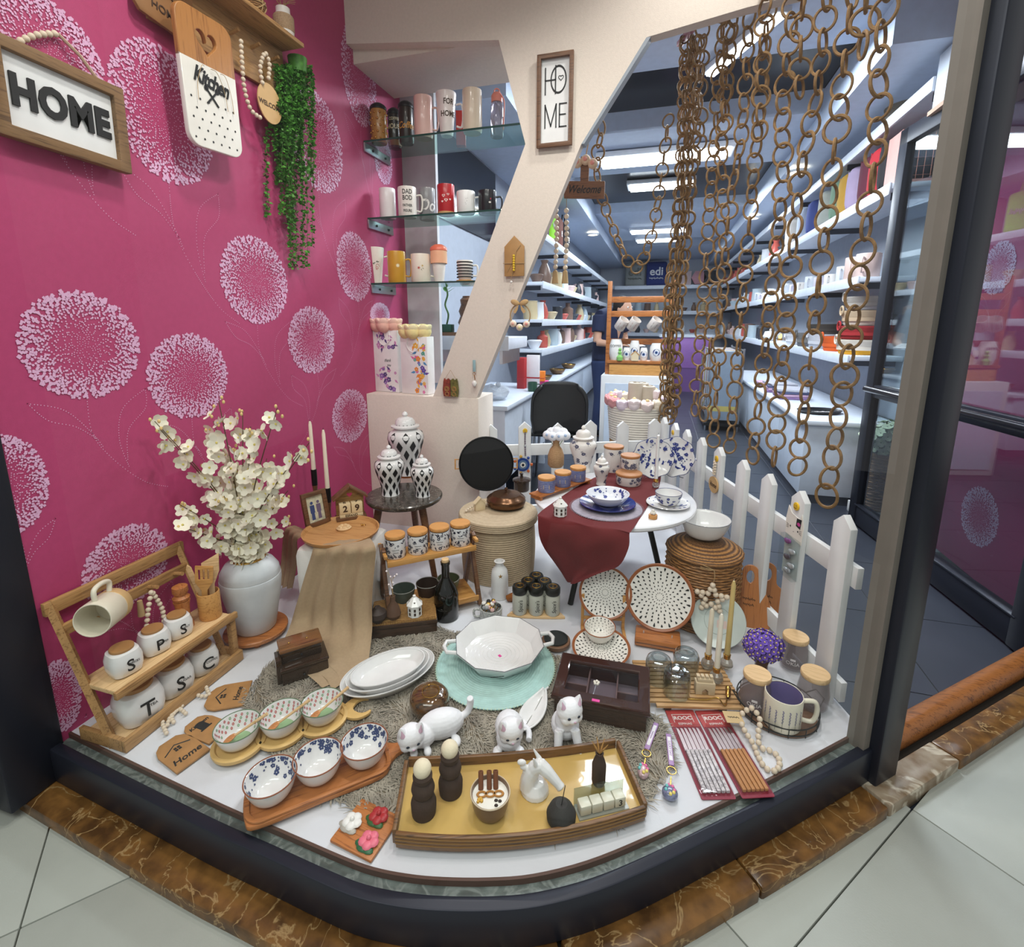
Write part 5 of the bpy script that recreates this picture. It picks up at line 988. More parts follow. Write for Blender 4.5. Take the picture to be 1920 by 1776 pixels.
def bluefloral(t, n, seed, spots): 
    q = random.Random(seed); gs = []
    for k in range(n):
        x, y, z, M_ = spots(q)
        g = q.choice([lambda: flower2(.009, (0, 0), 5), lambda: leaf2(.024, .009), lambda: join(*[leaf2(.008, .004, (0, .006*i), .8*(-1)**i) for i in range(5)]), lambda: join(leaf2(.012, .01, (0, 0), .6), leaf2(.012, .01, (0, 0), 2.4))])()
        gs.append(tr(g, M=M_))
    return obj('blue_floral_print', join(*gs), blue_, t, smooth=0)
for px, py, rr_, ang, lab, sd in ((1222, 905, 33, .1, 'scalloped blue floral plate standing behind the wide canister', 1), (1262, 905, 33, -.35, 'scalloped blue floral plate standing beside the fence', 2)):
    p = onT(px, py); p.y += .09*(1 if sd == 2 else .75); r = rr_*S(p)*1.12; t = T('floral_plate', lab, 'plate', p, face(p, ang), 'blue floral plates standing on the table', -.28)
    sc_pl = lambda f, z: [(f*r*(1+.035*math.cos(8*a))*math.cos(a), f*r*(1+.035*math.cos(8*a))*math.sin(a), z) for a in [TAU*i/48 for i in range(48)]]
    rg = [sc_pl(.02, 0), sc_pl(.62, 0), sc_pl(.98, .014), sc_pl(1, .017), sc_pl(.97, .018), sc_pl(.62, .004), sc_pl(.02, .004)]; V = [v for q_ in rg for v in q_]
    obj('plate', up((V, [(j*48+i, j*48+(i+1) % 48, (j+1)*48+(i+1) % 48, (j+1)*48+i) for j in range(6) for i in range(48)]+[tuple(range(288, 336))]), (0, 0, r)), gloss_white, t)
    def spots(q):
        a, rad = q.uniform(0, TAU), r*math.sqrt(q.random())*.95; z = .0052 if rad < r*.62 else .0052+(rad-r*.62)/(r*.36)*.014
        return 0, 0, 0, Matrix.Translation((0, 0, r)) @ STANDUP @ Matrix.Translation((rad*math.cos(a), rad*math.sin(a), z+.0012)) @ Matrix.Rotation(q.uniform(0, 6), 4, 'Z')
    bluefloral(t, 44, sd, spots); obj('rim_line', up(tube(sc_pl(1, .0175), .0012, 5, True), (0, 0, r)), P('rim_navy', (50, 60, 110), .4), t); obj('easel', join(tube([(-.03, 0, .004), (-.03, .05, .001)], .002, 5), tube([(.03, 0, .004), (.03, .05, .001)], .002, 5), tube([(-.03, .045, 0), (0, .05, r)], .002, 5)), darkwood, t)
p = onT(1229, 915); t = T('glass_candleholder', 'round glass holder for the tall white candle', 'candle holder', p, 0); obj('ball', ball(.014, (0, 0, .014), n=16), P('crystal', (200, 196, 196), .05, trans=.75), t); obj('collar', lathe([(.009, .026), (.011, .03), (.007, .04), (0, .04)], 14), gold, t)
k = T('taper_candle', 'tall white taper candle in front of the blue plates', 'candle', p+Vector((0, 0, .0405)), 0); ch = ZT(p, 815)-p.z-.04; obj('wax', lathe([(0, 0), (.0075, 0), (.006, ch*.97), (0, ch)], 14), P('white_wax', (232, 230, 228), .5), k); obj('wick', tube([(0, 0, ch), (.0, 0, ch+.007)], .0007, 5), ink, k)
# three blue jars on a wooden bench
a_, b_ = onT(1008, 938), onT(1103, 905); bl = (b_-a_).length; rzb = math.atan2(b_.y-a_.y, b_.x-a_.x); t = T('jar_bench', 'low wooden bench carrying three blue striped jars', 'tray', (a_.x, a_.y, TZ), rzb); obj('board', box(-.004, bl, -.018, .042, .014, .02), acacia, t, bev=.001)
for x in (.008, bl-.012): obj('foot', box(x-.006, x+.006, -.014, .038, .0005, .014), acacia, t, bev=.001)
for i, lab in enumerate(('blue striped jar with wooden lid, lantern end of the bench', 'blue striped jar with wooden lid, middle of the bench', 'blue striped jar with wooden lid, ginger jar end of the bench')):
    p = Vector((a_.x, a_.y, TZ+.0206))+Matrix.Rotation(rzb, 4, 'Z') @ Vector((bl*(.2+.31*i), .012, 0)); r = (16-.8*i)*S(p); u = T('blue_jar', lab, 'jar', p, face(p), 'blue jars on the bench'); h = .048
    obj('body', lathe([(0, 0), (r*.95, 0), (r, .004), (r, h), (0, h)], 32), ridged('blue_glaze', (150, 160, 196), (96, 104, 150), 45, .3, 'Z', .0005, 20), u); jarlid(u, r*1.04, h, .011); obj('label_band', wrap([(r, 0), (r, h)], poly([(-.012, -.008), (.012, -.008), (.012, .008), (-.012, .008)]), -PI/2, h*.5), P('label_tan', (196, 178, 150), .6), u, smooth=0)
lantern(onT(1049, 968, RZt)+Vector((0, .012, 0)), 'white round house lantern on the red runner', .0235, .068, .2)
# place setting
p = G(1137, 952, RZt); r = 66*S(p); t = T('lavender_placemat', 'round woven lavender grey placemat on the table', 'placemat', (p.x, p.y, RZt), 0); obj('mat', lathe([(0, .0)]+[pt for k in range(14) for pt in ((r*(k+.3)/14, .003), (r*(k+.9)/14, .0022))]+[(r, .001), (r, 0)], 56), P('lavender', (160, 152, 164), .9, var=.2, vs=60), t)
obj('fringe', join(*[leaf2(.008, .003, (r*math.cos(TAU*k/90), r*math.sin(TAU*k/90)), TAU*k/90) for k in range(90)]), P('lavender', (160, 152, 164), .9), t, smooth=0, loc=(0, 0, .0018))
p2 = Vector((p.x+.002, p.y+.012, RZt+.0036)); r2 = 52*S(p2); t = T('cobalt_plate', 'glossy cobalt blue dinner plate on the placemat', 'plate', p2, 0); obj('plate', lathe([(0, 0), (r2*.6, 0), (r2*.65, .004), (r2, .014), (r2*.985, .016), (r2*.64, .007), (0, .005)], 56), P('cobalt', (28, 40, 118), .12, coat=.5), t); obj('foot_ring', torus(r2*.55, .0015, 40, 6, (0, 0, .0008)), P('cobalt', (28, 40, 118), .12), t)
p3 = p2+Vector((0, 0, .0072)); r3 = 40*S(p3); t = T('floral_bowl', 'blue and white floral bowl resting in the cobalt plate', 'bowl', p3, 0); pf, inn = bowlprof(r3, .042, .003, .42, .7); obj('bowl', lathe(pf, 48), P('bowl_ivory', (232, 234, 240), .2, coat=.3), t)
def spots(q): return 0, 0, 0, Matrix.Identity(4)
q = random.Random(8); gs = []; Li = sum(math.dist(a, b) for a, b in zip(inn, inn[1:]))
for k in range(46): gs.append(wrap(inn, q.choice([flower2(.007, (0, 0), 5), leaf2(.02, .008, (0, 0), q.uniform(0, 6)), join(*[leaf2(.007, .0035, (0, .005*i), .8*(-1)**i) for i in range(4)])]), q.uniform(0, TAU), q.uniform(.05, .95)*Li, .0008, True))
obj('blue_floral_print', join(*gs), blue_, t, smooth=0)
p = onT(1252, 950); r = 40*S(p); p = p+away(p)*.012; t = T('saucer', 'blue floral saucer under the teacup', 'saucer', p, 0); obj('saucer', lathe([(0, 0), (r*.5, 0), (r, .012), (r*.98, .0135), (r*.45, .004), (0, .003)], 40), gloss_white, t)
sp = [(r*.45, .004), (r*.98, .0135)]; q = random.Random(3); obj('blue_floral_print', join(*[wrap([(.012, .003)]+sp, q.choice([flower2(.006), leaf2(.016, .006, (0, 0), q.uniform(0, 6))]), q.uniform(0, TAU), q.uniform(.25, .95)*r, .001, True) for k in range(34)]), blue_, t, smooth=0)
p = p+Vector((0, 0, .0042)); r = 24.5*S(p); t = T('teacup', 'white teacup with blue floral print on the saucer', 'cup', p, 0); pf, inn = bowlprof(r, .046, .0022, .5, .55); obj('cup', lathe(pf, 40), gloss_white, t); op = [(a+.0022, b) for a, b in inn]; Lo = sum(math.dist(a, b) for a, b in zip(op, op[1:])); obj('blue_floral_print', join(*[wrap(op, q.choice([flower2(.006), leaf2(.016, .007, (0, 0), q.uniform(0, 6))]), q.uniform(0, TAU), q.uniform(.2, .9)*Lo, .001) for k in range(40)]), blue_, t, smooth=0); obj('rim_line', torus(r*.985, .001, 40, 5, (0, 0, .047)), P('rim_navy', (50, 60, 110), .4), t)
p = onT(1224, 972); t = T('crystal_bud', 'small crystal bud set in a wooden block', 'ornament', p, 0); obj('block', cyl(.015, 0, .014, 24), lidwood, t, bev=.001); obj('crystal', join(*[ball(.006, (.005*math.cos(k*1.26), .005*math.sin(k*1.26), .02), n=8, k=6) for k in range(5)], ball(.006, (0, 0, .027), n=8, k=6)), P('crystal_white', (232, 226, 214), .1), t)
# ================================================================ picket fence
fence = T('picket_fence', 'white wooden picket fence around the back of the display', 'fence', (0, 0, 0), 0)
def picket(p, h, wd, ang):
    obj('picket', tr(up(prism([(-wd/2, 0), (wd/2, 0), (wd/2, h-wd*.45), (0, h), (-wd/2, h-wd*.45)], 0, .02)), M=Matrix.Translation((p.x, p.y, -.04)) @ Matrix.Rotation(ang, 4, 'Z')), painted, fence, bev=.0015)
tops = [G(*q_, .55) for q_ in ((1250, 782), (1275, 793), (1303, 805), (1322, 820), (1355, 838), (1405, 862), (1455, 888), (1520, 920), (1595, 965))]
fd = (tops[-1]-tops[0]); fd.z = 0; fd.normalize(); fa = math.atan2(fd.y, fd.x)
PK = []
for p in tops:
    s_ = (Vector((p.x, p.y, 0))-Vector((tops[0].x, tops[0].y, 0))).dot(fd); c = Vector((tops[0].x, tops[0].y, 0))+fd*s_; PK.append(c); picket(c, .59, .066, fa)
nrm = Vector((fd.y, -fd.x, 0)); rot_ = lambda g, o: tr(g, M=Matrix.Translation(o) @ Matrix.Rotation(fa, 4, 'Z')); fl = (tops[-1]-tops[0]).length
for z in (.02, .36): obj('rail', rot_(box(-.03, fl+.05, .001, .019, z, z+.06), PK[0]), painted, fence, bev=.0015)
bt = [G(*q_, .55) for q_ in ((920, 790), (985, 790), (1052, 792))]; bd = PK[0]-Vector((bt[0].x, bt[0].y, 0)); ba = math.atan2(bd.y, bd.x); bl_ = bd.length; b0 = Vector((bt[0].x, bt[0].y, 0)); bdn = bd.normalized()
BK = []
for k in range(6): c = b0+bdn*(bl_*k/5.4); BK.append(c); picket(c, .585 if k % 2 else .575, .064, ba)
for z in (.02, .36): obj('rail', tr(box(-.04, bl_, .001, .019, z, z+.06), M=Matrix.Translation(b0) @ Matrix.Rotation(ba, 4, 'Z')), painted, fence, bev=.0015)
smile = P('smiley_yellow', (236, 190, 40), .5)
def onpicket(c, ang, name, label, cat, z, off=.0005, group=None): n_ = Vector((math.sin(ang), -math.cos(ang), 0)); return T(name, label, cat, Vector((c.x, c.y, z))+n_*(.02+off), ang, group)
for c, ang, lab in ((BK[1], ba, 'yellow smiley pin on the picket with the beaded bracelet'), (PK[1], fa, 'yellow smiley pin on the picket beside the rope planter'), (PK[4], fa, 'yellow smiley pin above the round Home tag'), (PK[7], fa, 'yellow smiley pin above the cat hair clip card')):
    t = onpicket(c, ang, 'smiley_pin', lab, 'pin', .50, group='smiley pins on the fence'); obj('disc', up(cyl(.0125, 0, .005, 24)), smile, t, bev=.001); obj('face', up(join(tr(disc(.0016, 8), loc=(-.004, .003, 0)), tr(disc(.0016, 8), loc=(.004, .003, 0)), tube([(.006*math.cos(a), .006*math.sin(a), 0) for a in np.linspace(-2.7, -.45, 8)], .0007, 4)), (0, -.0056, 0)), ink, t, smooth=0)
t = onpicket(BK[1], ba, 'beaded_bracelet', 'purple beaded bracelet hanging from a fence pin', 'bracelet', .49); beads(t, [(0, -.004, 0), (0, -.004, -.05), (.002, -.004, -.12)], .0042, P('bracelet_bead', (110, 92, 110), .4, var=.4, vs=90), gap=1.05); obj('charm', ball(.006, (0, -.006, -.07)), steel, t)
p = G(985, 905, .285); t = T('evil_eye', 'blue evil eye ornament hung low on the back fence', 'ornament', (BK[1].x+.0, BK[1].y-.03, .32), ba)
for r_, cc, y in ((.036, (40, 70, 140), 0), (.024, (96, 120, 150), -.003), (.014, (232, 228, 220), -.005), (.007, (20, 24, 40), -.007)): obj('eye_ring', up(cyl(r_, 0, .004, 24), (0, y, 0)), P('eye%d' % cc[0], cc, .3), t)
for k in range(7): obj('side_bead', ball(.008, n=10), P('bead_%d' % (k % 3), ((196, 96, 40), (40, 70, 140), (206, 160, 60))[k % 3], .35), t, loc=(.046*math.cos(k*.9), -.004, .046*math.sin(k*.9)))
t = onpicket(PK[4], fa, 'home_tag', 'round wooden tag lettered Home hung on the fence', 'tag', .40); beads(t, [(-.004, -.008, .085), (-.006, -.008, .05), (-.004, -.008, .03)], .0055); beads(t, [(.006, -.008, .08), (.006, -.008, .05), (.003, -.008, .03)], .0055); obj('disc', up(plate2d([oval(.042, .034, 32)], .004), (0, -.004, -.012)), P('tag_pale', (212, 172, 118), .6), t); obj('lettering', up(text('Home', .02, .015, .0004, .2, .8), (0, -.0085, -.012)), P('brown_ink', (70, 46, 30), .6), t, smooth=0)
t = onpicket(PK[7], fa, 'clip_card', 'card with a white cat face and silver hair clips', 'hair clip card', .40)
obj('cat_card', up(plate2d([[(-.04, .0), (.04, -.01), (.044, .05), (.03, .085), (.024, .065), (-.018, .072), (-.036, .092), (-.044, .05)]], .002)), P('card_cream', (240, 234, 224), .5), t); obj('face_print', up(join(tr(disc(.003, 10), loc=(-.018, .03, 0)), tr(disc(.003, 10), loc=(.02, .026, 0)), tr(disc(.002, 8, sy=.6), loc=(0, .018, 0)), *[tr(bx(0, 0, 0, .011, .0008, .0004), loc=(s*.032, .022+.005*k, 0), rot=(0, 0, s*.2*(k-1))) for s in (-1, 1) for k in range(3)], tr(poly([(.008, .04), (.03, .036), (.033, .068), (.01, .066)]))), (0, -.0026, 0)), ink, t, smooth=0); obj('pink_patch', up(disc(.008, 12, (.022, .05), .7), (0, -.0034, 0)), P('hot_pink', (206, 60, 150), .5), t, smooth=0)
obj('backing', up(bx(0, -.065, 0, .078, .13, .002)), P('card_grey', (206, 212, 212), .4), t); obj('sleeve', up(box(-.039, .039, -.13, 0, .002, .018)), PANE('sleeve_film', (244, 248, 248), .8), t)
for k, (x, y, cc) in enumerate(((-.018, -.02, (150, 90, 150)), (.008, -.045, (200, 204, 210)), (-.012, -.07, (90, 84, 100)), (.01, -.09, (206, 208, 214)), (-.006, -.112, (190, 194, 202)))): obj('hair_clip', up(join(ball(.012, (x, y, .006), (1.2, .7, .4)), ball(.009, (x+.012, y+.004, .006), (1., .8, .4))), (0, -.002, 0)), P('clip%d' % cc[0], cc, .2, .3), t)
# ================================================================ wicker basket with white bowl
c, r, h = B(1307, 1192, 132, 1012, 0); wick = ridged('wicker', (176, 124, 66), (84, 52, 26), 55, .6, 'Z', .004, 45); wick2 = P('willow', (168, 116, 62), .5, var=.4, vs=70)
t = T('wicker_basket', 'round brown wicker basket with a domed lid', 'basket', c, 0); hb = h*.86; obj('body', lathe([(0, 0), (r*.96, 0), (r*.97, .01), (r*1.0, hb*.5), (r*.97, hb), (0, hb)], 48), wick, t)
def weave(R, z, k, n=72, amp=.0025, rr=.0035): return tube([((R+amp*math.cos(n/4*TAU*i/n+k*PI))*math.cos(TAU*i/n), (R+amp*math.cos(n/4*TAU*i/n+k*PI))*math.sin(TAU*i/n), z) for i in range(n)], rr, 5, True)
obj('weave', join(*[weave(r*(.975+.03*math.sin(PI*k/26)), .008+hb*.96*k/26, k) for k in range(26)]), wick2, t)
l = obj('lid', lathe([(0, hb), (r*1.02, hb), (r*1.03, hb+.012), (r*.9, hb+.024), (r*.5, h), (0, h)], 48), wick, t); obj('lid_weave', join(*[weave(r*(1.02-.09*k), hb+.008+.026*math.sqrt(k/10), k, amp=.0015, rr=.003) for k in range(10)]), wick2, l)
p = G(1318, 1008, h+.004); r_ = 43*S(p); t = T('white_bowl', 'large white bowl with quilted sides on the wicker basket', 'bowl', (p.x+.002, p.y+.012, h+.003), face(p)); r_ *= 1.08; pf, inn = bowlprof(r_, .07, .003, .45, .6); obj('bowl', lathe(pf, 48), gloss_white, t); obj('rim_line', torus(r_*.99, .0012, 48, 5, (0, 0, .071)), P('rim_grey2', (96, 98, 104), .4), t); op = [(a+.003, b) for a, b in inn]
quilt = [wrap(op, tr(bx(0, 0, 0, .05, .0012, .0008), rot=(0, 0, s*.9)), TAU*k/16, .045, .0004) for k in range(16) for s in (-1, 1)]; obj('quilting', join(*quilt), P('white_ceramic', (240, 238, 234), .22), t); obj('mark', wrap(op, bx(0, 0, 0, .03, .0016, .0006), -PI/2-.2, .03), ink, t)
t = T('bead_star', 'wooden bead star hung on the wicker basket', 'ornament', Vector((c.x, c.y, 0))-away(c)*(r+.014)+Vector((.035, -.004, .155)), face(c)); st = []
for k in range(10): a = PI/2+k*PI/5; R_ = .048 if k % 2 == 0 else .02; st.append((R_*math.cos(a), 0, R_*math.sin(a)))
for k in range(10): obj('bead', ball(.0092, n=10, k=6), beadm, t, loc=st[k], share='starbead'); m_ = Vector(st[k]).lerp(Vector(st[(k+1) % 10]), .5); obj('bead', ball(.0092, n=10, k=6), beadm, t, loc=m_, share='starbead')
obj('cord', tube(spl([(0, 0, .05), (.004, -.002, .08), (.0, .004, .1)], 4), .0012, 5), twine, t); obj('tassel', join(*[tube([(0, .003, .1), (-.03-.012*math.cos(k), .0, .105+.009*math.sin(k*1.7))], .0009, 4) for k in range(7)]), twine, t)
# ================================================================ dotted tableware
rimo = P('rust_rim', (156, 92, 54), .3); dotw = P('dot_plate', (238, 234, 226), .2, coat=.3)
def dashes(inn, rmax, nring, base_n, t, seed=0):
    L = sum(math.dist(a, b) for a, b in zip(inn, inn[1:])); gs = []
    for k in range(nring):
        f = (k+.7)/(nring+.4); n = int(base_n+k*1.2); n = 12 if k == 0 else n+n % 2; ln = L*(.04+.065*f); wd = L*(.024+.052*f)
        for i in range(n):
            l2 = ln*(1.25 if (k == nring-1 and i % 2) else .85); gs.append(wrap(inn, poly([(0, -l2*.6), (wd*.35, -l2*.1), (wd*.5, l2*.4), (0, l2*.6), (-wd*.5, l2*.4), (-wd*.35, -l2*.1)]), TAU*(i+.5*(k % 2))/n, f*L, .0009, True))
    obj('dash_pattern', join(*gs), ink, t, smooth=0)
def dotplate(label, p, r, rz, rx, lift=0., upright=True):
    t = T('dotted_plate', label, 'plate', p, rz, 'dotted dinner ware', rx); M_ = (Matrix.Translation((0, 0, r)) @ STANDUP) if upright else Matrix.Identity(4)
    pr = [(0, 0), (r*.6, 0), (r*.7, .004), (r*.98, .014), (r, .017), (r*.975, .018), (r*.93, .0155)]; inn = [(.004, .005), (r*.66, .0065), (r*.9, .0148)]
    obj('plate', tr(lathe(pr+inn[::-1]+[(0, .005)], 56), M=M_), dotw, t); obj('rim', tr(lathe([(r*.91, .0156), (r*.93, .0162), (r*.975, .0186), (r*1.003, .0172), (r*.985, .0135)], 56), M=M_), rimo, t)
    pre = len(COL.objects); dashes(inn, r, 8, 16, t); o = t.children[-1] if t.children else None
    for ch in t.children:
        if ch.name.startswith('dash_pattern'): ch.data.transform(M_)
    return t
p = G(1233, 1192, .03); box_p = Vector((p.x+.005, p.y, 0)); rp = .104
t = T('plate_block', 'varnished wooden block carrying the large dotted plate', 'block', (p.x, p.y-.01, RG-.006), face(p, .03)); obj('block', box(-.072, .072, -.03, .05, 0, .028), acacia, t, bev=.005); obj('groove', box(-.066, .066, -.0305, -.03, .012, .014), darkwood, t)
dotplate('large dotted plate with rust rim on the wooden block', (p.x, p.y+.028, .031), .112, face(p, .02), -.3)
t = T('plate_easel', 'clear plastic easel holding the large dotted plate', 'easel', (p.x, p.y+.01, .029), face(p, .02)); cl = P('clear_plastic', (225, 228, 228), .1, alpha=.35)
for s in (-1, 1): obj('arm', tube(spl([(s*.045, -.016, .014), (s*.045, -.014, .002), (s*.045, .02, .001), (s*.045, .05, .001)], 4), .0022, 6), cl, t)
p = G(1128, 1180, .045); dotplate('dotted plate with rust rim standing on the bamboo stand', (p.x+.005, p.y+.055, .048), .09, face(p, .1), -.35)
t = T('plate_stand', 'slim bamboo stand behind the dotted bowl', 'stand', (p.x, p.y+.05, .001), face(p, .1))
for s in (-1, 1): obj('upright', box(s*.07-.005, s*.07+.005, .015, .025, 0, .13), bamboo, t, bev=.001); obj('foot', box(s*.07-.005, s*.07+.005, -.09, .03, 0, .012), bamboo, t, bev=.001)
obj('cross_bar', box(-.07, .07, .016, .024, .036, .046), bamboo, t, bev=.001); obj('cross_bar', box(-.07, .07, -.06, -.052, .012, .02), bamboo, t, bev=.001)
p = G(1127, 1216, .03); dotplate('dotted plate with rust rim lying under the dotted bowl', (p.x, p.y, .022), 54*S(p), 0, .12, upright=False)
p = G(1124, 1188, .05); r_ = 29*S(p); t = T('dotted_bowl', 'small dotted bowl resting on the lying plate', 'bowl', (p.x, p.y-.0, .034), 0, 'dotted dinner ware', .12); pf, inn = bowlprof(r_, .045, .0025, .45, .6); obj('bowl', lathe(pf, 40), dotw, t); obj('rim', torus(r_*.985, .0016, 40, 6, (0, 0, .0455)), rimo, t); dashes(inn, r_, 6, 16, t)
# ================================================================ right-hand group near the fence
celadon = P('celadon', (196, 206, 200), .15, coat=.4)
p = G(1345, 1228, 0); r_ = .085; t = T('celadon_plate', 'pale green wavy plate leaning on the wicker basket', 'plate', (p.x, p.y+.03, .004), face(p, .08), None, -.5); obj('plate', up(lathe([(0, 0), (r_*.5, 0), (r_*.62, .006), (r_, .016), (r_*.98, .018), (r_*.6, .01), (0, .008)], 48), (0, 0, r_)), celadon, t); obj('inner_ring', up(torus(r_*.5, .0012, 40, 6, (0, 0, .0095)), (0, 0, r_)), P('celadon_dark', (176, 186, 180), .2), t); obj('price_tag', up(bx(.012, -.01, .009, .03, .024, .0006), (0, 0, r_)), P('tag_blush', (214, 190, 180), .6), t)
a0, a1 = G(1215, 1330, .0), G(1370, 1345, .0); rl4 = .215; rz4 = .25; sb = T('slatted_board', 'rounded slatted wooden board under the glasses', 'board', (.02, 1.235, RG-.004), rz4)
for k in range(11): 
    y = .009+.0175*k; x0 = .0 if 2 < k < 11 else (.03, .012, .003)[k]; obj('slat', box(x0, .27, y-.006, y+.006, .004, .012), W('slat_wood', (196, 154, 104), (160, 118, 72), .5), sb, bev=.001)
for x in (.06, .21): obj('batten', box(x-.01, x+.01, .003, .19, 0, .004), P('batten_dark', (60, 42, 28), .7), sb)
SBZ = RG-.004+.0125
gl = PANE('tumbler_glass', (238, 244, 246), 3.)
for px, pyb, lab in ((1232, 1292, 'upturned clear glass beside the tea box'), (1283, 1280, 'upturned clear glass in front of the celadon plate'), (1266, 1318, 'upturned clear glass at the front of the slatted board')):
    c, r_, h = B(px, pyb, 54, pyb-42, SBZ); h = .072; r_ = .037; t = T('glass_tumbler', lab, 'glass', c, 0, 'clear glasses on the slatted board')
    obj('wall', lathe([(r_, 0), (r_, h*.8), (r_*.9, h*.95), (r_*.8, h), (0, h), (0, h-.012), (r_*.72, h-.013), (r_-.0035, h*.75), (r_-.003, 0)], 36), gl, t); obj('foot_ring', torus(r_*.55, .003, 28, 6, (0, 0, h+.001)), gl, t)
def gcandle(px, pyb, pyt, label, cc, z=SBZ):
    p = G(px, pyb, z); t = T('crystal_candlestick', 'crystal candle holder under '+label, 'candle holder', p, 0); cm = P('crystal_smoke', (196, 188, 176), .04, trans=.7)
    obj('bulb', lathe([(0, 0), (.014, .001), (.02, .012), (.017, .024), (.008, .033), (0, .033)], 14), cm, t, smooth=0); obj('collar', lathe([(0, .032), (.01, .033), (.011, .046), (.007, .048), (0, .048)], 16), gold, t)
    k = T('taper_candle', label, 'candle', p+Vector((0, 0, .0485)), 0); ch = max(.08, ZT(p, pyt)-z-.048); obj('wax', lathe([(0, 0), (.0085, 0), (.0065, ch*.95), (.003, ch), (0, ch)], 14), P('wax_%d' % cc[2], cc, .5), k); obj('wick', tube([(0, 0, ch), (0, 0, ch+.006)], .0007, 5), P('wick', (220, 214, 200), .8), k)
gcandle(1326, 1252, 1142, 'short ivory taper candle in front of the celadon plate', (226, 214, 190)); gcandle(1342, 1278, 1152, 'ivory taper candle between its two neighbours', (232, 224, 206)); gcandle(1361, 1252, 1090, 'tall honey coloured taper candle beside the violet flowers', (206, 180, 116))
p = G(1318, 1292, SBZ); t = T('sandstone_gate', 'tiny sandstone gate model on the slatted board', 'model', (p.x, p.y, SBZ), face(p, .3)); ss = P('sandstone', (206, 186, 154), .8)
obj('gate', up(plate2d([[(-.026, 0), (-.008, 0), (-.008, .012), (0, .018), (.008, .012), (.008, 0), (.026, 0), (.026, .036), (-.026, .036)]], .024)), ss, t, bev=.001); obj('arch_top', box(-.022, .02, -.02, -.004, .036, .046), ss, t, bev=.001)
for k in range(4): obj('merlon', box(-.02+.012*k-.004, -.02+.012*k+.004, -.018, -.006, .046, .054), ss, t)
t = T('brass_snuffer', 'brass candle snuffer lying on the slatted board', 'candle snuffer', G(1345, 1312, SBZ), face(p)); obj('rod', tube(spl([(-.075, -.035, .003), (-.03, -.018, .003), (.0, -.006, .01), (.018, -.02, .004), (.024, .0, .006)], 5), .0022, 6), gold, t); obj('bell', tr(lathe([(.004, 0), (.007, .006), (.008, .03), (.005, .034), (0, .036)], 14), loc=(.026, .008, .008), rot=(-1.2, 0, 0)), gold, t)
for px, py, lean, lab in ((1398, 1160, .02, 'looped wooden serving board in front of its twin'), (1432, 1150, .0, 'looped wooden serving board against the fence picket')):
    p = G(px, 1190, 0); p = p+away(p)*.06; t = T('serving_board', lab, 'serving board', (p.x, p.y+(.02 if lean == 0 else 0), .002), face(p, .1), 'looped serving boards', -.22)
    o_ = [(p_[0], p_[1]) for p_ in spl([(-.062, 0, 0), (.062, 0, 0), (.07, .06, 0), (.055, .115, 0), (.03, .14, 0), (.026, .17, 0), (.022, .2, 0), (0, .212, 0), (-.022, .2, 0), (-.026, .17, 0), (-.03, .14, 0), (-.055, .115, 0), (-.07, .06, 0)], 5, True)]
    obj('board', up(plate2d([o_, [(.014*math.cos(a), .172+.024*math.sin(a)) for a in np.linspace(0, -TAU, 20)[:-1]]], .011, .0015)), W('board_orange', (178, 112, 58), (142, 82, 40), .4, 10, 2), t); obj('brand', up(join(scrib(.04, .012, 7, .0009), tr(scrib(.034, .012, 6, .0009), loc=(0, -.02, 0))), (0, -.0115, .095)), P('brown_ink', (70, 46, 30), .6), t, smooth=0)
# round tray with jars, mug, flowers
p = G(1460, 1345, 0); tr_ = .098; rc = Vector((.365, 1.345, 0)); t = T('wire_tray', 'round dark wood tray with a black wire rim', 'tray', rc, .3); obj('base', lathe([(0, 0), (tr_-.004, 0), (tr_, .003), (tr_, .008), (0, .008)], 48), W('tray_dark', (110, 78, 56), (78, 52, 36), .5), t)
for z in (.012, .03): obj('wire_ring', torus(tr_+.003, .0018, 48, 6, (0, 0, z)), black, t)
for k in range(14): a = TAU*k/14; obj('wire_upright', tube([((tr_+.003)*math.cos(a), (tr_+.003)*math.sin(a), .004), ((tr_+.003)*math.cos(a), (tr_+.003)*math.sin(a), .03)], .0013, 5), black, t)
for s in (0, PI): obj('handle', tube([((tr_+.003)*math.cos(s+d), (tr_+.003)*math.sin(s+d), .03) if k in (0, 3) else ((tr_+.02)*math.cos(s+d), (tr_+.02)*math.sin(s+d), .05) for k, d in enumerate((-.3, -.15, .15, .3))], .0018, 6), black, t)
for px, pyb, w_, lab, tx in ((1412, 1340, 52, 'glass jar with wooden lid and etched letters beside the bead loop', 'OKIA'), (1484, 1262, 52, 'glass jar with wooden lid at the back beside the violets', 'OKIA'), (1519, 1338, 54, 'glass jar with wooden lid beside the lavender mug', '')):
    c, r_, h = B(px, pyb, w_, pyb-66, .0085); h = .088; r_ = min(r_, .039); t = T('storage_jar', lab, 'jar', (c.x, c.y, .0085), face(c), 'wood lidded jars on the wire tray')
    obj('glass', lathe([(0, 0), (r_*.85, 0), (r_, .008), (r_*1.04, h*.5), (r_*.92, h*.86), (r_*.86, h), (r_*.82, h), (r_*.88, h*.85), (r_*.99, h*.5), (r_*.95, .01), (0, .005)], 36), P('smoke_glass', (150, 136, 138), .06, alpha=.32), t); jarlid(t, r_*.93, h, .014, palewood)
    if tx: obj('lettering', wrap([(r_, .008), (r_*1.04, h*.5)], join(text(tx, .011, .0, .0003), tr(bx(0, 0, 0, .014, .018, .0003), loc=(0, .018, 0))), -PI/2, .02), P('etched', (226, 220, 220), .6), t, smooth=0)
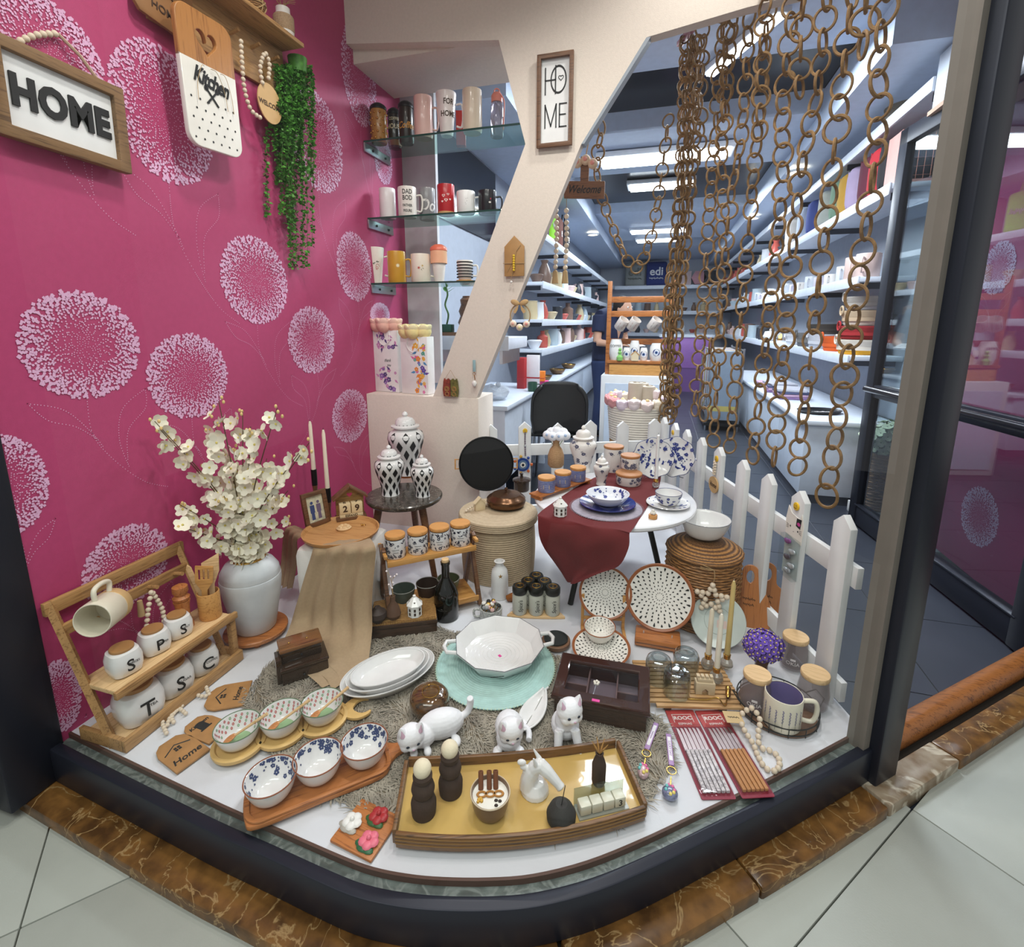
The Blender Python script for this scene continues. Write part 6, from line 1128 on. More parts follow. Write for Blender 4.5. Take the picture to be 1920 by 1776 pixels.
c, r_, h = B(1462, 1378, 68, 1310, .0085); r_ = .046; h = .092; c = Vector((c.x-.002, c.y-.002, .0085)); t = T('lavender_mug', 'cream mug with lavender sprigs and purple inside', 'mug', c, face(c)); obj('cup', lathe(mugprof(r_, h, .0035)[:7], 40), cream, t); obj('lining', lathe([(r_-.003, h*.985), (r_-.0038, h*.95), (r_-.0038, h*.1), (0, h*.08)], 40), P('purple_glaze', (112, 100, 150), .25), t); handle(t, r_, h*.22, h*.82, .036, .006, cream, .35)
gs = []; q = random.Random(2)
for k in range(9):
    u0 = -.06+.016*k; hh_ = q.uniform(.03, .05)
    for j in range(9): gs.append(wrap(outer(r_, h), leaf2(.006, .0032, (u0+.0012*(-1)**j, hh_*.35+j*.0042), PI/2+.7*(-1)**j), -PI/2, .012))
obj('lavender_print', join(*gs), P('lavender_print', (116, 108, 150), .5), t, smooth=0); obj('stem_print', join(*[wrap(outer(r_, h), poly([(-.06+.016*k-.0005, -.008), (-.06+.016*k+.0005, -.008), (-.06+.016*k+.0004, .03), (-.06+.016*k-.0004, .03)]), -PI/2, .012) for k in range(9)]), P('sage', (128, 132, 108), .5), t, smooth=0)
p = G(1425, 1268, .0085); t = T('violet_vase', 'brown square glass vase holding violet flowers', 'vase', (p.x, p.y, .0085), face(p)); obj('vase', sq(lathe([(0, 0), (.018, 0), (.02, .006), (.018, .05), (.022, .065), (.019, .065), (.015, .05), (0, .01)], 24), 5), P('brown_vase', (104, 72, 54), .1, coat=.4), t); obj('rim', sq(torus(.0205, .0015, 24, 6, (0, 0, .065)), 5), P('brown_vase', (104, 72, 54), .1), t)
f = T('violet_flowers', 'bunch of small violet daisies with yellow centres', 'artificial flowers', (p.x, p.y, .0085+.066), 0); vio = P('violet', (118, 84, 196), .6, var=.2, vs=80); vg = tr(blossom_geo(.0085, 8), rot=(0, 0, 0)); ey = P('daisy_eye', (232, 206, 120), .6); q = random.Random(9)
obj('leafy_core', ball(.042, (0, 0, .036), (1.15, 1, .9), 14, 10), P('violet_dark', (78, 58, 140), .8, bmp=.004, bsc=90), f)
for k in range(110):
    z = 1-1.7*(k+.5)/110; a = k*2.39996; d = Vector((math.sqrt(max(0, 1-z*z))*math.cos(a)*1.15, math.sqrt(max(0, 1-z*z))*math.sin(a), z*.9)); o = obj('daisy', vg, vio, f, loc=Vector((0, 0, .036))+d*.045*q.uniform(.95, 1.1), share='violet', smooth=60); o.rotation_euler = d.to_track_quat('Z', 'Y').to_euler(); obj('daisy_eye', ball(.0026, (0, 0, .002), n=6, k=4), ey, o, share='daisy_eye')
# bead loop with a tag, knife packs, key chains
t = T('bead_loop', 'natural wooden bead loop lying by the wire tray', 'bead garland', G(1415, 1370, .009), 0); O_ = t.location.copy(); beads(t, [G(a, b, z)-O_ for a, b, z in ((1392, 1338, .03), (1410, 1328, .05), (1425, 1350, .04), (1422, 1372, .025), (1425, 1400, .012), (1450, 1410, .0075), (1462, 1428, .0075), (1455, 1445, .0075), (1435, 1440, .0075), (1420, 1415, .0075), (1412, 1395, .012), (1395, 1368, .02), (1388, 1350, .028))], .0072); obj('paper_tag', tr(bx(0, 0, 0, .045, .04, .0008), loc=G(1375, 1345, .024)-O_, rot=(0, 0, .2)), P('kraft', (204, 176, 130), .7), t); obj('tag_print', tr(scrib(.028, .008), loc=G(1375, 1345, .0245)-O_, rot=(0, 0, .2)), ink, t, smooth=0)
def knifepack(pts, label, hm):
    q_ = [G(*a, .002) for a in pts]; c = sum(q_, Vector((0, 0, 0)))/4; ux = (q_[1]-q_[0]+q_[2]-q_[3]); rz = math.atan2(ux.y, ux.x); wd = ux.length/2; hg = ((q_[0]-q_[3]).length+(q_[1]-q_[2]).length)/2
    t = T('knife_pack', label, 'knife pack', (c.x, c.y, .002 if c.x > .12 else .006), rz); obj('card', plate2d([rrect(wd, hg, .004)], .0016), P('card_crimson', (136, 34, 58), .5), t); obj('header', tr(bx(0, hg*.385, .0018, wd*.98, hg*.22, .0006)), P('header_red', (176, 60, 60), .5, var=.25, vs=80), t)
    obj('lettering', join(tr(text('ROOC', .0115, .015, .0004), loc=(0, hg*.385, .0024)), tr(text('ESPINAS', .007, 0, .0004), loc=(0, hg*.31, .0024)), *[tr(bx(0, 0, 0, l_, w_, .0004), loc=(x, y, .0023)) for x, y, l_, w_ in ((0, hg*.435, wd*.66, .0012), (-wd*.33, hg*.385, .0012, .028), (wd*.33, hg*.385, .0012, .028))]), P('white_ink', (232, 228, 224), .5), t, smooth=0)
    for k in range(6):
        x = (k-2.5)*wd*.135; K = obj('knife', tr(prism([(-.0045, -hg*.02), (.0045, -hg*.02), (.0048, hg*.16), (.002, hg*.245), (-.0035, hg*.255)], .003, .0042), loc=(x, 0, 0)), P('blade', (150, 140, 140), .3, .8), t); obj('handle', bx(x, -hg*.235, .006, .0088, hg*.43, .0085), hm, K, bev=.002)
    obj('blister', box(-wd*.46, wd*.46, -hg*.47, hg*.27, .0018, .0125), PANE('blister_film', (246, 242, 242), .5), t)
knifepack([(1273, 1335), (1328, 1335), (1345, 1495), (1283, 1497)], 'red knife pack with white marbled handles', VEIN('marble_handle', (228, 228, 230), (150, 150, 158), 50, .3, (214, 214, 218), .05)); knifepack([(1331, 1335), (1382, 1335), (1418, 1490), (1356, 1497)], 'red knife pack with tan wooden handles', P('tan_handle', (196, 142, 88), .5))
lil = P('lilac', (176, 140, 190), .4)
for lab, pts, cb, cc, tx in (('lilac strap key chain with a floral capsule charm', [(1232, 1352), (1222, 1380), (1214, 1400)], (1206, 1447), (226, 190, 196), 'Dream'), ('lilac LUCKY DAY strap key chain with a glitter ball charm', [(1254, 1372), (1256, 1405), (1260, 1430)], (1256, 1487), (130, 136, 170), 'LUCKY DAY')):
    c = G(*pts[1], .012); t = T('key_chain', lab, 'key chain', c, 0); P_ = [G(*a, .012)-c for a in pts]; d = P_[2]-P_[0]; a_ = math.atan2(d.y, d.x); ln_ = d.length
    s = obj('strap', tr(bx(0, 0, .0, ln_, .013, .004), rot=(0, 0, a_)), lil, t, bev=.0015); obj('name_plate', tr(bx(0, 0, .0025, ln_*.75, .008, .001), rot=(0, 0, a_)), P('plate_white', (236, 232, 236), .5), s); obj('lettering', tr(text(tx, .0058, .01, .0003) if ' ' in tx else scrib(.026, .004), loc=(0, 0, .0032), rot=(0, 0, a_+(PI if abs(a_) > PI/2 else 0))), lil, s, smooth=0)
    cbv = G(*cb, .014)-c; obj('ring', torus(.0105, .0012, 24, 6, P_[2].lerp(cbv, .28)), gold, t); obj('clasp', tube([P_[2].lerp(cbv, .5), P_[2].lerp(cbv, .8)], .002, 6), gold, t); obj('charm', tr(ball(.018, n=16, k=10), loc=cbv, sc=(.75, 1.1, .6) if tx == 'Dream' else (1, 1, .65)), P('charm%d' % cc[0], cc, .15, var=.5, vs=120, coat=.5), t)
    for k in range(7): obj('charm_bit', ball(.004, n=8, k=5), P('bit%d' % (k % 3), ((230, 120, 170), (120, 200, 200), (240, 220, 120))[k % 3], .3), t, loc=cbv+Vector((.009*math.cos(k*2.4), .011*math.sin(k*2.4), .0095)))
# ================================================================ tea box, leaf dish, ashtray, pan, oval dishes
t = T('tea_box', 'dark wooden tea box with a glass lid', 'box', (-.1, 1.235, RG-.005), .02); bw_, bd_, bh_ = .24, .165, .052
obj('body', plate2d([[(-bw_/2, -bd_/2), (bw_/2, -bd_/2), (bw_/2, bd_/2), (-bw_/2, bd_/2)], [(-bw_/2+.008, -bd_/2+.008), (-bw_/2+.008, bd_/2-.008), (bw_/2-.008, bd_/2-.008), (bw_/2-.008, -bd_/2+.008)]], bh_), darkwood, t); obj('floor_board', box(-bw_/2+.004, bw_/2-.004, -bd_/2+.004, bd_/2-.004, .002, .006), P('tea_lining', (176, 160, 158), .7), t)
for x in (-.04, .04): obj('divider', box(x-.002, x+.002, -bd_/2+.008, bd_/2-.008, .006, .042), P('tea_divider', (150, 122, 108), .7), t)
for x0, x1 in ((-.112, -.042), (.042, .112)): obj('divider', box(x0, x1, -.002, .002, .006, .04), P('tea_divider', (150, 122, 108), .7), t)
l = obj('lid_frame', tr(plate2d([[(-bw_/2-.004, -bd_/2-.004), (bw_/2+.004, -bd_/2-.004), (bw_/2+.004, bd_/2+.004), (-bw_/2-.004, bd_/2+.004)], [(-bw_/2+.02, -bd_/2+.02), (-bw_/2+.02, bd_/2-.02), (bw_/2-.02, bd_/2-.02), (bw_/2-.02, -bd_/2+.02)]], .016, .004), loc=(0, 0, bh_)), P('gloss_brown', (58, 34, 28), .12, coat=.7), t); obj('lid_glass', box(-bw_/2+.018, bw_/2-.018, -bd_/2+.018, bd_/2-.018, bh_+.005, bh_+.008), PANE('lid_glass', (232, 232, 238), 1.), l); obj('price_sticker', box(-.02, -.0, -bd_/2-.0046, -bd_/2+.004, bh_+.0125, bh_+.0168), P('sticker_pink', (222, 60, 150), .5), l)
t2 = T('crystal_flower_pin', 'small silver flower pin lying on the tea box glass', 'pin', (-.115, 1.225, RG-.005+bh_+.0085), .3); obj('stem', tube([(0, 0, .001), (-.018, -.045, .001)], .001, 5), steel, t2); obj('flower', join(*[ball(.004, (.006*math.cos(k*1.26), .006*math.sin(k*1.26), .003), n=8, k=5) for k in range(5)]), P('crystal_white', (232, 226, 214), .1), t2)
obj('box_sign', scrib(.04, .012), P('brown_ink', (70, 46, 30), .6), t, loc=(.0, -.03, .0066))
c = G(1000, 1340, RG); t = T('leaf_dish', 'white leaf shaped dish leaning beside the tea box', 'dish', (c.x, c.y, RG-.003), face(c, -.45), None, .1); V = []; Fq = []; nu, nv = 10, 18
for j in range(nv+1):
    v = j/nv; hw = .036*math.sin(PI*min(1, v*.94+.03))**.75*(1-.15*v)
    for i in range(nu+1): u = i/nu*2-1; V.append((u*hw, -.075+.15*v, .004+.012*u*u+.012*(2*v-1)**4))
Fq = [(j*(nu+1)+i, j*(nu+1)+i+1, (j+1)*(nu+1)+i+1, (j+1)*(nu+1)+i) for j in range(nv) for i in range(nu)]; o = obj('dish', (V, Fq), gloss_white, t); md = o.modifiers.new('thick', 'SOLIDIFY'); md.thickness = .004; obj('stalk', tube([(0, .074, .018), (.006, .088, .02)], [.004, .002], 6), gloss_white, t); obj('vein', tube([(0, -.06, .014), (0, 0, .0065), (0, .06, .012)], .0009, 5), P('rim_grey', (150, 150, 144), .4), t)
c, r_, h = B(1042, 1224, 54, 1212, RG-.005); t = T('round_coaster', 'black round dish set in a brown wooden ring', 'dish', (c.x, c.y, RG-.005), 0); obj('ring', lathe([(0, 0), (r_*.95, 0), (r_, .004), (r_, .014), (r_*.96, .016), (r_*.85, .016), (0, .012)], 40), W('ring_wood', (134, 98, 74), (100, 70, 50), .5), t); obj('dish', lathe([(0, .012), (r_*.82, .016), (r_*.84, .022), (r_*.8, .022), (r_*.74, .016), (0, .0155)], 40), P('slate', (38, 42, 42), .5), t)
c = G(925, 1264, RG); rm = .182; t = T('turquoise_placemat', 'round turquoise woven placemat on the fur rug', 'placemat', (-.43, 1.285, RG+.001), 0); obj('mat', lathe([(0, 0)]+[pt for k in range(24) for pt in ((rm*(k+.2)/24, .0042), (rm*(k+.8)/24, .0028))]+[(rm, .002), (rm, 0)], 72), P('turquoise', (172, 206, 200), .85, var=.1, vs=50), t); obj('stitching', join(*[tr(bx(0, 0, 0, .006, .002, .003), M=Matrix.Rotation(TAU*k/110, 4, 'Z') @ Matrix.Translation((rm, 0, .002))) for k in range(110)]), P('stitch', (190, 206, 180), .8), t)
zt_ = RG+.0055; t = T('baking_pan', 'white ten sided baking dish with two handles', 'baking dish', (-.43, 1.325, zt_), face((-.43, 1.3), .1)); R1 = .142
pan = [(0, 0), (R1*.72, 0), (R1*.78, .006), (R1*.98, .044), (R1, .05), (R1*.985, .051), (R1*.96, .047), (R1*.78, .012), (R1*.72, .0085), (0, .0075)]; obj('pan', lathe(pan, 10, PI/10), gloss_white, t, smooth=25); obj('rim_line', tube([(R1*.993*math.cos(PI/10+TAU*k/10), R1*.993*math.sin(PI/10+TAU*k/10), .0508) for k in range(10)], .0011, 5, True), P('rim_grey2', (96, 98, 104), .4), t)
for s in (-1, 1): obj('handle', tube([(s*(R1*.93), -.03, .044), (s*(R1+.022), -.026, .047), (s*(R1+.03), 0, .048), (s*(R1+.022), .026, .047), (s*(R1*.93), .03, .044)], .0065, 8), gloss_white, t)
for k in range(6): obj('ridge', torus(R1*(.18+.09*k), .0008, 48, 5, (0, 0, .0084)), gloss_white, t)
obj('price_sticker', tr(bx(0, 0, .0084, .008, .011, .0008), rot=(0, 0, .5), loc=(.0, -.012, 0)), P('sticker_pink', (222, 60, 150), .5), t); obj('mark', tr(bx(0, 0, 0, .04, .0016, .0006), loc=(-.02, -R1*.9, .027), rot=(.5, 0, 0)), ink, t)
c = G(729, 1272, RG); rz_ = yawpx((655, 1295), (800, 1235)); gap = 0
for k, (a_, b_, lab) in enumerate(((.142, .088, 'largest white oval dish at the bottom of the nest'), (.126, .076, 'middle white oval dish in the nest'), (.112, .066, 'smallest white oval dish on top of the nest'))):
    t = T('oval_dish', lab, 'dish', (c.x+.002, c.y+.0, RG-.003+.0065*k), rz_, 'nested white oval dishes'); pr = [(0, 0), (a_*.72, 0), (a_*.8, .004), (a_*.97, .026), (a_, .03), (a_*.98, .031), (a_*.95, .027), (a_*.8, .008), (a_*.72, .0055), (0, .005)]; obj('dish', lathe(pr, 56, 0, b_/a_), gloss_white, t); obj('lip', tr(torus(a_*.985, .0022, 56, 6, (0, 0, .0305), sc=(1, b_/a_, 1))), gloss_white, t)
# ================================================================ chest, ring pot, bowls with spoons, blue bowls
ca_, cb_ = G(520, 1296, 0), G(614, 1264, 0); cl_ = (cb_-ca_).length*.93; rzc = math.atan2(cb_.y-ca_.y, cb_.x-ca_.x); t = T('wooden_chest', 'small dark wooden chest with stepped lid', 'chest', (ca_.x+.01, ca_.y+.012, RG-.005), rzc); gd = P('gloss_dark', (52, 36, 26), .12, coat=.7)
obj('lower_box', box(0, cl_, 0, .085, 0, .042), gd, t, bev=.003); obj('lower_lid', box(-.003, cl_+.003, -.003, .088, .042, .052), gd, t, bev=.003); obj('upper_box', box(.004, cl_-.012, .028, .088, .052, .086), gd, t, bev=.003); lid_ = obj('upper_lid', box(.0, cl_-.008, .022, .092, .086, .1), W('chest_top', (124, 82, 46), (84, 52, 28), .2, 12, 0, .5), t, bev=.005)
for x in (.03, .08): obj('stud', ball(.003, (x, .05, .101), n=8, k=5), gold, lid_)
for x, y, z in ((.06, .027, .068), (.06, -.002, .02)): obj('drawer_knob', ball(.0035, (x, y-.002, z), n=8, k=5), ink, t)
obj('side_block', box(-.012, .004, .01, .06, .0, .08), gd, t, bev=.002)
c, r_, h = B(807, 1362, 78, 1305, RG-.004); r_ = .054; t = T('ring_pot', 'glossy brown wooden pot with a gold ring handle', 'pot', (c.x, c.y, RG-.005), face(c)); gw = W('gloss_wood', (96, 66, 34), (52, 34, 18), .12, 10, 0, .8); obj('pot', lathe([(0, 0), (r_*.75, 0), (r_*.9, .012), (r_*.98, .03), (0, .03)], 36), gw, t); l = obj('lid', lathe([(r_*.98, .03), (r_, .034), (r_*.96, .048), (r_*.8, .058), (r_*.5, .062), (0, .0625)], 36), gw, t); obj('ring', torus(r_*.42, .0016, 32, 6, (.004, -.004, .064), (.1, 0, 0)), gold, l); obj('ring_ball', ball(.003, (.0, .017, .065), n=8), gold, l)
pz = .012; t = T('pineapple_board', 'bamboo serving board of three linked rounds with leafy end', 'serving board', (0, 0, pz), 0); cs3 = [G(449, 1396, pz), G(530, 1372, pz), G(606, 1350, pz)]; cs3 = [Vector((v.x, v.y, 0)) for v in cs3]
yel = P('bamboo_board', (216, 178, 112), .45, var=.1, vs=30)
for k, v in enumerate(cs3): obj('round', lathe([(0, 0), (.062, 0), (.063, .003), (.063, .009), (.06, .011), (.054, .011), (.05, .005), (0, .005)], 40), yel, t, loc=v)
d3 = (cs3[2]-cs3[1]).normalized(); e0 = cs3[2]+d3*.055; n3 = Vector((-d3.y, d3.x, 0))
for s in (-1, 1):
    o_ = [e0+d3*q_[0]+n3*(s*q_[1]) for q_ in spl([(-.012, 0, 0), (.004, .026, 0), (.03, .04, 0), (.058, .034, 0), (.066, .022, 0), (.05, .026, 0), (.036, .022, 0), (.024, .008, 0), (.022, -.001, 0)], 3)]
    obj('leaf', prism([(q_.x, q_.y) for q_ in (o_ if s < 0 else o_[::-1])], .001, .009), yel, t, bev=.001)
redp = P('red_print', (190, 84, 84), .5); grn = P('green_print', (130, 170, 130), .5); grg = P('green_glaze', (158, 196, 150), .2, coat=.5)
for v, lab, lab2, ang in zip(cs3, ('red dotted bowl on the board round by the Kitchen tag', 'red dotted bowl on the middle board round', 'red dotted bowl on the board round by the leafy end'), ('wooden spoon in the bowl by the Kitchen tag', 'wooden spoon in the middle red dotted bowl', 'wooden spoon in the bowl by the leafy end'), (.62, .72, .85)):
    b = T('dotted_bowl', lab, 'bowl', (v.x, v.y, pz+.0055), 0, 'red dotted bowls'); r_ = .0535; pf, inn = bowlprof(r_, .048, .0028, .48, .6); obj('bowl', lathe(pf, 40), gloss_white, b); Li = sum(math.dist(a, c_) for a, c_ in zip(inn, inn[1:])); q = random.Random(lab); gs = []; g2 = []
    for row in range(4):
        n = 16+2*row; 
        for i in range(n):
            rr_ = .0028; ring = ([(rr_*f_*math.cos(TAU*j/8), 1.3*rr_*f_*math.sin(TAU*j/8), 0) for f_ in (1, .4) for j in range(8)], [(j, (j+1) % 8, 8+(j+1) % 8, 8+j) for j in range(8)]); (gs if (i+row) % 3 else g2).append(wrap(inn, ring, TAU*(i+.5*(row % 2))/n, Li*(.42+.15*row), .0007, True))
    obj('red_print', join(*gs), redp, b, smooth=0); obj('green_print', join(*g2), grn, b, smooth=0); obj('green_centre', lathe([(0, inn[0][1]+.0008), (inn[0][0]*1.05, inn[0][1]+.0012), (inn[0][0]*1.25, inn[1][1]+.001)], 32), grg, b); obj('rim_line', torus(r_*.985, .0013, 40, 6, (0, 0, .0488)), P('rim_green', (96, 120, 92), .3), b)
    a_ = ang-.05; sp0 = Vector((-.02*math.cos(a_), -.02*math.sin(a_), .016)); sp1 = Vector((.07*math.cos(a_), .07*math.sin(a_), .066)); s = T('wooden_spoon', lab2, 'spoon', Vector((v.x, v.y, pz+.0055))+sp0, 0, 'wooden spoons'); dd = sp1-sp0; obj('handle', tube([dd*.12, dd*.5, dd], [.003, .0034, .0042], 8), palewood, s); obj('spoon_bowl', tr(ball(.0135, sc=(1.35, .85, .35), n=14, k=8), M=dd.to_track_quat('X', 'Z').to_matrix().to_4x4()), W('spoon_wood', (196, 132, 76), (170, 108, 58), .5), s)
pz = .0105; c5 = [G(512, 1500, pz), G(600, 1462, pz), G(686, 1432, pz)]; c5 = [Vector((v.x, v.y, 0)) for v in c5]; d5 = (c5[2]-c5[0]).normalized(); n5 = Vector((-d5.y, d5.x, 0)); hw = .06; o5 = c5[0]-d5*.055; e5 = c5[2]+d5*.055
t = T('paddle_board', 'long wooden paddle board carrying three blue floral bowls', 'serving board', (o5.x, o5.y, pz), math.atan2(d5.y, d5.x)); L5 = (e5-o5).length
pad = [(p_[0], p_[1]) for p_ in spl([(0, -hw*.6, 0), (.025, -hw, 0), (L5*.5, -hw, 0), (L5-.03, -hw, 0), (L5, -hw*.5, 0), (L5+.03, -.014, 0), (L5+.09, -.013, 0), (L5+.1, 0, 0), (L5+.09, .013, 0), (L5+.03, .014, 0), (L5, hw*.5, 0), (L5-.03, hw, 0), (L5*.5, hw, 0), (.025, hw, 0), (0, hw*.6, 0)], 4, True)]
obj('board', prism(pad, 0, .012), acacia, t, bev=.003); obj('rim', tr(plate2d([[(x, y) for x, y in rrect(L5, 2*hw, .035, 6)], [(x, y) for x, y in rrect(L5-.02, 2*hw-.02, .028, 6)][::-1]], .006), loc=(L5/2, 0, .012)), acacia, t, bev=.001)
for v, lab, sd in zip(c5, ('blue floral bowl on the rounded end of the paddle board', 'blue floral bowl in the middle of the paddle board', 'blue floral bowl nearest the paddle handle'), (1, 2, 3)):
    b = T('floral_bowl', lab, 'bowl', (v.x, v.y, pz+.0125), 0, 'blue floral bowls on the paddle'); r_ = .0545; pf, inn = bowlprof(r_, .05, .003, .48, .6); obj('bowl', lathe(pf, 44), gloss_white, b); obj('rim_line', torus(r_*.985, .0015, 44, 6, (0, 0, .051)), P('rim_brown', (140, 84, 60), .3), b); Li = sum(math.dist(a, c_) for a, c_ in zip(inn, inn[1:])); q = random.Random(sd); gs = []
    for k in range(64):
        th = PI/2+q.gauss(0, 1.1); s0 = Li*(1-abs(q.gauss(0, .28)))
        if s0 < .3*Li: continue
        gs.append(wrap(inn, flower2(q.choice([.0022, .0026, .0055, .0068]), (0, 0), 5, q.random()*6), th, s0, .0007, True))
    for k in range(20): gs.append(wrap(inn, flower2(q.choice([.002, .005]), (0, 0), 5), -PI/2+q.gauss(0, .7), Li*q.uniform(.75, .97), .0007, True))
    obj('blue_floral_print', join(*gs), P('indigo_print', (52, 66, 108), .5), b, smooth=0)
# ================================================================ flower board, curved tray and what it holds
t = T('flower_board', 'wooden square with three moulded flowers at the glass', 'board', (-.535, .735, .002), -.12); obj('board', bx(0, 0, .004, .105, .1, .008), acacia, t, bev=.003)
for x, y, cc, cb in ((.012, .024, (166, 40, 44), (52, 92, 44)), (-.032, -.008, (232, 230, 226), (176, 170, 160)), (.026, -.026, (222, 110, 130), (44, 96, 60))):
    o = obj('moulded_leaf', join(*[ball(.012, (x+.014*math.cos(a), y+.012*math.sin(a), .01), (1.2, .7, .35), 10, 6) for a in (3.6, 5.2, 4.4)]), P('leafc%d' % cb[0], cb, .4), t); obj('moulded_flower', join(*[ball(.011, (x+.011*math.cos(k*1.26), y+.01*math.sin(k*1.26)+.004, .014), (1, 1, .5), 10, 6) for k in range(5)], ball(.005, (x, y+.004, .02), n=8, k=5)), P('flc%d' % cc[0], cc, .4), t)
ta, tb, tc_, td = G(745, 1590, 0), G(1205, 1540, 0), G(1165, 1397, .03), G(792, 1440, .03); tw_ = (tb-ta).length; rzt = math.atan2(tb.y-ta.y, tb.x-ta.x); ct = (ta+tb)/2; t = T('curved_tray', 'long brown tray with a curved front and yellow base', 'tray', (ta.x, ta.y, .011), rzt); bow = .03; dp = .165
fr_ = [(tw_*k/12, -bow*(1-(2*k/12-1)**2)) for k in range(13)]; bk = [(tw_*(1-k/12)*.97+.008, dp-.012*(1-(2*k/12-1)**2)) for k in range(13)]; yb = P('tray_yellow', (206, 170, 96), .35, var=.15, vs=10, coat=.3); grv = W('tray_brown', (118, 82, 46), (80, 54, 30), .4)
obj('base', prism(fr_+bk, .004, .012), yb, t)
def wallst(pl, th, h0, h1): 
    a = offs(pl, 0); b = offs(pl, th); return prism(b+a[::-1], h0, h1)
for nm, pl in (('front_rim', fr_), ('back_rim', bk), ('side_rim', [fr_[-1], bk[0]]), ('side_rim', [bk[-1], fr_[0]])):
    o = obj(nm, wallst(pl, .009, 0, .034), grv, t, bev=.002)
    if nm == 'front_rim': 
        for z in (.012, .02, .028): obj('groove', tube([(x, y, z) for x, y in offs(pl, .009)], .0016, 5), P('bronze_line', (150, 112, 66), .3, .5), o)
TZ2 = .0235
def onTr(px, py): return G(px, py, TZ2)
choc = P('choc_wax', (66, 48, 38), .8, var=.2, vs=60, bmp=.001, bsc=200); creamb = P('cream_wax', (228, 216, 188), .8, bmp=.001, bsc=200)
for px, pyb, pyt, lab in ((796, 1545, 1420, 'brown knobbly candle with cream ball at the tray corner'), (846, 1505, 1388, 'brown knobbly candle with cream ball standing further back')):
    c, r_, h = B(px, pyb, 46, pyt, TZ2); r_ = .0265; h = min(h, .125); t = T('figure_candle', lab, 'candle', c, 0, 'brown candles with cream balls'); obj('body', lathe([(0, 0), (r_*.95, 0), (r_, .012), (r_*1.02, h*.22), (r_*.9, h*.31), (r_*.66, h*.36), (r_*.86, h*.42), (r_*.94, h*.5), (r_*.84, h*.59), (r_*.6, h*.64), (r_*.76, h*.69), (r_*.78, h*.76), (r_*.55, h*.82), (0, h*.84)], 28), choc, t); obj('ball', ball(r_*.72, (0, 0, h*.88), n=20, k=12), creamb, t)
c, r_, h = B(920, 1558, 74, 1505, TZ2); r_ = .042; h = .05; t = T('bowl_candle', 'wax candle bowl topped with cinnamon and dried flowers', 'candle', c, face(c)); pf, inn = bowlprof(r_, h, .003, .6, .5); obj('bowl', lathe(pf, 40), P('clay_glaze', (118, 92, 70), .3), t); obj('wax', lathe([(0, h*.84), (r_*.93, h*.84)], 40), P('wax_white', (236, 232, 222), .4), t); obj('rim_line', torus(r_*.985, .0015, 40, 6, (0, 0, h)), P('rim_pale', (200, 184, 160), .3), t)
for k, x in enumerate((-.02, -.002, .012)): obj('cinnamon_stick', tr(lathe([(.0035, 0), (.0055, 0), (.0055, .034), (.0035, .034), (.0035, 0)], 12), loc=(x, .014, h*.84), rot=(-.45, 0, 0)), P('cinnamon', (120, 72, 44), .8), t)
for k, x in enumerate((-.018, 0, .018)): obj('orange_slice', torus(.009, .0028, 18, 6, (x, .0, h*.84+.002), sc=(1, .7, .8)), P('dried_orange', (176, 122, 58), .7), t)
for k in range(3): obj('coffee_bean', ball(.0042, (.012+.008*(k % 2), -.014-.007*(k//2)-.002*k, h*.86), (1, .8, .6), 8, 6), P('bean', (48, 32, 28), .6), t)
obj('dried_flower', join(*[ball(.0035, (-.022+.004*math.cos(k), -.012+.004*math.sin(k*1.7), h*.86), n=6, k=4) for k in range(8)]), P('dried_yellow', (206, 160, 66), .8), t)
c = onTr(1052, 1540); t = T('incense_holder', 'dark round stone incense holder with a stick', 'incense holder', c, 0); obj('stone', lathe([(0, 0), (.022, 0), (.03, .008), (.031, .02), (.024, .036), (.012, .045), (.004, .044), (0, .04)], 32), P('dark_stone', (46, 44, 42), .7, bmp=.001, bsc=150), t); obj('stick', tube([(0, 0, .04), (.006, .006, .085)], .0009, 5), ink, t)
c = onTr(1122, 1468); t = vase('slim_vase', 'slim dark brown vase at the far end of the tray', c, [(0, 0), (.013, 0), (.0155, .008), (.016, .05), (.011, .066), (.008, .072), (.0095, .08), (.006, .08), (.005, .07), (0, .06)], choc); f = T('dried_stems', 'tan dried grass stems in the slim brown vase', 'dried flowers', c+Vector((0, 0, .076)), 0)
for k in range(6): a = k*1.05; obj('grass_head', tube([(0, 0, 0), (.008*math.cos(a), .008*math.sin(a), .014), (.018*math.cos(a), .018*math.sin(a), .03)], [.0008, .002, .0006], 6), P('dry_grass', (176, 132, 72), .8), f)
ba_, bb_ = onTr(1088, 1535), onTr(1188, 1510); t = T('block_calendar', 'clear block calendar with cubes showing 3', 'calendar', (ba_.x, ba_.y, TZ2), math.atan2(bb_.y-ba_.y, bb_.x-ba_.x)); obj('acrylic_back', box(-.004, .11, .026, .03, 0, .045), PANE('acrylic', (214, 222, 218), 1.5), t); obj('acrylic_base', box(-.004, .11, -.006, .03, 0, .003), P('acrylic_grey', (176, 178, 168), .15, alpha=.6), t)
for k in range(4):
    b = obj('cube', bx(.013+.0262*k, .011, .0155, .025, .024, .024), P('cube_cream', (216, 214, 196), .3), t, bev=.003)
    k == 3 and obj('numeral', up(text('3', .014, .01, .0003), (.013+.0262*k, -.0014, .0155)), ink, b, smooth=0)
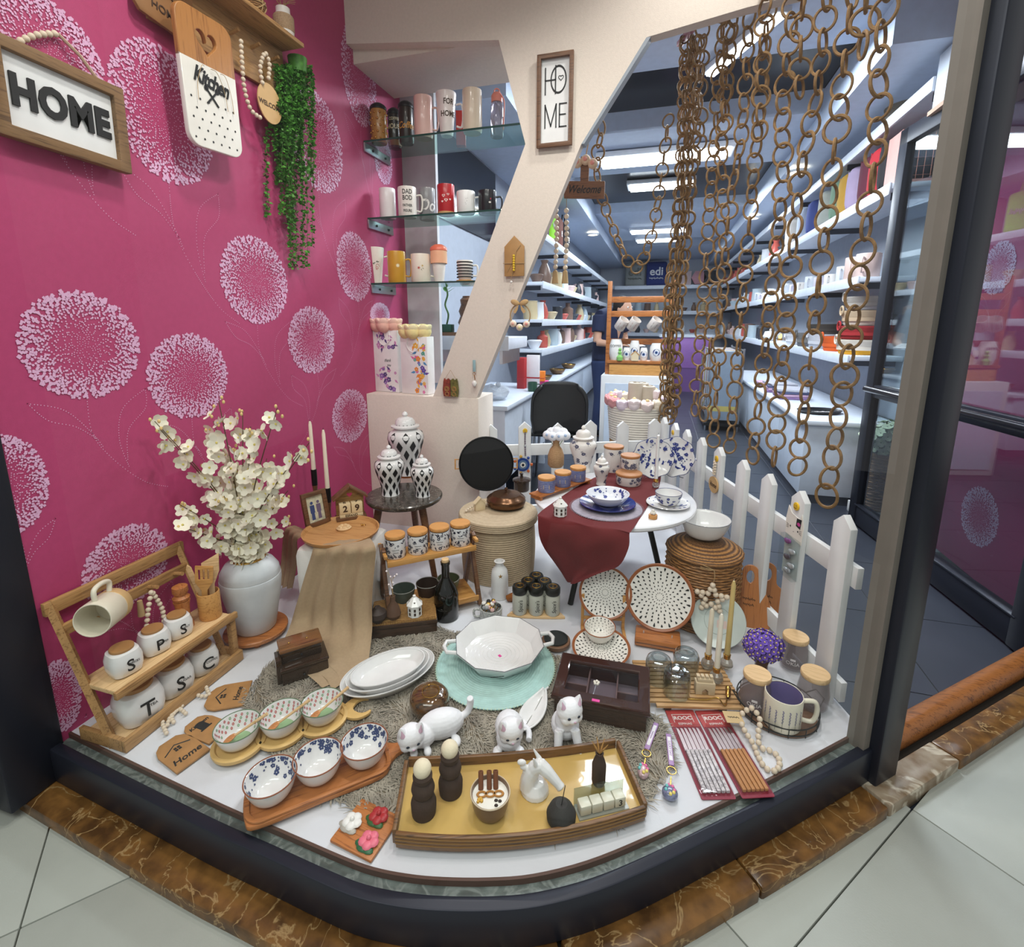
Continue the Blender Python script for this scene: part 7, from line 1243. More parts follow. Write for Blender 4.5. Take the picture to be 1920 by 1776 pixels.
# white horse bust and three white cats: each body one continuous surface
def blend(par, g, mat, vox=.0016, it=6, name='body'):
    o = obj(name, g, mat, par); m1 = o.modifiers.new('remesh', 'REMESH'); m1.mode = 'VOXEL'; m1.voxel_size = vox; m1.use_smooth_shade = True; m2 = o.modifiers.new('smooth', 'SMOOTH'); m2.iterations = it; m2.factor = .5; return o
plaster = P('plaster_white', (234, 234, 238), .5, bmp=.0006, bsc=140)
c = onTr(1003, 1482); t = T('horse_bust', 'white ceramic horse head bust on the tray', 'figurine', c, face(c)); 
blend(t, join(lathe([(0, 0), (.032, 0), (.03, .01), (.02, .025), (0, .03)], 20), tube(spl([(-.012, 0, .01), (-.012, 0, .035), (0, 0, .06), (.018, -.004, .07)], 5), [.024, .023, .022, .021, .02, .019, .018, .0175, .017, .016, .016, .0155, .015, .0145, .014, .014], 12), tube(spl([(.01, 0, .068), (.03, -.008, .056), (.05, -.016, .038), (.058, -.02, .03)], 5), [.0155, .0155, .015, .0145, .014, .013, .012, .0115, .011, .0105, .010, .010, .0102, .0105, .010, .008], 12), *[tube([(.006+.004*s, .008*s, .075), (-.004, .012*s, .096)], [.006, .002], 8) for s in (-1, 1)], *[ball(.009, (-.03+.006*k, .0, .072-.012*k), (1.2, .7, .8), 10, 6) for k in range(4)]), gloss_white, .0014, 4)
catw = P('cat_white', (238, 238, 242), .55, bmp=.0012, bsc=110); catp = P('cat_pink', (206, 170, 190), .6)
def cat_head(c, r, yaw, pitch=0.):
    M_ = Matrix.Translation(c) @ Matrix.Rotation(yaw, 4, 'Z') @ Matrix.Rotation(pitch, 4, 'X')
    g = [ball(r, (0, 0, 0), (1.08, .95, .92), 18, 12), ball(r*.42, (0, -r*.75, -r*.28), (1.1, .8, .75), 14, 9), ball(r*.5, (r*.45, -r*.4, -r*.35), n=12), ball(r*.5, (-r*.45, -r*.4, -r*.35), n=12)]
    g += [tube([(s*r*.62, 0, r*.45), (s*r*.72, 0, r*.85), (s*r*.8, .0, r*1.3)], [r*.42, r*.3, r*.05], 10) for s in (-1, 1)]
    return M_, tr(join(*g), M=M_)
def cat(name_label, p, rz, body, head_c, r, hyaw, hpitch):
    t = T('cat_figurine', name_label, 'figurine', p, rz, 'white cat figurines'); M_, hg = cat_head(head_c, r, hyaw, hpitch); blend(t, join(*body, hg), catw, .0016, 5)
    for s in (-1, 1): obj('eye', tr(ball(r*.16, (s*r*.38, -r*.84, r*.02), (1, .5, .85), 12, 8), M=M_), P('cat_eye', (46, 54, 70), .1), t); obj('inner_ear', tr(tube([(s*r*.66, -r*.24, r*.6), (s*r*.77, -r*.12, r*1.12)], [r*.24, r*.03], 8), M=M_), catp, t)
    obj('nose', tr(ball(r*.09, (0, -r*1.1, -r*.16), (1.3, .7, .8), 8, 6), M=M_), catp, t); return t
paw = lambda x, y, r_=.011: ball(r_, (x, y, r_*.7), (.9, 1.3, .8), 12, 8)
cat('white cat figurine crouching with its tail raised', (-.5, .972, .01), face((-.5, 1.02), .15), [ball(.04, (.03, .01, .036), (1.5, .9, .9), 18, 12), ball(.033, (-.02, -.005, .03), (1.1, .9, .85), 16, 10), tube(spl([(.08, .01, .04), (.1, .012, .05), (.108, .012, .075), (.106, .01, .09)], 4), .009, 10), paw(-.045, -.03), paw(-.012, -.035), paw(.06, -.028, .014), paw(.08, .03, .014)], Vector((-.05, -.02, .05)), .031, .1, .25)
cat('white cat figurine lying low and looking down', (-.308, 1.022, .01), face((-.3, 1.04), .0), [ball(.036, (0, .02, .034), (1.0, 1.2, .9), 18, 12), ball(.032, (0, -.012, .03), n=16), paw(-.028, -.035, .013), paw(.028, -.035, .013), tube(spl([(.03, .05, .012), (.05, .03, .01), (.05, .0, .01)], 4), .008, 8)], Vector((.005, -.02, .062)), .03, .2, .35)
cat('white cat figurine sitting upright beside the tea box', (-.172, 1.07, .01), face((-.17, 1.075), .15), [ball(.036, (0, .018, .034), (1, 1.05, 1.), 18, 12), ball(.03, (0, .004, .06), (.95, .9, 1.2), 16, 10), tube([(-.02, -.018, .05), (-.024, -.036, .008)], [.012, .01], 10), tube([(.02, -.018, .05), (.028, -.036, .008)], [.012, .01], 10), paw(-.025, -.042), paw(.029, -.042)], Vector((.006, -.01, .1)), .031, .3, .1)
# ================================================================ ring chains above the fence
ringm = P('rope_ring', (150, 116, 74), .75, var=.35, vs=60, bmp=.002, bsc=220)
ringg = torus(.0325, .0047, 22, 6)
def projpx(p): c = RC.T @ (np.array(p)-CAM); return CX+F*c[0]/c[2], CY+F*c[1]/c[2]
CL0, CL1 = Vector((.035, 2.86, 0)), Vector((.60, 1.50, 0))
def chain_spot(px, py):
    best = None
    for k in range(400):
        q_ = CL0.lerp(CL1, k/399*1.05-.02); z = ZT(q_, py); x = projpx((q_.x, q_.y, z))[0]
        if best is None or abs(x-px) < best[0]: best = (abs(x-px), q_, z)
    return best[1], best[2]
RAILZ = 2.40
def chain(name, label, pts, group='hanging ring chains', seed=0):
    q = random.Random(seed); t = T(name, label, 'ring chain', pts[0], 0, group); O_ = Vector(pts[0]); path = spl(pts, 60); last = None; k = 0
    for i, p in enumerate(path):
        p = Vector(p)
        if last is None or (p-last).length > .054:
            d = (Vector(path[min(i+1, len(path)-1)])-Vector(path[max(i-1, 0)])).normalized(); M_ = d.to_track_quat('X', 'Z').to_matrix().to_4x4() @ Matrix.Rotation((PI/2 if k % 2 else 0)+q.uniform(-.5, .5)+.7, 4, 'X')
            o = obj('ring', ringg, ringm, t, loc=p-O_, rot=M_.to_euler(), share='chain_ring'); o.scale = (q.uniform(.95, 1.12), q.uniform(.85, 1.05), 1); last = p; k += 1
ordn = ['door post end', 'second from the door post', 'third from the door post', 'fourth from the door post', 'fifth from the door post', 'sixth from the door post', 'seventh from the door post', 'eighth from the door post']
for i, (px, py) in enumerate(((1549, 930), (1492, 900), (1450, 880), (1409, 872), (1377, 852), (1336, 846), (1318, 795), (1302, 786))):
    q_, z = chain_spot(px, py); z = max(z, .42); q_.y = 2.31 if 2.1 < q_.y < 2.31 else q_.y; jx = .012*(i % 3-1)
    chain('ring_chain', 'long brown ring chain above the fence, '+ordn[i], [(q_.x, q_.y, RAILZ-.03), (q_.x+jx, q_.y, RAILZ-.6), (q_.x-jx, q_.y, (RAILZ+z)/2), (q_.x, q_.y, z)], seed=i)
for i in range(7):
    x, y = CL0.x+.012+.028*(i % 3), CL0.y-.03+.026*(i//3); chain('ring_chain', 'brown ring chain in the gathered bundle beside the planter', [(x, y, RAILZ-.03), (x+.012, y, 1.7), (x-.01, y, 1.1), (x, y, .52+.03*(i % 4))], 'gathered ring chains', seed=20+i)
for i, (s, zz) in enumerate(((.16, 1.75), (.3, 1.86), (.48, 1.7), (.62, 1.8), (.8, 1.75))):
    q_ = CL0.lerp(CL1, s); chain('ring_chain', 'short brown ring chain bunched up at the rail', [(q_.x-.02, q_.y-.04, RAILZ-.03), (q_.x-.01, q_.y-.03, 2.1), (q_.x+.01, q_.y-.02, zz)], 'short ring chains at the rail', seed=40+i)
chain('ring_chain', 'ring chain looped in a swag towards the cream wall', [PY(1128, 240, 2.7), PY(1120, 330, 2.7), PY(1150, 430, 2.7), PY(1190, 502, 2.7), PY(1222, 440, 2.75), PY(1240, 330, 2.8), PY(1255, 210, 2.82)], seed=60)
t = T('chain_rail', 'pink and brown rail that carries the ring chains', 'rail', (CL0.x, CL0.y, RAILZ), math.atan2(CL1.y-CL0.y, CL1.x-CL0.x)); rlen = (CL1-CL0).length
obj('bar', box(-.05, rlen+.05, -.014, .014, -.004, .018), P('rail_pink', (150, 84, 92), .5), t, bev=.002)
for k in range(9): obj('tie', torus(.018, .004, 14, 6, (rlen*k/8, 0, .006), (0, PI/2, 0)), P('tie_brown', (92, 66, 48), .8), t)
for x in (.0, rlen*.5, rlen): obj('hanger', tube([(x, 0, .016), (x, 0, .16 if x else .155)], .006, 8), walnut, t)
# ================================================================ rope planter with peonies behind the fence
pl = PY(1197, 758, 2.98); t = T('plinth', 'white box that carries the rope planter', 'plinth', (pl.x, 2.98, FLR), 0); obj('box', box(-.2, .2, -.16, .16, 0, .42), painted, t, bev=.004); obj('skirting', box(-.205, .205, -.165, .165, 0, .05), painted, t, bev=.002)
zb = FLR+.421; zt3 = pl.z; hr = zt3-zb; R3 = .175; t = T('rope_planter', 'cream and tan coiled rope planter behind the fence', 'planter', (pl.x, 2.98, zb), 0); n3_ = 22; prl = [(R3*(.84+.16*k/n3_)+(.007 if j else 0), hr*(k+.5*j)/n3_) for k in range(n3_) for j in (0, 1)]
cut = int(len(prl)*.32); obj('tan_base', lathe([(0, 0)]+prl[:cut+1], 48), P('rope_tan', (176, 142, 100), .9, bmp=.001, bsc=200), t); obj('cream_wall', lathe(prl[cut:]+[(R3, hr), (R3-.012, hr), (R3-.014, hr-.04), (0, hr-.05)], 48), P('rope_cream', (226, 220, 210), .9, bmp=.001, bsc=200), t)
q = random.Random(21); pc = [((240, 222, 218), 'blush'), ((244, 232, 214), 'cream'), ((228, 212, 226), 'lilac'), ((238, 222, 224), 'pale pink'), ((214, 150, 152), 'rose')]
peo = join(ball(.034, n=16, k=10), *[tr(ball(.022, sc=(.35, 1, 1.05), n=10, k=7), M=Matrix.Rotation(j*TAU/6, 4, 'Z') @ Matrix.Translation((.026, 0, .004)) @ Matrix.Rotation(.35, 4, 'Y')) for j in range(6)])
for k in range(20):
    a = TAU*k/15; rr_ = R3*(.95 if k < 15 else .55); cc, nm = pc[(4 if 7 <= k <= 9 else k % 4)]; u = T('peony', '%s artificial peony head around the rope planter rim' % nm, 'artificial flower', (pl.x+rr_*math.cos(a), 2.98+rr_*math.sin(a), zt3+.012+(.03 if k >= 15 else 0)+q.uniform(0, .02)), q.uniform(0, 6), 'peonies in the planter', q.uniform(-.4, .4)); obj('bloom', peo, P('peony_'+nm, cc, .75, var=.1), u, share='peony'+nm); obj('heart', ball(.012, (0, 0, .03), n=8, k=6), P('peony_heart', (236, 206, 150), .7), u, share='peony_heart')
for i, (dx, dy, hh_) in enumerate(((-.02, -.02, .16), (.05, .0, .14), (.01, .06, .15))):
    u = T('rolled_towel', ('tallest', 'shortest', 'rear')[i]+' rolled beige blanket standing in the rope planter', 'blanket', (pl.x+dx, 2.98+dy, zt3-.03), 0, 'rolled blankets'); obj('roll', cyl(.042, 0, hh_, 20), P('blanket', (196, 184, 168), .95, bmp=.002, bsc=90), u, bev=.006); obj('spiral', tube([(.004*a*math.cos(a), .004*a*math.sin(a), hh_+.001) for a in np.linspace(.5, 9.5, 40)], .002, 5), P('blanket_dark', (150, 138, 122), .95), u)
# ================================================================ black chair and desk by the left wall
blackp = P('chair_black', (14, 15, 18), .4); t = T('desk_chair', 'black moulded chair behind the back fence', 'chair', (-.64, 3.35, FLR), .1); V = []; nu, nv = 16, 14
for j in range(nv+1):
    v = j/nv; hw = .24*(1-.35*max(0, (v-.55)/.45)**3) if v > .3 else .21+.03*v/.3; y = -.12+.34*v*1.1 if v < .0 else .0
    for i in range(nu+1):
        u = i/nu*2-1; z = .44+.36*v; V.append((u*hw*(1-.25*abs(u)**6), -.0+.05*v-.06*u*u*(1-v*.5), z-.05*abs(u)**4*v))
o = obj('backrest', (V, [(j*(nu+1)+i, j*(nu+1)+i+1, (j+1)*(nu+1)+i+1, (j+1)*(nu+1)+i) for j in range(nv) for i in range(nu)]), blackp, t); md = o.modifiers.new('thick', 'SOLIDIFY'); md.thickness = .014
obj('seat', box(-.22, .22, -.02, .4, .41, .44), blackp, t, bev=.015)
for x, y in ((-.18, .02), (.18, .02), (-.18, .36), (.18, .36)): obj('leg', tube([(x, y, .42), (x*1.15, y*1.05-.01, 0)], .011, 8), steel, t)
t = T('desk', 'white desk under the slanting cream wall', 'desk', (-1.12, 3.35, FLR), 0); dw = P('desk_white', (206, 214, 226), .4); obj('worktop', box(-.28, .24, -.45, .75, .66, .69), dw, t, bev=.003); obj('end_panel', box(-.28, .22, -.44, -.42, 0, .66), dw, t); obj('end_panel', box(-.28, .22, .71, .73, 0, .66), dw, t); obj('modesty_panel', box(.2, .22, -.42, .71, .2, .66), dw, t)
dz = FLR+.6905
def dk(px, py, z=dz): return G(px, py, z)
p = PY(937, 735, 3.5); t = T('plastic_bag', 'crumpled clear plastic bag on the white desk', 'bag', (-1.05, 3.15, dz), 0); q = random.Random(1); g = ball(.1, (0, 0, .045), (1.1, .8, .5), 16, 10); g = ([(x*q.uniform(.85, 1.15), y*q.uniform(.85, 1.15), max(0, z*q.uniform(.85, 1.15))) for x, y, z in g[0]], g[1]); obj('bag', g, P('plastic_clear', (206, 212, 220), .15, alpha=.55), t, smooth=0); obj('knot', ball(.02, (.03, 0, .1), n=8, k=5), P('plastic_clear', (206, 212, 220), .15), t, smooth=0)
for i, (x, y, w_, d_, h_, cc, lab) in enumerate(((-1.02, 3.78, .06, .1, .24, (170, 36, 40), 'red gift carton standing on the desk'), (-.94, 3.8, .1, .03, .26, (232, 226, 230), 'white gift carton with a red ribbon on the desk'), (-.95, 4.0, .12, .08, .08, (238, 130, 40), 'orange folded carton on the desk'), (-.93, 4.02, .13, .08, .035, (214, 60, 140), 'pink flat carton under the orange one'))):
    z0 = dz+(.036 if i == 2 else 0); t = T('carton', lab, 'carton', (x, y, z0), .1*(i-1)); obj('box', box(-w_/2, w_/2, -d_/2, d_/2, 0, h_), P('carton%d' % i, cc, .5), t, bev=.001); obj('ribbon', box(-w_/2-.001, w_/2+.001, -d_/2-.001, d_/2+.001, h_*.3, h_*.34), P('ribbon_red', (176, 40, 50), .5), t)
t = T('green_cup', 'dark green mug at the far end of the desk', 'mug', (-.9, 3.62, dz), 0); obj('cup', lathe(mugprof(.036, .07), 24), P('bottle_green', (44, 78, 62), .3), t); handle(t, .036, .018, .054, .022, .004, P('bottle_green', (44, 78, 62), .3), 0)
# ================================================================ shop shelving
shp = P('shelf_white', (222, 230, 242), .4); 
def run(name, label, x0, x1, y0, y1, z, group, lip=.06):
    t = T(name, label, 'shelf', (x0, y0, z), 0, group); L = y1-y0; s = 1 if x1 > x0 else -1; a, b = sorted((0, x1-x0)); obj('board', box(a, b, 0, L, -.03, 0), shp, t, bev=.002); f0 = -.012*s; a2, b2 = sorted((0, f0)); obj('fascia', box(a2, b2, 0, L, -lip, .004), shp, t, bev=.002)
    for k in range(int(L/1.2)+1): obj('bracket', box(*sorted((s*.04, x1-x0)), min(L-.03, .1+1.2*k), min(L, .115+1.2*k), -.07, -.03), P('bracket_dark', (60, 64, 74), .5), t)
    return z
RS = {k: run('long_shelf', lab, 1.2, 1.499, y0, 12.2, z, 'right wall shelves') for k, z, y0, lab in ((0, .835, 3.75, 'lowest long white shelf on the right wall with baskets'), (1, 1.335, 3.75, 'long white shelf of mugs on the right wall'), (2, 1.815, 3.45, 'long white shelf of cushions on the right wall'), (3, 2.2, 3.1, 'topmost long white shelf on the right wall'))}
LS = {k: run('long_shelf', lab, -1.06, -1.419, 4.6, 12.2, z, 'left wall shelves') for k, z, lab in ((0, .80, 'lowest long white shelf on the left wall'), (1, 1.08, 'second long white shelf on the left wall'), (2, 1.42, 'third long white shelf on the left wall'), (3, 1.85, 'topmost long white shelf on the left wall'))}
BS = {}
for k, z, lab in ((0, .82, 'lowest white shelf on the back wall'), (1, 1.3, 'middle white shelf on the back wall'), (2, 1.86, 'top white shelf with tote bags on the back wall')):
    t = T('back_shelf', lab, 'shelf', (-.3, 11.9, z), 0, 'back wall shelves'); obj('board', box(-.74, 1.48, -.02, .39, -.06, 0), shp, t, bev=.002); obj('lip', box(-.74, 1.48, -.03, -.02, -.07, .005), shp, t); BS[k] = z
for x0, x1, y0, y1, z, lab in ((.95, 1.48, 3.62, 7.3, .42, 'long white counter below the right shelves'), (-1.08, -1.418, 5.0, 11.5, .42, 'long white counter below the left shelves')):
    t = T('counter', lab, 'counter', (x0, y0, FLR), 0); a, b = sorted((0, x1-x0)); obj('worktop', box(a-(.02 if x0 > 0 else 0), b+(.02 if x0 < 0 else 0), -.02, y1-y0, .54, .57), shp, t, bev=.003); n = 5
    for k in range(n): L = (y1-y0)/n; obj('front_panel', box(a+.01, b-.01, k*L+.003, (k+1)*L-.003, .06, .54), P('counter_white', (210, 222, 238), .4), t, bev=.003)
    obj('plinth', box(a+.03, b-.03, .01, y1-y0-.01, 0, .06), P('plinth_dark', (70, 74, 84), .5), t)
t = T('wall_cabinet', 'white wall cabinet at the top of the right wall', 'cabinet', (1.2, 2.75, 2.05), 0); obj('body', box(0, .298, 0, .35, 0, .24), shp, t, bev=.003); obj('bottom_board', box(-.012, .298, -.01, .36, -.02, 0), P('cab_tan', (186, 150, 130), .6), t)
def pos(side, tier, y, off=.1): return Vector(((1.2+off) if side > 0 else (-1.06-off), y, (RS if side > 0 else LS)[tier]+.0008))
def smug(p, r, h, col, label, group, th=-2.2): 
    t = T('mug', label, 'mug', p, 0, group); m_ = P('m_%d_%d_%d' % col, col, .35); obj('cup', lathe(mugprof(r, h, .004), 20), m_, t, share='smug%.3f%.3f%d%d' % (r, h, col[0], col[2])); handle(t, r, h*.22, h*.78, r*.6, .006, m_, th); return t
for i, (y, lab) in enumerate(((3.86, 'large blush mug at the shelf end beside the glass door'), (4.06, 'second large blush mug along the right shelf'))): smug(pos(1, 1, y, .07), .07, .15, (226, 200, 192), lab, 'large blush mugs')
for i in range(13): smug(pos(1, 1, 4.3+.28*i, .07), .05, .085+.03*(i % 3 == 0), ((226, 230, 236), (232, 226, 220), (214, 208, 222))[i % 3], ('cool white', 'warm white', 'pale lilac')[i % 3]+' mug lined up along the right shelf', 'mugs along the right shelf')
for i in range(5):
    t = T('candle_lamp', 'small glowing amber candle lamp on the right shelf', 'lamp', pos(1, 1 if i % 2 else 0, 5.02+.96*i, .24), 0, 'amber candle lamps'); obj('base', cyl(.03, 0, .02, 16), gold, t); obj('flame', ball(.022, (0, 0, .05), (1, 1, 1.5), 10, 8), P('flame', (255, 190, 80), .5, emit=6), t)
def softbox(w_, d_, h_, puff=.35): 
    V, Fc = ball(1, n=20, k=12); pw = lambda a: math.copysign(abs(a)**puff, a); return [(w_/2*pw(x), d_/2*pw(y)*(.55+.45*min(1, 1.3*(1-max(abs(pw(x)), abs(pw(z)))**4))), h_/2*pw(z)+h_/2) for x, y, z in V], Fc
for i, (y, cc, lab) in enumerate(((3.72, (30, 28, 32), 'black cushion beside the wire crate'), (3.88, (186, 40, 52), 'bright red cushion on the cushion shelf'), (4.06, (92, 34, 52), 'large wine red cushion on the cushion shelf'), (4.28, (178, 160, 190), 'cushion wrapped in clear film'), (4.46, (196, 152, 60), 'mustard cushion on the cushion shelf'), (4.66, (120, 150, 128), 'sage green cushion on the cushion shelf'), (4.95, (178, 182, 176), 'pale grey cushion on the cushion shelf'), (5.3, (70, 84, 150), 'blue cushion on the cushion shelf'), (5.65, (186, 196, 214), 'pale blue cushion on the cushion shelf'), (6.1, (206, 198, 190), 'cream cushion on the cushion shelf'))):
    t = T('cushion', lab, 'cushion', pos(1, 2, y, .15), .1*(i % 3-1), 'cushions on the right shelf', 0, .0); obj('pad', tr(softbox(.27, .155, .31, .45), rot=(0, 0, .15*(i % 3-1))), P('cush%d' % i, cc, .8), t); obj('piping', tube([(-.125, -.02, .03), (-.13, 0, .15), (-.125, .02, .28)], .004, 6), P('cush%d' % i, cc, .8), t)
p = pos(1, 2, 3.5, .0); t = T('wire_crate', 'blush wooden crate with a copper wire mesh side', 'crate', (1.23, 3.5, RS[2]+.001), 0); cr = P('crate_blush', (206, 150, 142), .6); cw_ = P('copper_wire', (150, 92, 74), .4, .5)
obj('crate_base', box(0, .24, -.02, .16, 0, .02), cr, t); obj('crate_side', box(0, .012, -.02, .16, .02, .28), cr, t); obj('crate_side', box(.228, .24, -.02, .16, .02, .28), cr, t); obj('top_bar', box(0, .24, -.022, -.012, .2, .225), P('crate_coral', (206, 110, 84), .6), t)
for k in range(7): obj('wire', tube([(.02+.034*k, -.018, .02), (.02+.034*k, -.018, .28)], .0015, 4), cw_, t)
for k in range(6): obj('wire', tube([(.01, -.018, .04+.045*k), (.23, -.018, .04+.045*k)], .0015, 4), cw_, t)
def basket(p, R, h, c1, c2, label, group=None, tilt=0., split=.5):
    t = T('rope_bowl', label, 'basket', p, 0, group, tilt); pr = [(R*(.8+.2*k/8)+(.004 if k % 2 else 0), h*k/8) for k in range(9)]; c = max(1, int(9*split)); obj('lower_wall', lathe([(0, 0)]+pr[:c+1], 28), P('rb_%d_%d_%d' % c1, c1, .9), t); obj('upper_wall', lathe(pr[c:]+[(R-.01, h), (R-.012, h*.3), (0, h*.2)], 28), P('rb_%d_%d_%d' % c2, c2, .9), t)
    for s in (-1, 1): obj('ear', torus(.03, .006, 14, 6, (s*R, 0, h), (PI/2, 0, PI/2)), P('rb_%d_%d_%d' % c2, c2, .9), t)
z0 = pos(1, 0, 4.0, .14); wht = (226, 216, 200)
for i, (h, c1, c2, lab) in enumerate(((.1, (232, 168, 40), (226, 216, 200), 'yellow and white rope basket at the bottom of the stack'), (.09, (176, 44, 48), (176, 44, 48), 'red rope basket in the stack'), (.1, wht, (206, 180, 148), 'cream rope basket above the red one'), (.09, (190, 190, 196), (176, 168, 160), 'grey rope basket on top of the stack'))): basket(z0+Vector((0, 0, (0, .102, .194, .296)[i])), .155-.006*i, h, c1, c2, lab, 'stacked rope baskets')
for i, (y, h, c1, c2, lab) in enumerate(((4.42, .11, (222, 96, 36), (222, 96, 36), 'bright orange basket on the lowest right shelf'), (4.82, .12, (176, 180, 190), (206, 208, 214), 'pale grey bowl basket on the lowest right shelf'), (5.2, .12, (96, 98, 104), (120, 118, 116), 'charcoal basket on the lowest right shelf'), (5.62, .1, (206, 208, 216), (226, 226, 230), 'white basket on the lowest right shelf'))): basket(pos(1, 0, y, .14), .13, h, c1, c2, lab, 'baskets along the lowest right shelf')
basket(pos(1, 0, 4.8, .14)+Vector((0, 0, .122)), .14, .08, (84, 80, 76), (70, 66, 62), 'dark hat shaped basket stacked on the pale grey one')
t = T('teapot', 'white teapot on the lowest right shelf', 'teapot', pos(1, 0, 6.7, .08), 0); obj('pot', lathe([(0, 0), (.05, 0), (.08, .05), (.06, .11), (0, .12)], 24), white, t); obj('spout', tube([(.06, 0, .04), (.11, 0, .09)], [.014, .008], 8), white, t); obj('knob', ball(.014, (0, 0, .13)), white, t)
q = random.Random(33)
jarv = [[(0, 0), (.04, 0), (.05, .05), (.035, .11), (.02, .14), (.026, .16), (0, .155)], [(0, 0), (.045, 0), (.05, .01), (.05, .1), (.02, .12), (.02, .15), (0, .15)], [(0, 0), (.03, 0), (.06, .06), (.045, .07), (0, .03)], [(0, 0), (.05, 0), (.055, .02), (.05, .12), (.052, .13), (0, .13)]]
kinds = ('slender vase', 'bottle', 'small bowl', 'canister'); cols = [((232, 234, 238), 'white'), ((206, 188, 150), 'tan'), ((120, 96, 84), 'brown'), ((190, 206, 214), 'pale blue'), ((226, 196, 190), 'blush'), ((60, 64, 72), 'charcoal'), ((196, 92, 80), 'coral')]
def clutter(side, tier, ys, where, back=False):
    for y in ys:
        k = q.randrange(4); cc, cn = q.choice(cols); p = Vector((y, 12.05, BS[tier]+.001)) if back else pos(side, tier, y, q.uniform(.07, .14)); sc = q.uniform(1., 1.5)
        t = T('shelf_'+kinds[k].split()[-1], '%s %s %s' % (cn, kinds[k], where), kinds[k].split()[-1], p, q.uniform(0, 6), 'ware '+where, sc=sc); obj('body', lathe(jarv[k], 18), P('c_'+cn.replace(' ', '_'), cc, .35), t, share='cl%d%s' % (k, cn)); obj('rim', torus(jarv[k][-2][0] if k != 2 else .058, .003, 16, 5, (0, 0, jarv[k][-2][1] if k != 2 else .062)), P('c_'+cn.replace(' ', '_'), cc, .35), t, share='clr%d%s' % (k, cn))
clutter(1, 0, np.arange(7.1, 12, .42), 'towards the back of the lowest right shelf'); clutter(1, 1, np.arange(8.0, 12, .42), 'towards the back of the mug shelf'); clutter(1, 2, np.arange(6.6, 12, .5), 'beyond the cushions on the right wall')
clutter(-1, 0, np.arange(4.7, 9.5, .27), 'on the lowest left wall shelf'); clutter(-1, 1, np.arange(4.7, 9.5, .27), 'on the second left wall shelf'); clutter(-1, 2, np.arange(4.75, 9.5, .3), 'on the third left wall shelf')
clutter(0, 0, np.arange(-.9, 1.1, .2), 'on the lowest back wall shelf', True); clutter(0, 1, np.arange(-.9, 1.1, .2), 'on the middle back wall shelf', True)
for i, (y, cc, lab, tx) in enumerate(((5.0, (84, 52, 92), 'purple tote bag on the top left shelf', 'e'), (5.35, (150, 220, 40), 'lime green tote bag on the top left shelf', ''), (5.75, (110, 60, 48), 'brown tote bag on the top left shelf', 'e'), (6.2, (40, 38, 44), 'black tote bag on the top left shelf', 'e'))):
    t = T('tote_bag', lab, 'tote bag', pos(-1, 3, y, .12), PI/2, 'tote bags on the left shelf'); obj('bag', tr(softbox(.3, .14, .36, .25), rot=(0, 0, 0)), P('tote%d' % i, cc, .8), t); obj('strap', tube(spl([(-.08, 0, .35), (-.06, 0, .45), (.06, 0, .45), (.08, 0, .35)], 5), .008, 6), P('tote%d' % i, cc, .8), t); obj('lettering', up(text(tx, .09, .02, .001) if tx else scrib(.16, .06, 6, .004), (0, -.075, .18)), P('white_ink', (232, 228, 224), .5), t, smooth=0)
for px, cc, lab, tc2 in ((1190, (148, 152, 148), 'grey lettered tote bag on the back wall shelf', (110, 114, 110)), (1230, (32, 52, 120), 'blue lettered tote bag on the back wall shelf', (236, 238, 240))):
    p = PY(px, 530, 11.98); t = T('tote_bag', lab, 'tote bag', (p.x, 12.0, BS[2]+.001), 0, 'lettered tote bags'); obj('bag', softbox(.44, .2, .52, .2), P('edi%d' % cc[0], cc, .7), t); obj('lettering', up(join(text('edi', .17, .02, .002), tr(scrib(.3, .05, 9, .006), loc=(0, -.14, 0))), (0, -.106, .3)), P('edit%d' % tc2[0], tc2, .6), t, smooth=0)
for i, (px, cc) in enumerate(((1310, (206, 150, 160)), (1285, (214, 190, 190)), (1330, (60, 60, 66)))):
    p = PY(px, 530, 11.98); t = T('gift_case', ('blush hexagonal case', 'pale house shaped case', 'dark boxed case')[i]+' on the back wall shelf', 'case', (p.x, 12.05, BS[2]+.001), 0, 'cases on the back shelf'); obj('case', up(prism([(.16*math.cos(TAU*k/6), .16+.16*math.sin(TAU*k/6)) for k in range(6)], -.06, .06)) if i == 0 else box(-.12, .12, -.06, .06, 0, .3), P('case%d' % i, cc, .6), t, bev=.004); obj('clasp', bx(0, -.065, .15, .04, .01, .02), gold, t)
# purple panel, till, cloth rack, folded cloths
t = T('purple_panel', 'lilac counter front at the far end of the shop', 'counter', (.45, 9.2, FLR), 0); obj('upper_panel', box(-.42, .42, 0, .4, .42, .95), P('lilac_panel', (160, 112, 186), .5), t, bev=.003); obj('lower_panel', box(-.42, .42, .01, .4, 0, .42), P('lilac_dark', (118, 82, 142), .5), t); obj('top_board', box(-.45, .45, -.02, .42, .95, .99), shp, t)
t = T('towel_rack', 'standing rack of hanging striped towels', 'rack', (.72, 6.4, FLR), 0); 
for x in (-.17, .17):
    for y in (-.5, .5): obj('upright', tube([(x, y, 0), (x, y, .92)], .012, 8), steel, t)
for x in (-.17, .17): obj('bar', tube([(x, -.5, .9), (x, .5, .9)], .01, 8), steel, t)
obj('base_board', box(-.19, .19, -.52, .52, .06, .09), blackp, t)
tcs = [(150, 166, 184), (206, 212, 222), (96, 104, 120), (206, 190, 110), (150, 112, 140), (232, 232, 236), (110, 140, 150), (190, 130, 110)]
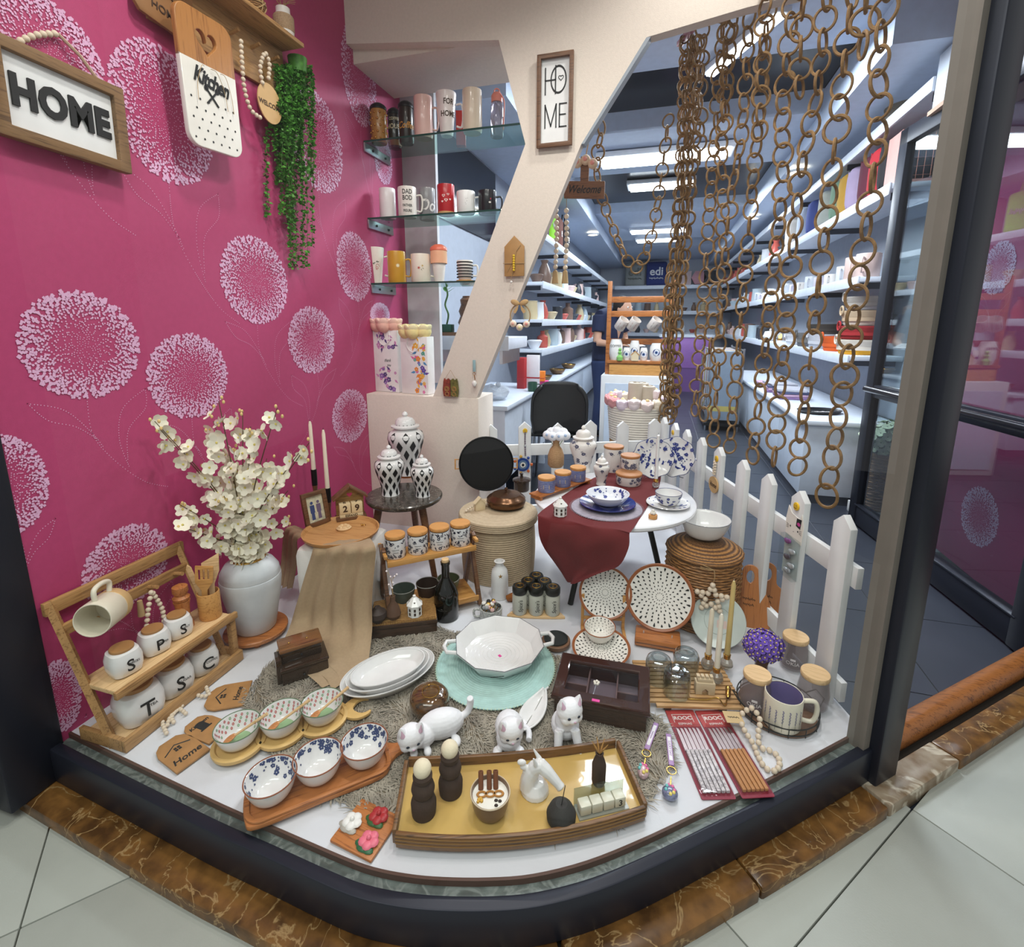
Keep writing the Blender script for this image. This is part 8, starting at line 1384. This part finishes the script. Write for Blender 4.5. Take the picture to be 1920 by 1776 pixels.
for k in range(14): u = T('hanging_towel', ('slate blue', 'pale grey', 'charcoal', 'mustard', 'mauve', 'white', 'teal', 'terracotta')[k % 8]+' towel hanging on the shop rack', 'towel', (.72, 5.93+.07*k, FLR+.12), 0, 'towels on the rack'); obj('cloth', box(-.15, .15, -.008, .008, 0, .77), P('tow%d' % (k % 8), tcs[k % 8], .9), u, bev=.004); obj('stripe', box(-.151, .151, -.009, .009, .1, .16), P('tow%d' % ((k+3) % 8), tcs[(k+3) % 8], .9), u)
q = random.Random(12); cn_ = [((150, 120, 170), 'purple'), ((206, 170, 196), 'pink'), ((90, 96, 130), 'navy'), ((190, 190, 200), 'grey')]
for k in range(10):
    cc, cn = cn_[k % 4]; u = T('folded_cloth', cn+' folded cloth piled on the right counter', 'folded cloth', (1.1+.0*k, 4.7+.42*(k//4), .4215+.021*(k % 4)), q.uniform(-.2, .2), 'folded cloths on the counter'); obj('cloth', box(-.11, .11, -.14, .14, 0, .02), P('fold_'+cn, cc, .9), u, bev=.006); obj('fold_edge', box(-.111, -.1, -.13, .13, .008, .012), P('fold_dark', (90, 80, 100), .9), u)
t = T('black_tray', 'black oval tray with white print on the counter end', 'tray', (1.12, 3.95, .4212), .3); obj('tray', lathe([(0, 0), (.13, 0), (.15, .02), (.146, .022), (.126, .006), (0, .005)], 36, 0, .75), P('tray_black', (18, 18, 22), .3), t); obj('print', tr(scrib(.14, .05, 7, .002), loc=(0, 0, .0056)), P('white_ink', (232, 228, 224), .5), t, smooth=0)
for i, y in enumerate((5.3, 6.1, 6.9)): t = T('brown_tray', ('nearest', 'middle', 'farthest')[i].replace('nearest', 'first')+' brown bowl on the left counter', 'bowl', (-1.2, y, .4212), 0, 'brown bowls on the left counter'); obj('bowl', lathe(bowlprof(.1, .06)[0], 24), P('brown_glaze', (120, 88, 54), .3), t); obj('rim', torus(.098, .003, 24, 6, (0, 0, .06)), gold, t)
# wooden mug stand in the middle of the shop
x0, x1 = PY(1142, 600, 4.5).x, PY(1258, 600, 4.5).x; wd = x1-x0; zb4, zt4 = .60, 1.40; t = T('mug_stand', 'tall wooden stand with hanging mugs and eye print vases', 'stand', ((x0+x1)/2, 4.5, zb4), 0)
for s in (-1, 1): obj('post', box(s*wd/2-.018, s*wd/2+.018, -.02, .02, .0, zt4-zb4), acacia, t, bev=.002)
for z in (.5, .62): obj('cross_bar', box(-wd/2, wd/2, -.012, .012, z, z+.05), acacia, t, bev=.002)
obj('shelf', box(-wd/2, wd/2, -.06, .1, .10, .125), acacia, t, bev=.002); obj('back_bar', box(-wd/2, wd/2, .06, .075, .26, .31), acacia, t); obj('drawer_front', box(-wd/2+.02, wd/2-.02, -.05, .08, .0, .095), bamboo, t, bev=.003)
t = T('display_cabinet', 'white cabinet under the wooden mug stand', 'cabinet', ((x0+x1)/2, 4.5, FLR), 0); obj('body', box(-wd/2-.04, wd/2+.04, -.12, .16, 0, zb4-FLR-.001), painted, t, bev=.004); obj('door', box(-wd/2, wd/2, -.125, -.12, .05, .68), P('counter_white', (210, 222, 238), .4), t)
xc = (x0+x1)/2
for i, (x, lab) in enumerate(((-.17, 'cream mug with red tile print hung at the post end of the stand'), (-.07, 'second cream mug with red tile print on the stand'), (.1, 'tilted cream mug with black print on the stand'))):
    u = smug(Vector((xc+x, 4.44, zb4+.40)), .045, .1, (226, 214, 204), lab, 'mugs hung on the stand', PI/2); u.rotation_euler = (.5, .5, .2); obj('tile_print', wrap(outer(.045, .1), join(*[poly([(-.018, y), (.018, y), (.018, y+.022), (-.018, y+.022)]) for y in (.012, .042)]), -PI/2, .01), P('tile_red' if i < 2 else 'ink', (178, 60, 40), .5), u, smooth=0)
eye = lambda t, pr, s0: [obj('eye_print', wrap(pr, disc(r_, 16), -PI/2, s0, e), P('eyep%d' % cc[0], cc, .5), t, smooth=0) for r_, cc, e in ((.03, (54, 70, 130), .001), (.02, (226, 226, 230), .0016), (.012, (70, 110, 170), .0022), (.006, (24, 26, 40), .0028))]
for x, r_, h, lab in ((-.19, .06, .18, 'tall ribbed cream coffee vase on the wooden stand'), (-.095, .034, .11, 'small oval eye print vase on the stand'), (-.03, .045, .17, 'square eye print vase on the stand'), (.05, .034, .11, 'oval eye print vase beside the wide pot'), (.155, .058, .15, 'wide white pot with large eye print')):
    u = T('eye_vase', lab, 'vase', (xc+x, 4.5, zb4+.1255), 0, 'white vases on the stand'); pr = [(r_*.75, 0), (r_, h*.3), (r_*.95, h*.75), (r_*.7, h)]; obj('body', lathe([(0, 0)]+pr+[(r_*.6, h), (0, h*.9)], 28), ivory, u)
    if x > -.15: eye(u, pr, h*.5) 
    else: obj('lettering', wrap(pr, text('COFFEE', .02, 0, .001), -PI/2, h*.7), P('grey_ink', (70, 66, 66), .6), u, smooth=0)
u = T('wooden_house', 'tiny wooden house in front of the eye print vases', 'ornament', (xc-.02, 4.455, zb4+.1255), 0); obj('house', up(prism([(-.03, 0), (.03, 0), (.03, .05), (0, .08), (-.03, .05)], 0, .02)), P('pale_ply', (224, 204, 168), .7), u); obj('roof', up(join(bar(-.034, .05, 0, .085, .006), bar(0, .085, .034, .05, .006)), (0, -.022, 0)), bamboo, u)
# lime green figurine, wicker basket with flowers by the door, plaque
u = T('green_figure', 'small green glass figure on the wooden stand', 'figurine', (xc-.15, 4.45, zb4+.1255), 0); obj('body', lathe([(0, 0), (.025, 0), (.028, .03), (.012, .05), (.018, .07), (0, .09)], 18), P('lime_glass', (140, 196, 110), .2), u); obj('head', ball(.014, (0, 0, .095)), P('lime_glass', (140, 196, 110), .2), u)
p = Vector((1.365, 3.46, FLR)); t = T('flower_hamper', 'tall wicker hamper beyond the glass door', 'basket', p, 0); obj('stand', box(-.13, .13, -.1, .1, 0, .07), painted, t, bev=.003); obj('hamper', lathe([(0, .07), (.11, .07), (.125, .25), (.13, .43), (.12, .43), (.1, .3), (0, .28)], 28), wick, t); obj('hamper_weave', join(*[weave(.112+.001*k, .08+.019*k, k, 48, .003, .004) for k in range(18)]), wick2, t)
f = T('hamper_flowers', 'mass of pale green white blossoms in the hamper', 'artificial flowers', p+Vector((0, 0, .43)), 0); q = random.Random(14); hf = P('hydrangea', (206, 218, 190), .8, var=.25, vs=60)
obj('foliage', ball(.12, (0, 0, .04), (1.1, .9, .9), 16, 10), P('foliage', (70, 92, 58), .9, bmp=.01, bsc=60), f)
for k in range(70):
    z = 1-1.3*(k+.5)/70; a = k*2.39996; d = Vector((math.sqrt(max(0, 1-z*z))*math.cos(a), math.sqrt(max(0, 1-z*z))*math.sin(a)*.9, z)); o = obj('blossom', fl_geo, hf, f, loc=Vector((0, 0, .04))+d*.135*q.uniform(.9, 1.1), rot=d.to_track_quat('Z', 'Y').to_euler(), share='hamper_blossom', smooth=60); o.scale = (1.6,)*3
p = PX(1893, 95, 1.48); t = T('wall_plaque', 'grey wall plaque lettered KITCHEN on the right pink wall', 'sign', (1.497, p.y, p.z), -PI/2, None, 0, -.1); obj('board', up(bx(0, 0, .006, .26, .09, .012)), P('plaque_grey', (186, 190, 200), .6), t, bev=.001); obj('lettering', up(text('KITCHEN', .04, .01, .001), (0, -.0125, 0)), ink, t, smooth=0)
t = T('hat_basket', 'round seagrass basket with white lid on the topmost right shelf', 'basket', (1.34, 3.75, RS[3]+.001), 0); obj('basket', lathe([(0, 0), (.1, 0), (.125, .1), (.12, .16), (0, .16)], 28), ridged('seagrass', (170, 160, 140), (96, 88, 76), 60), t); obj('lid', lathe([(0, .161), (.125, .161), (.11, .185), (0, .2)], 28), white, t)
c = PY(1096, 352, 2.62); t = T('welcome_sign', 'brown wooden Welcome sign with roses beside the cream wall', 'sign', c, 0); obj('board', up(plate2d([[(-.1, -.045), (.1, -.06), (.1, .02), (-.1, .035)]], .014)), W('sign_brown', (120, 78, 50), (84, 52, 34), .6), t, bev=.002); obj('lettering', up(tr(text('Welcome', .036, .01, .001, .3, .8), rot=(0, 0, -.07)), (0, -.0152, -.012)), ink, t, smooth=0); obj('post', box(-.02, .02, -.012, .002, .02, .14), W('sign_brown', (120, 78, 50), (84, 52, 34), .6), t)
for x, z in ((-.035, .11), (.005, .12), (.04, .1)): o = obj('rose', ball(.024, (x, -.02, z), n=12, k=8), P('rose_tan', (214, 186, 158), .8), t); obj('rose_heart', ball(.011, (x, -.04, z), n=8, k=6), P('rose_heart150', (226, 150, 138), .7), o)
obj('cord', tube([(0, 0, .13), (.03, 0, .3)], .003, 6), twine, t)
for px, lab in ((1043, 'bead string hanging by the cream wall, rose wreath end'), (1062, 'bead string hanging under the Welcome sign')):
    t = T('bead_string', lab, 'bead garland', PY(px, 395, 2.62), 0, 'bead strings by the cream wall'); L = PY(px, 395, 2.62).z-PY(px, 505, 2.62).z; obj('thread', tube([(0, 0, .06), (0, 0, -L)], .0015, 5), twine, t); beads(t, [(0, 0, 0), (.004, 0, -L/2), (0, 0, -L)], .0125); obj('tassel', lathe([(0, -L), (.012, -L-.01), (.018, -L-.07), (0, -L-.07)], 10), twine, t)
# ================================================================ shop assistant: leaning forward over a sheet of paper
pp = PY(1138, 640, 5.35); t = T('person', 'person in navy t-shirt and jeans reading a sheet of paper', 'person', (pp.x, 5.35, FLR), 1.0, sc=.93); skin = P('skin', (206, 160, 134), .55); shirt = P('navy_cotton', (28, 38, 70), .85); jean = P('denim', (44, 62, 104), .85)
J = dict(hip=(0, .02, .88), chest=(0, -.03, 1.25), neck=(0, -.07, 1.42), hl=(-.09, .02, .86), hr=(.09, .02, .86), kl=(-.1, -.01, .47), kr=(.1, -.01, .47), al=(-.1, .03, .07), ar=(.1, .03, .07), sl=(-.19, -.04, 1.36), sr=(.19, -.04, 1.36), el=(-.25, -.06, 1.08), er=(.25, -.06, 1.08), wl=(-.12, -.28, 1.05), wr=(.12, -.28, 1.05))
limb = lambda a, b, r0, r1, k=5: tube([Vector(J[a]).lerp(Vector(J[b]), i/k) for i in range(k+1)], [r0+(r1-r0)*i/k for i in range(k+1)], 14)
head = join(ball(.098, (0, -.21, 1.44), (.8, .95, 1.12), 20, 14), ball(.05, (0, -.265, 1.385), (.85, .8, .8), 14, 9), ball(.017, (0, -.312, 1.42), (.8, 1, 1.3), 10, 7), *[ball(.022, (s*.08, -.2, 1.435), (.35, .8, 1.2), 10, 7) for s in (-1, 1)])
hand = lambda s: join(ball(.036, (s*.1, -.31, 1.05), (1, 1.1, .45), 12, 8), *[tube([(s*(.125-.016*k), -.335, 1.05), (s*(.118-.016*k), -.37-.004*(k in (1, 2)), 1.048), (s*(.11-.016*k), -.385-.004*(k in (1, 2)), 1.036)], [.009, .0085, .007], 8) for k in range(4)], tube([(s*.075, -.30, 1.055), (s*.06, -.335, 1.062), (s*.058, -.355, 1.06)], [.011, .0095, .008], 8))
body = join(limb('hip', 'chest', .13, .15), limb('chest', 'neck', .13, .06), tube([(0, -.06, 1.36), (0, -.17, 1.42)], .054, 12), head, *[limb(a, b, r0, r1) for s in 'lr' for a, b, r0, r1 in (('h'+s, 'k'+s, .085, .058), ('k'+s, 'a'+s, .056, .04), ('s'+s, 'e'+s, .052, .042), ('e'+s, 'w'+s, .042, .028))], hand(-1), hand(1), *[tube([(s*.1, .04, .04), (s*.1, -.06, .035), (s*.1, -.14, .03)], [.042, .042, .032], 10) for s in (-1, 1)], tube([J['sl'], (0, -.04, 1.38), J['sr']], [.06, .08, .06], 12))
blend(t, body, skin, .008, 4)
sh = join(tr(limb('hip', 'chest', .155, .178), sc=(1.12, .85, 1)), tr(limb('chest', 'neck', .165, .085), sc=(1.1, .9, 1)), tube([(-.2, -.04, 1.35), (0, -.04, 1.38), (.2, -.04, 1.35)], [.075, .095, .075], 14), *[tube([J['s'+s], Vector(J['s'+s]).lerp(Vector(J['e'+s]), .62)], [.078, .07], 14) for s in 'lr']); blend(t, sh, shirt, .01, 3, 't_shirt')
blend(t, join(tube([(0, .02, .98), (0, .02, .84)], [.15, .15], 16), *[limb('h'+s, 'k'+s, .1, .073) for s in 'lr'], *[limb('k'+s, 'a'+s, .071, .06) for s in 'lr']), jean, .01, 3, 'jeans')
blend(t, join(ball(.106, (0, -.185, 1.47), (.84, .92, 1.02), 18, 12), ball(.07, (0, -.13, 1.425), (.95, .7, 1), 14, 9)), P('dark_hair', (34, 26, 24), .8), .006, 2, 'hair')
for s in (-1, 1): obj('eye', ball(.011, (s*.033, -.292, 1.45), n=10, k=7), P('eye_white', (226, 222, 218), .3), t); obj('iris', ball(.006, (s*.033, -.2995, 1.45), n=8, k=6), ink, t); obj('shoe', tr(ball(.05, sc=(.95, 2.4, .85), n=14, k=9), loc=(s*.1, -.05, .042)), blackp, t)
obj('mouth', ball(.02, (0, -.302, 1.385), (1, .3, .25), 10, 6), P('lips', (176, 106, 96), .5), t)
pw_ = Vector((pp.x, 5.35, FLR))+Matrix.Rotation(1.0, 4, 'Z') @ Vector((0, -.36, 1.062))*.93; u = T('paper_sheet', 'white sheet of paper held by the person', 'paper', pw_, 1.0); obj('sheet', tr(bx(0, 0, 0, .21, .15, .0015), rot=(.25, 0, 0)), P('paper', (236, 236, 236), .7), u); obj('text_lines', tr(join(*[bx(0, .05-.018*k, .0012, .16, .003, .0003) for k in range(6)]), rot=(.25, 0, 0)), P('grey_ink', (70, 66, 66), .6), u)
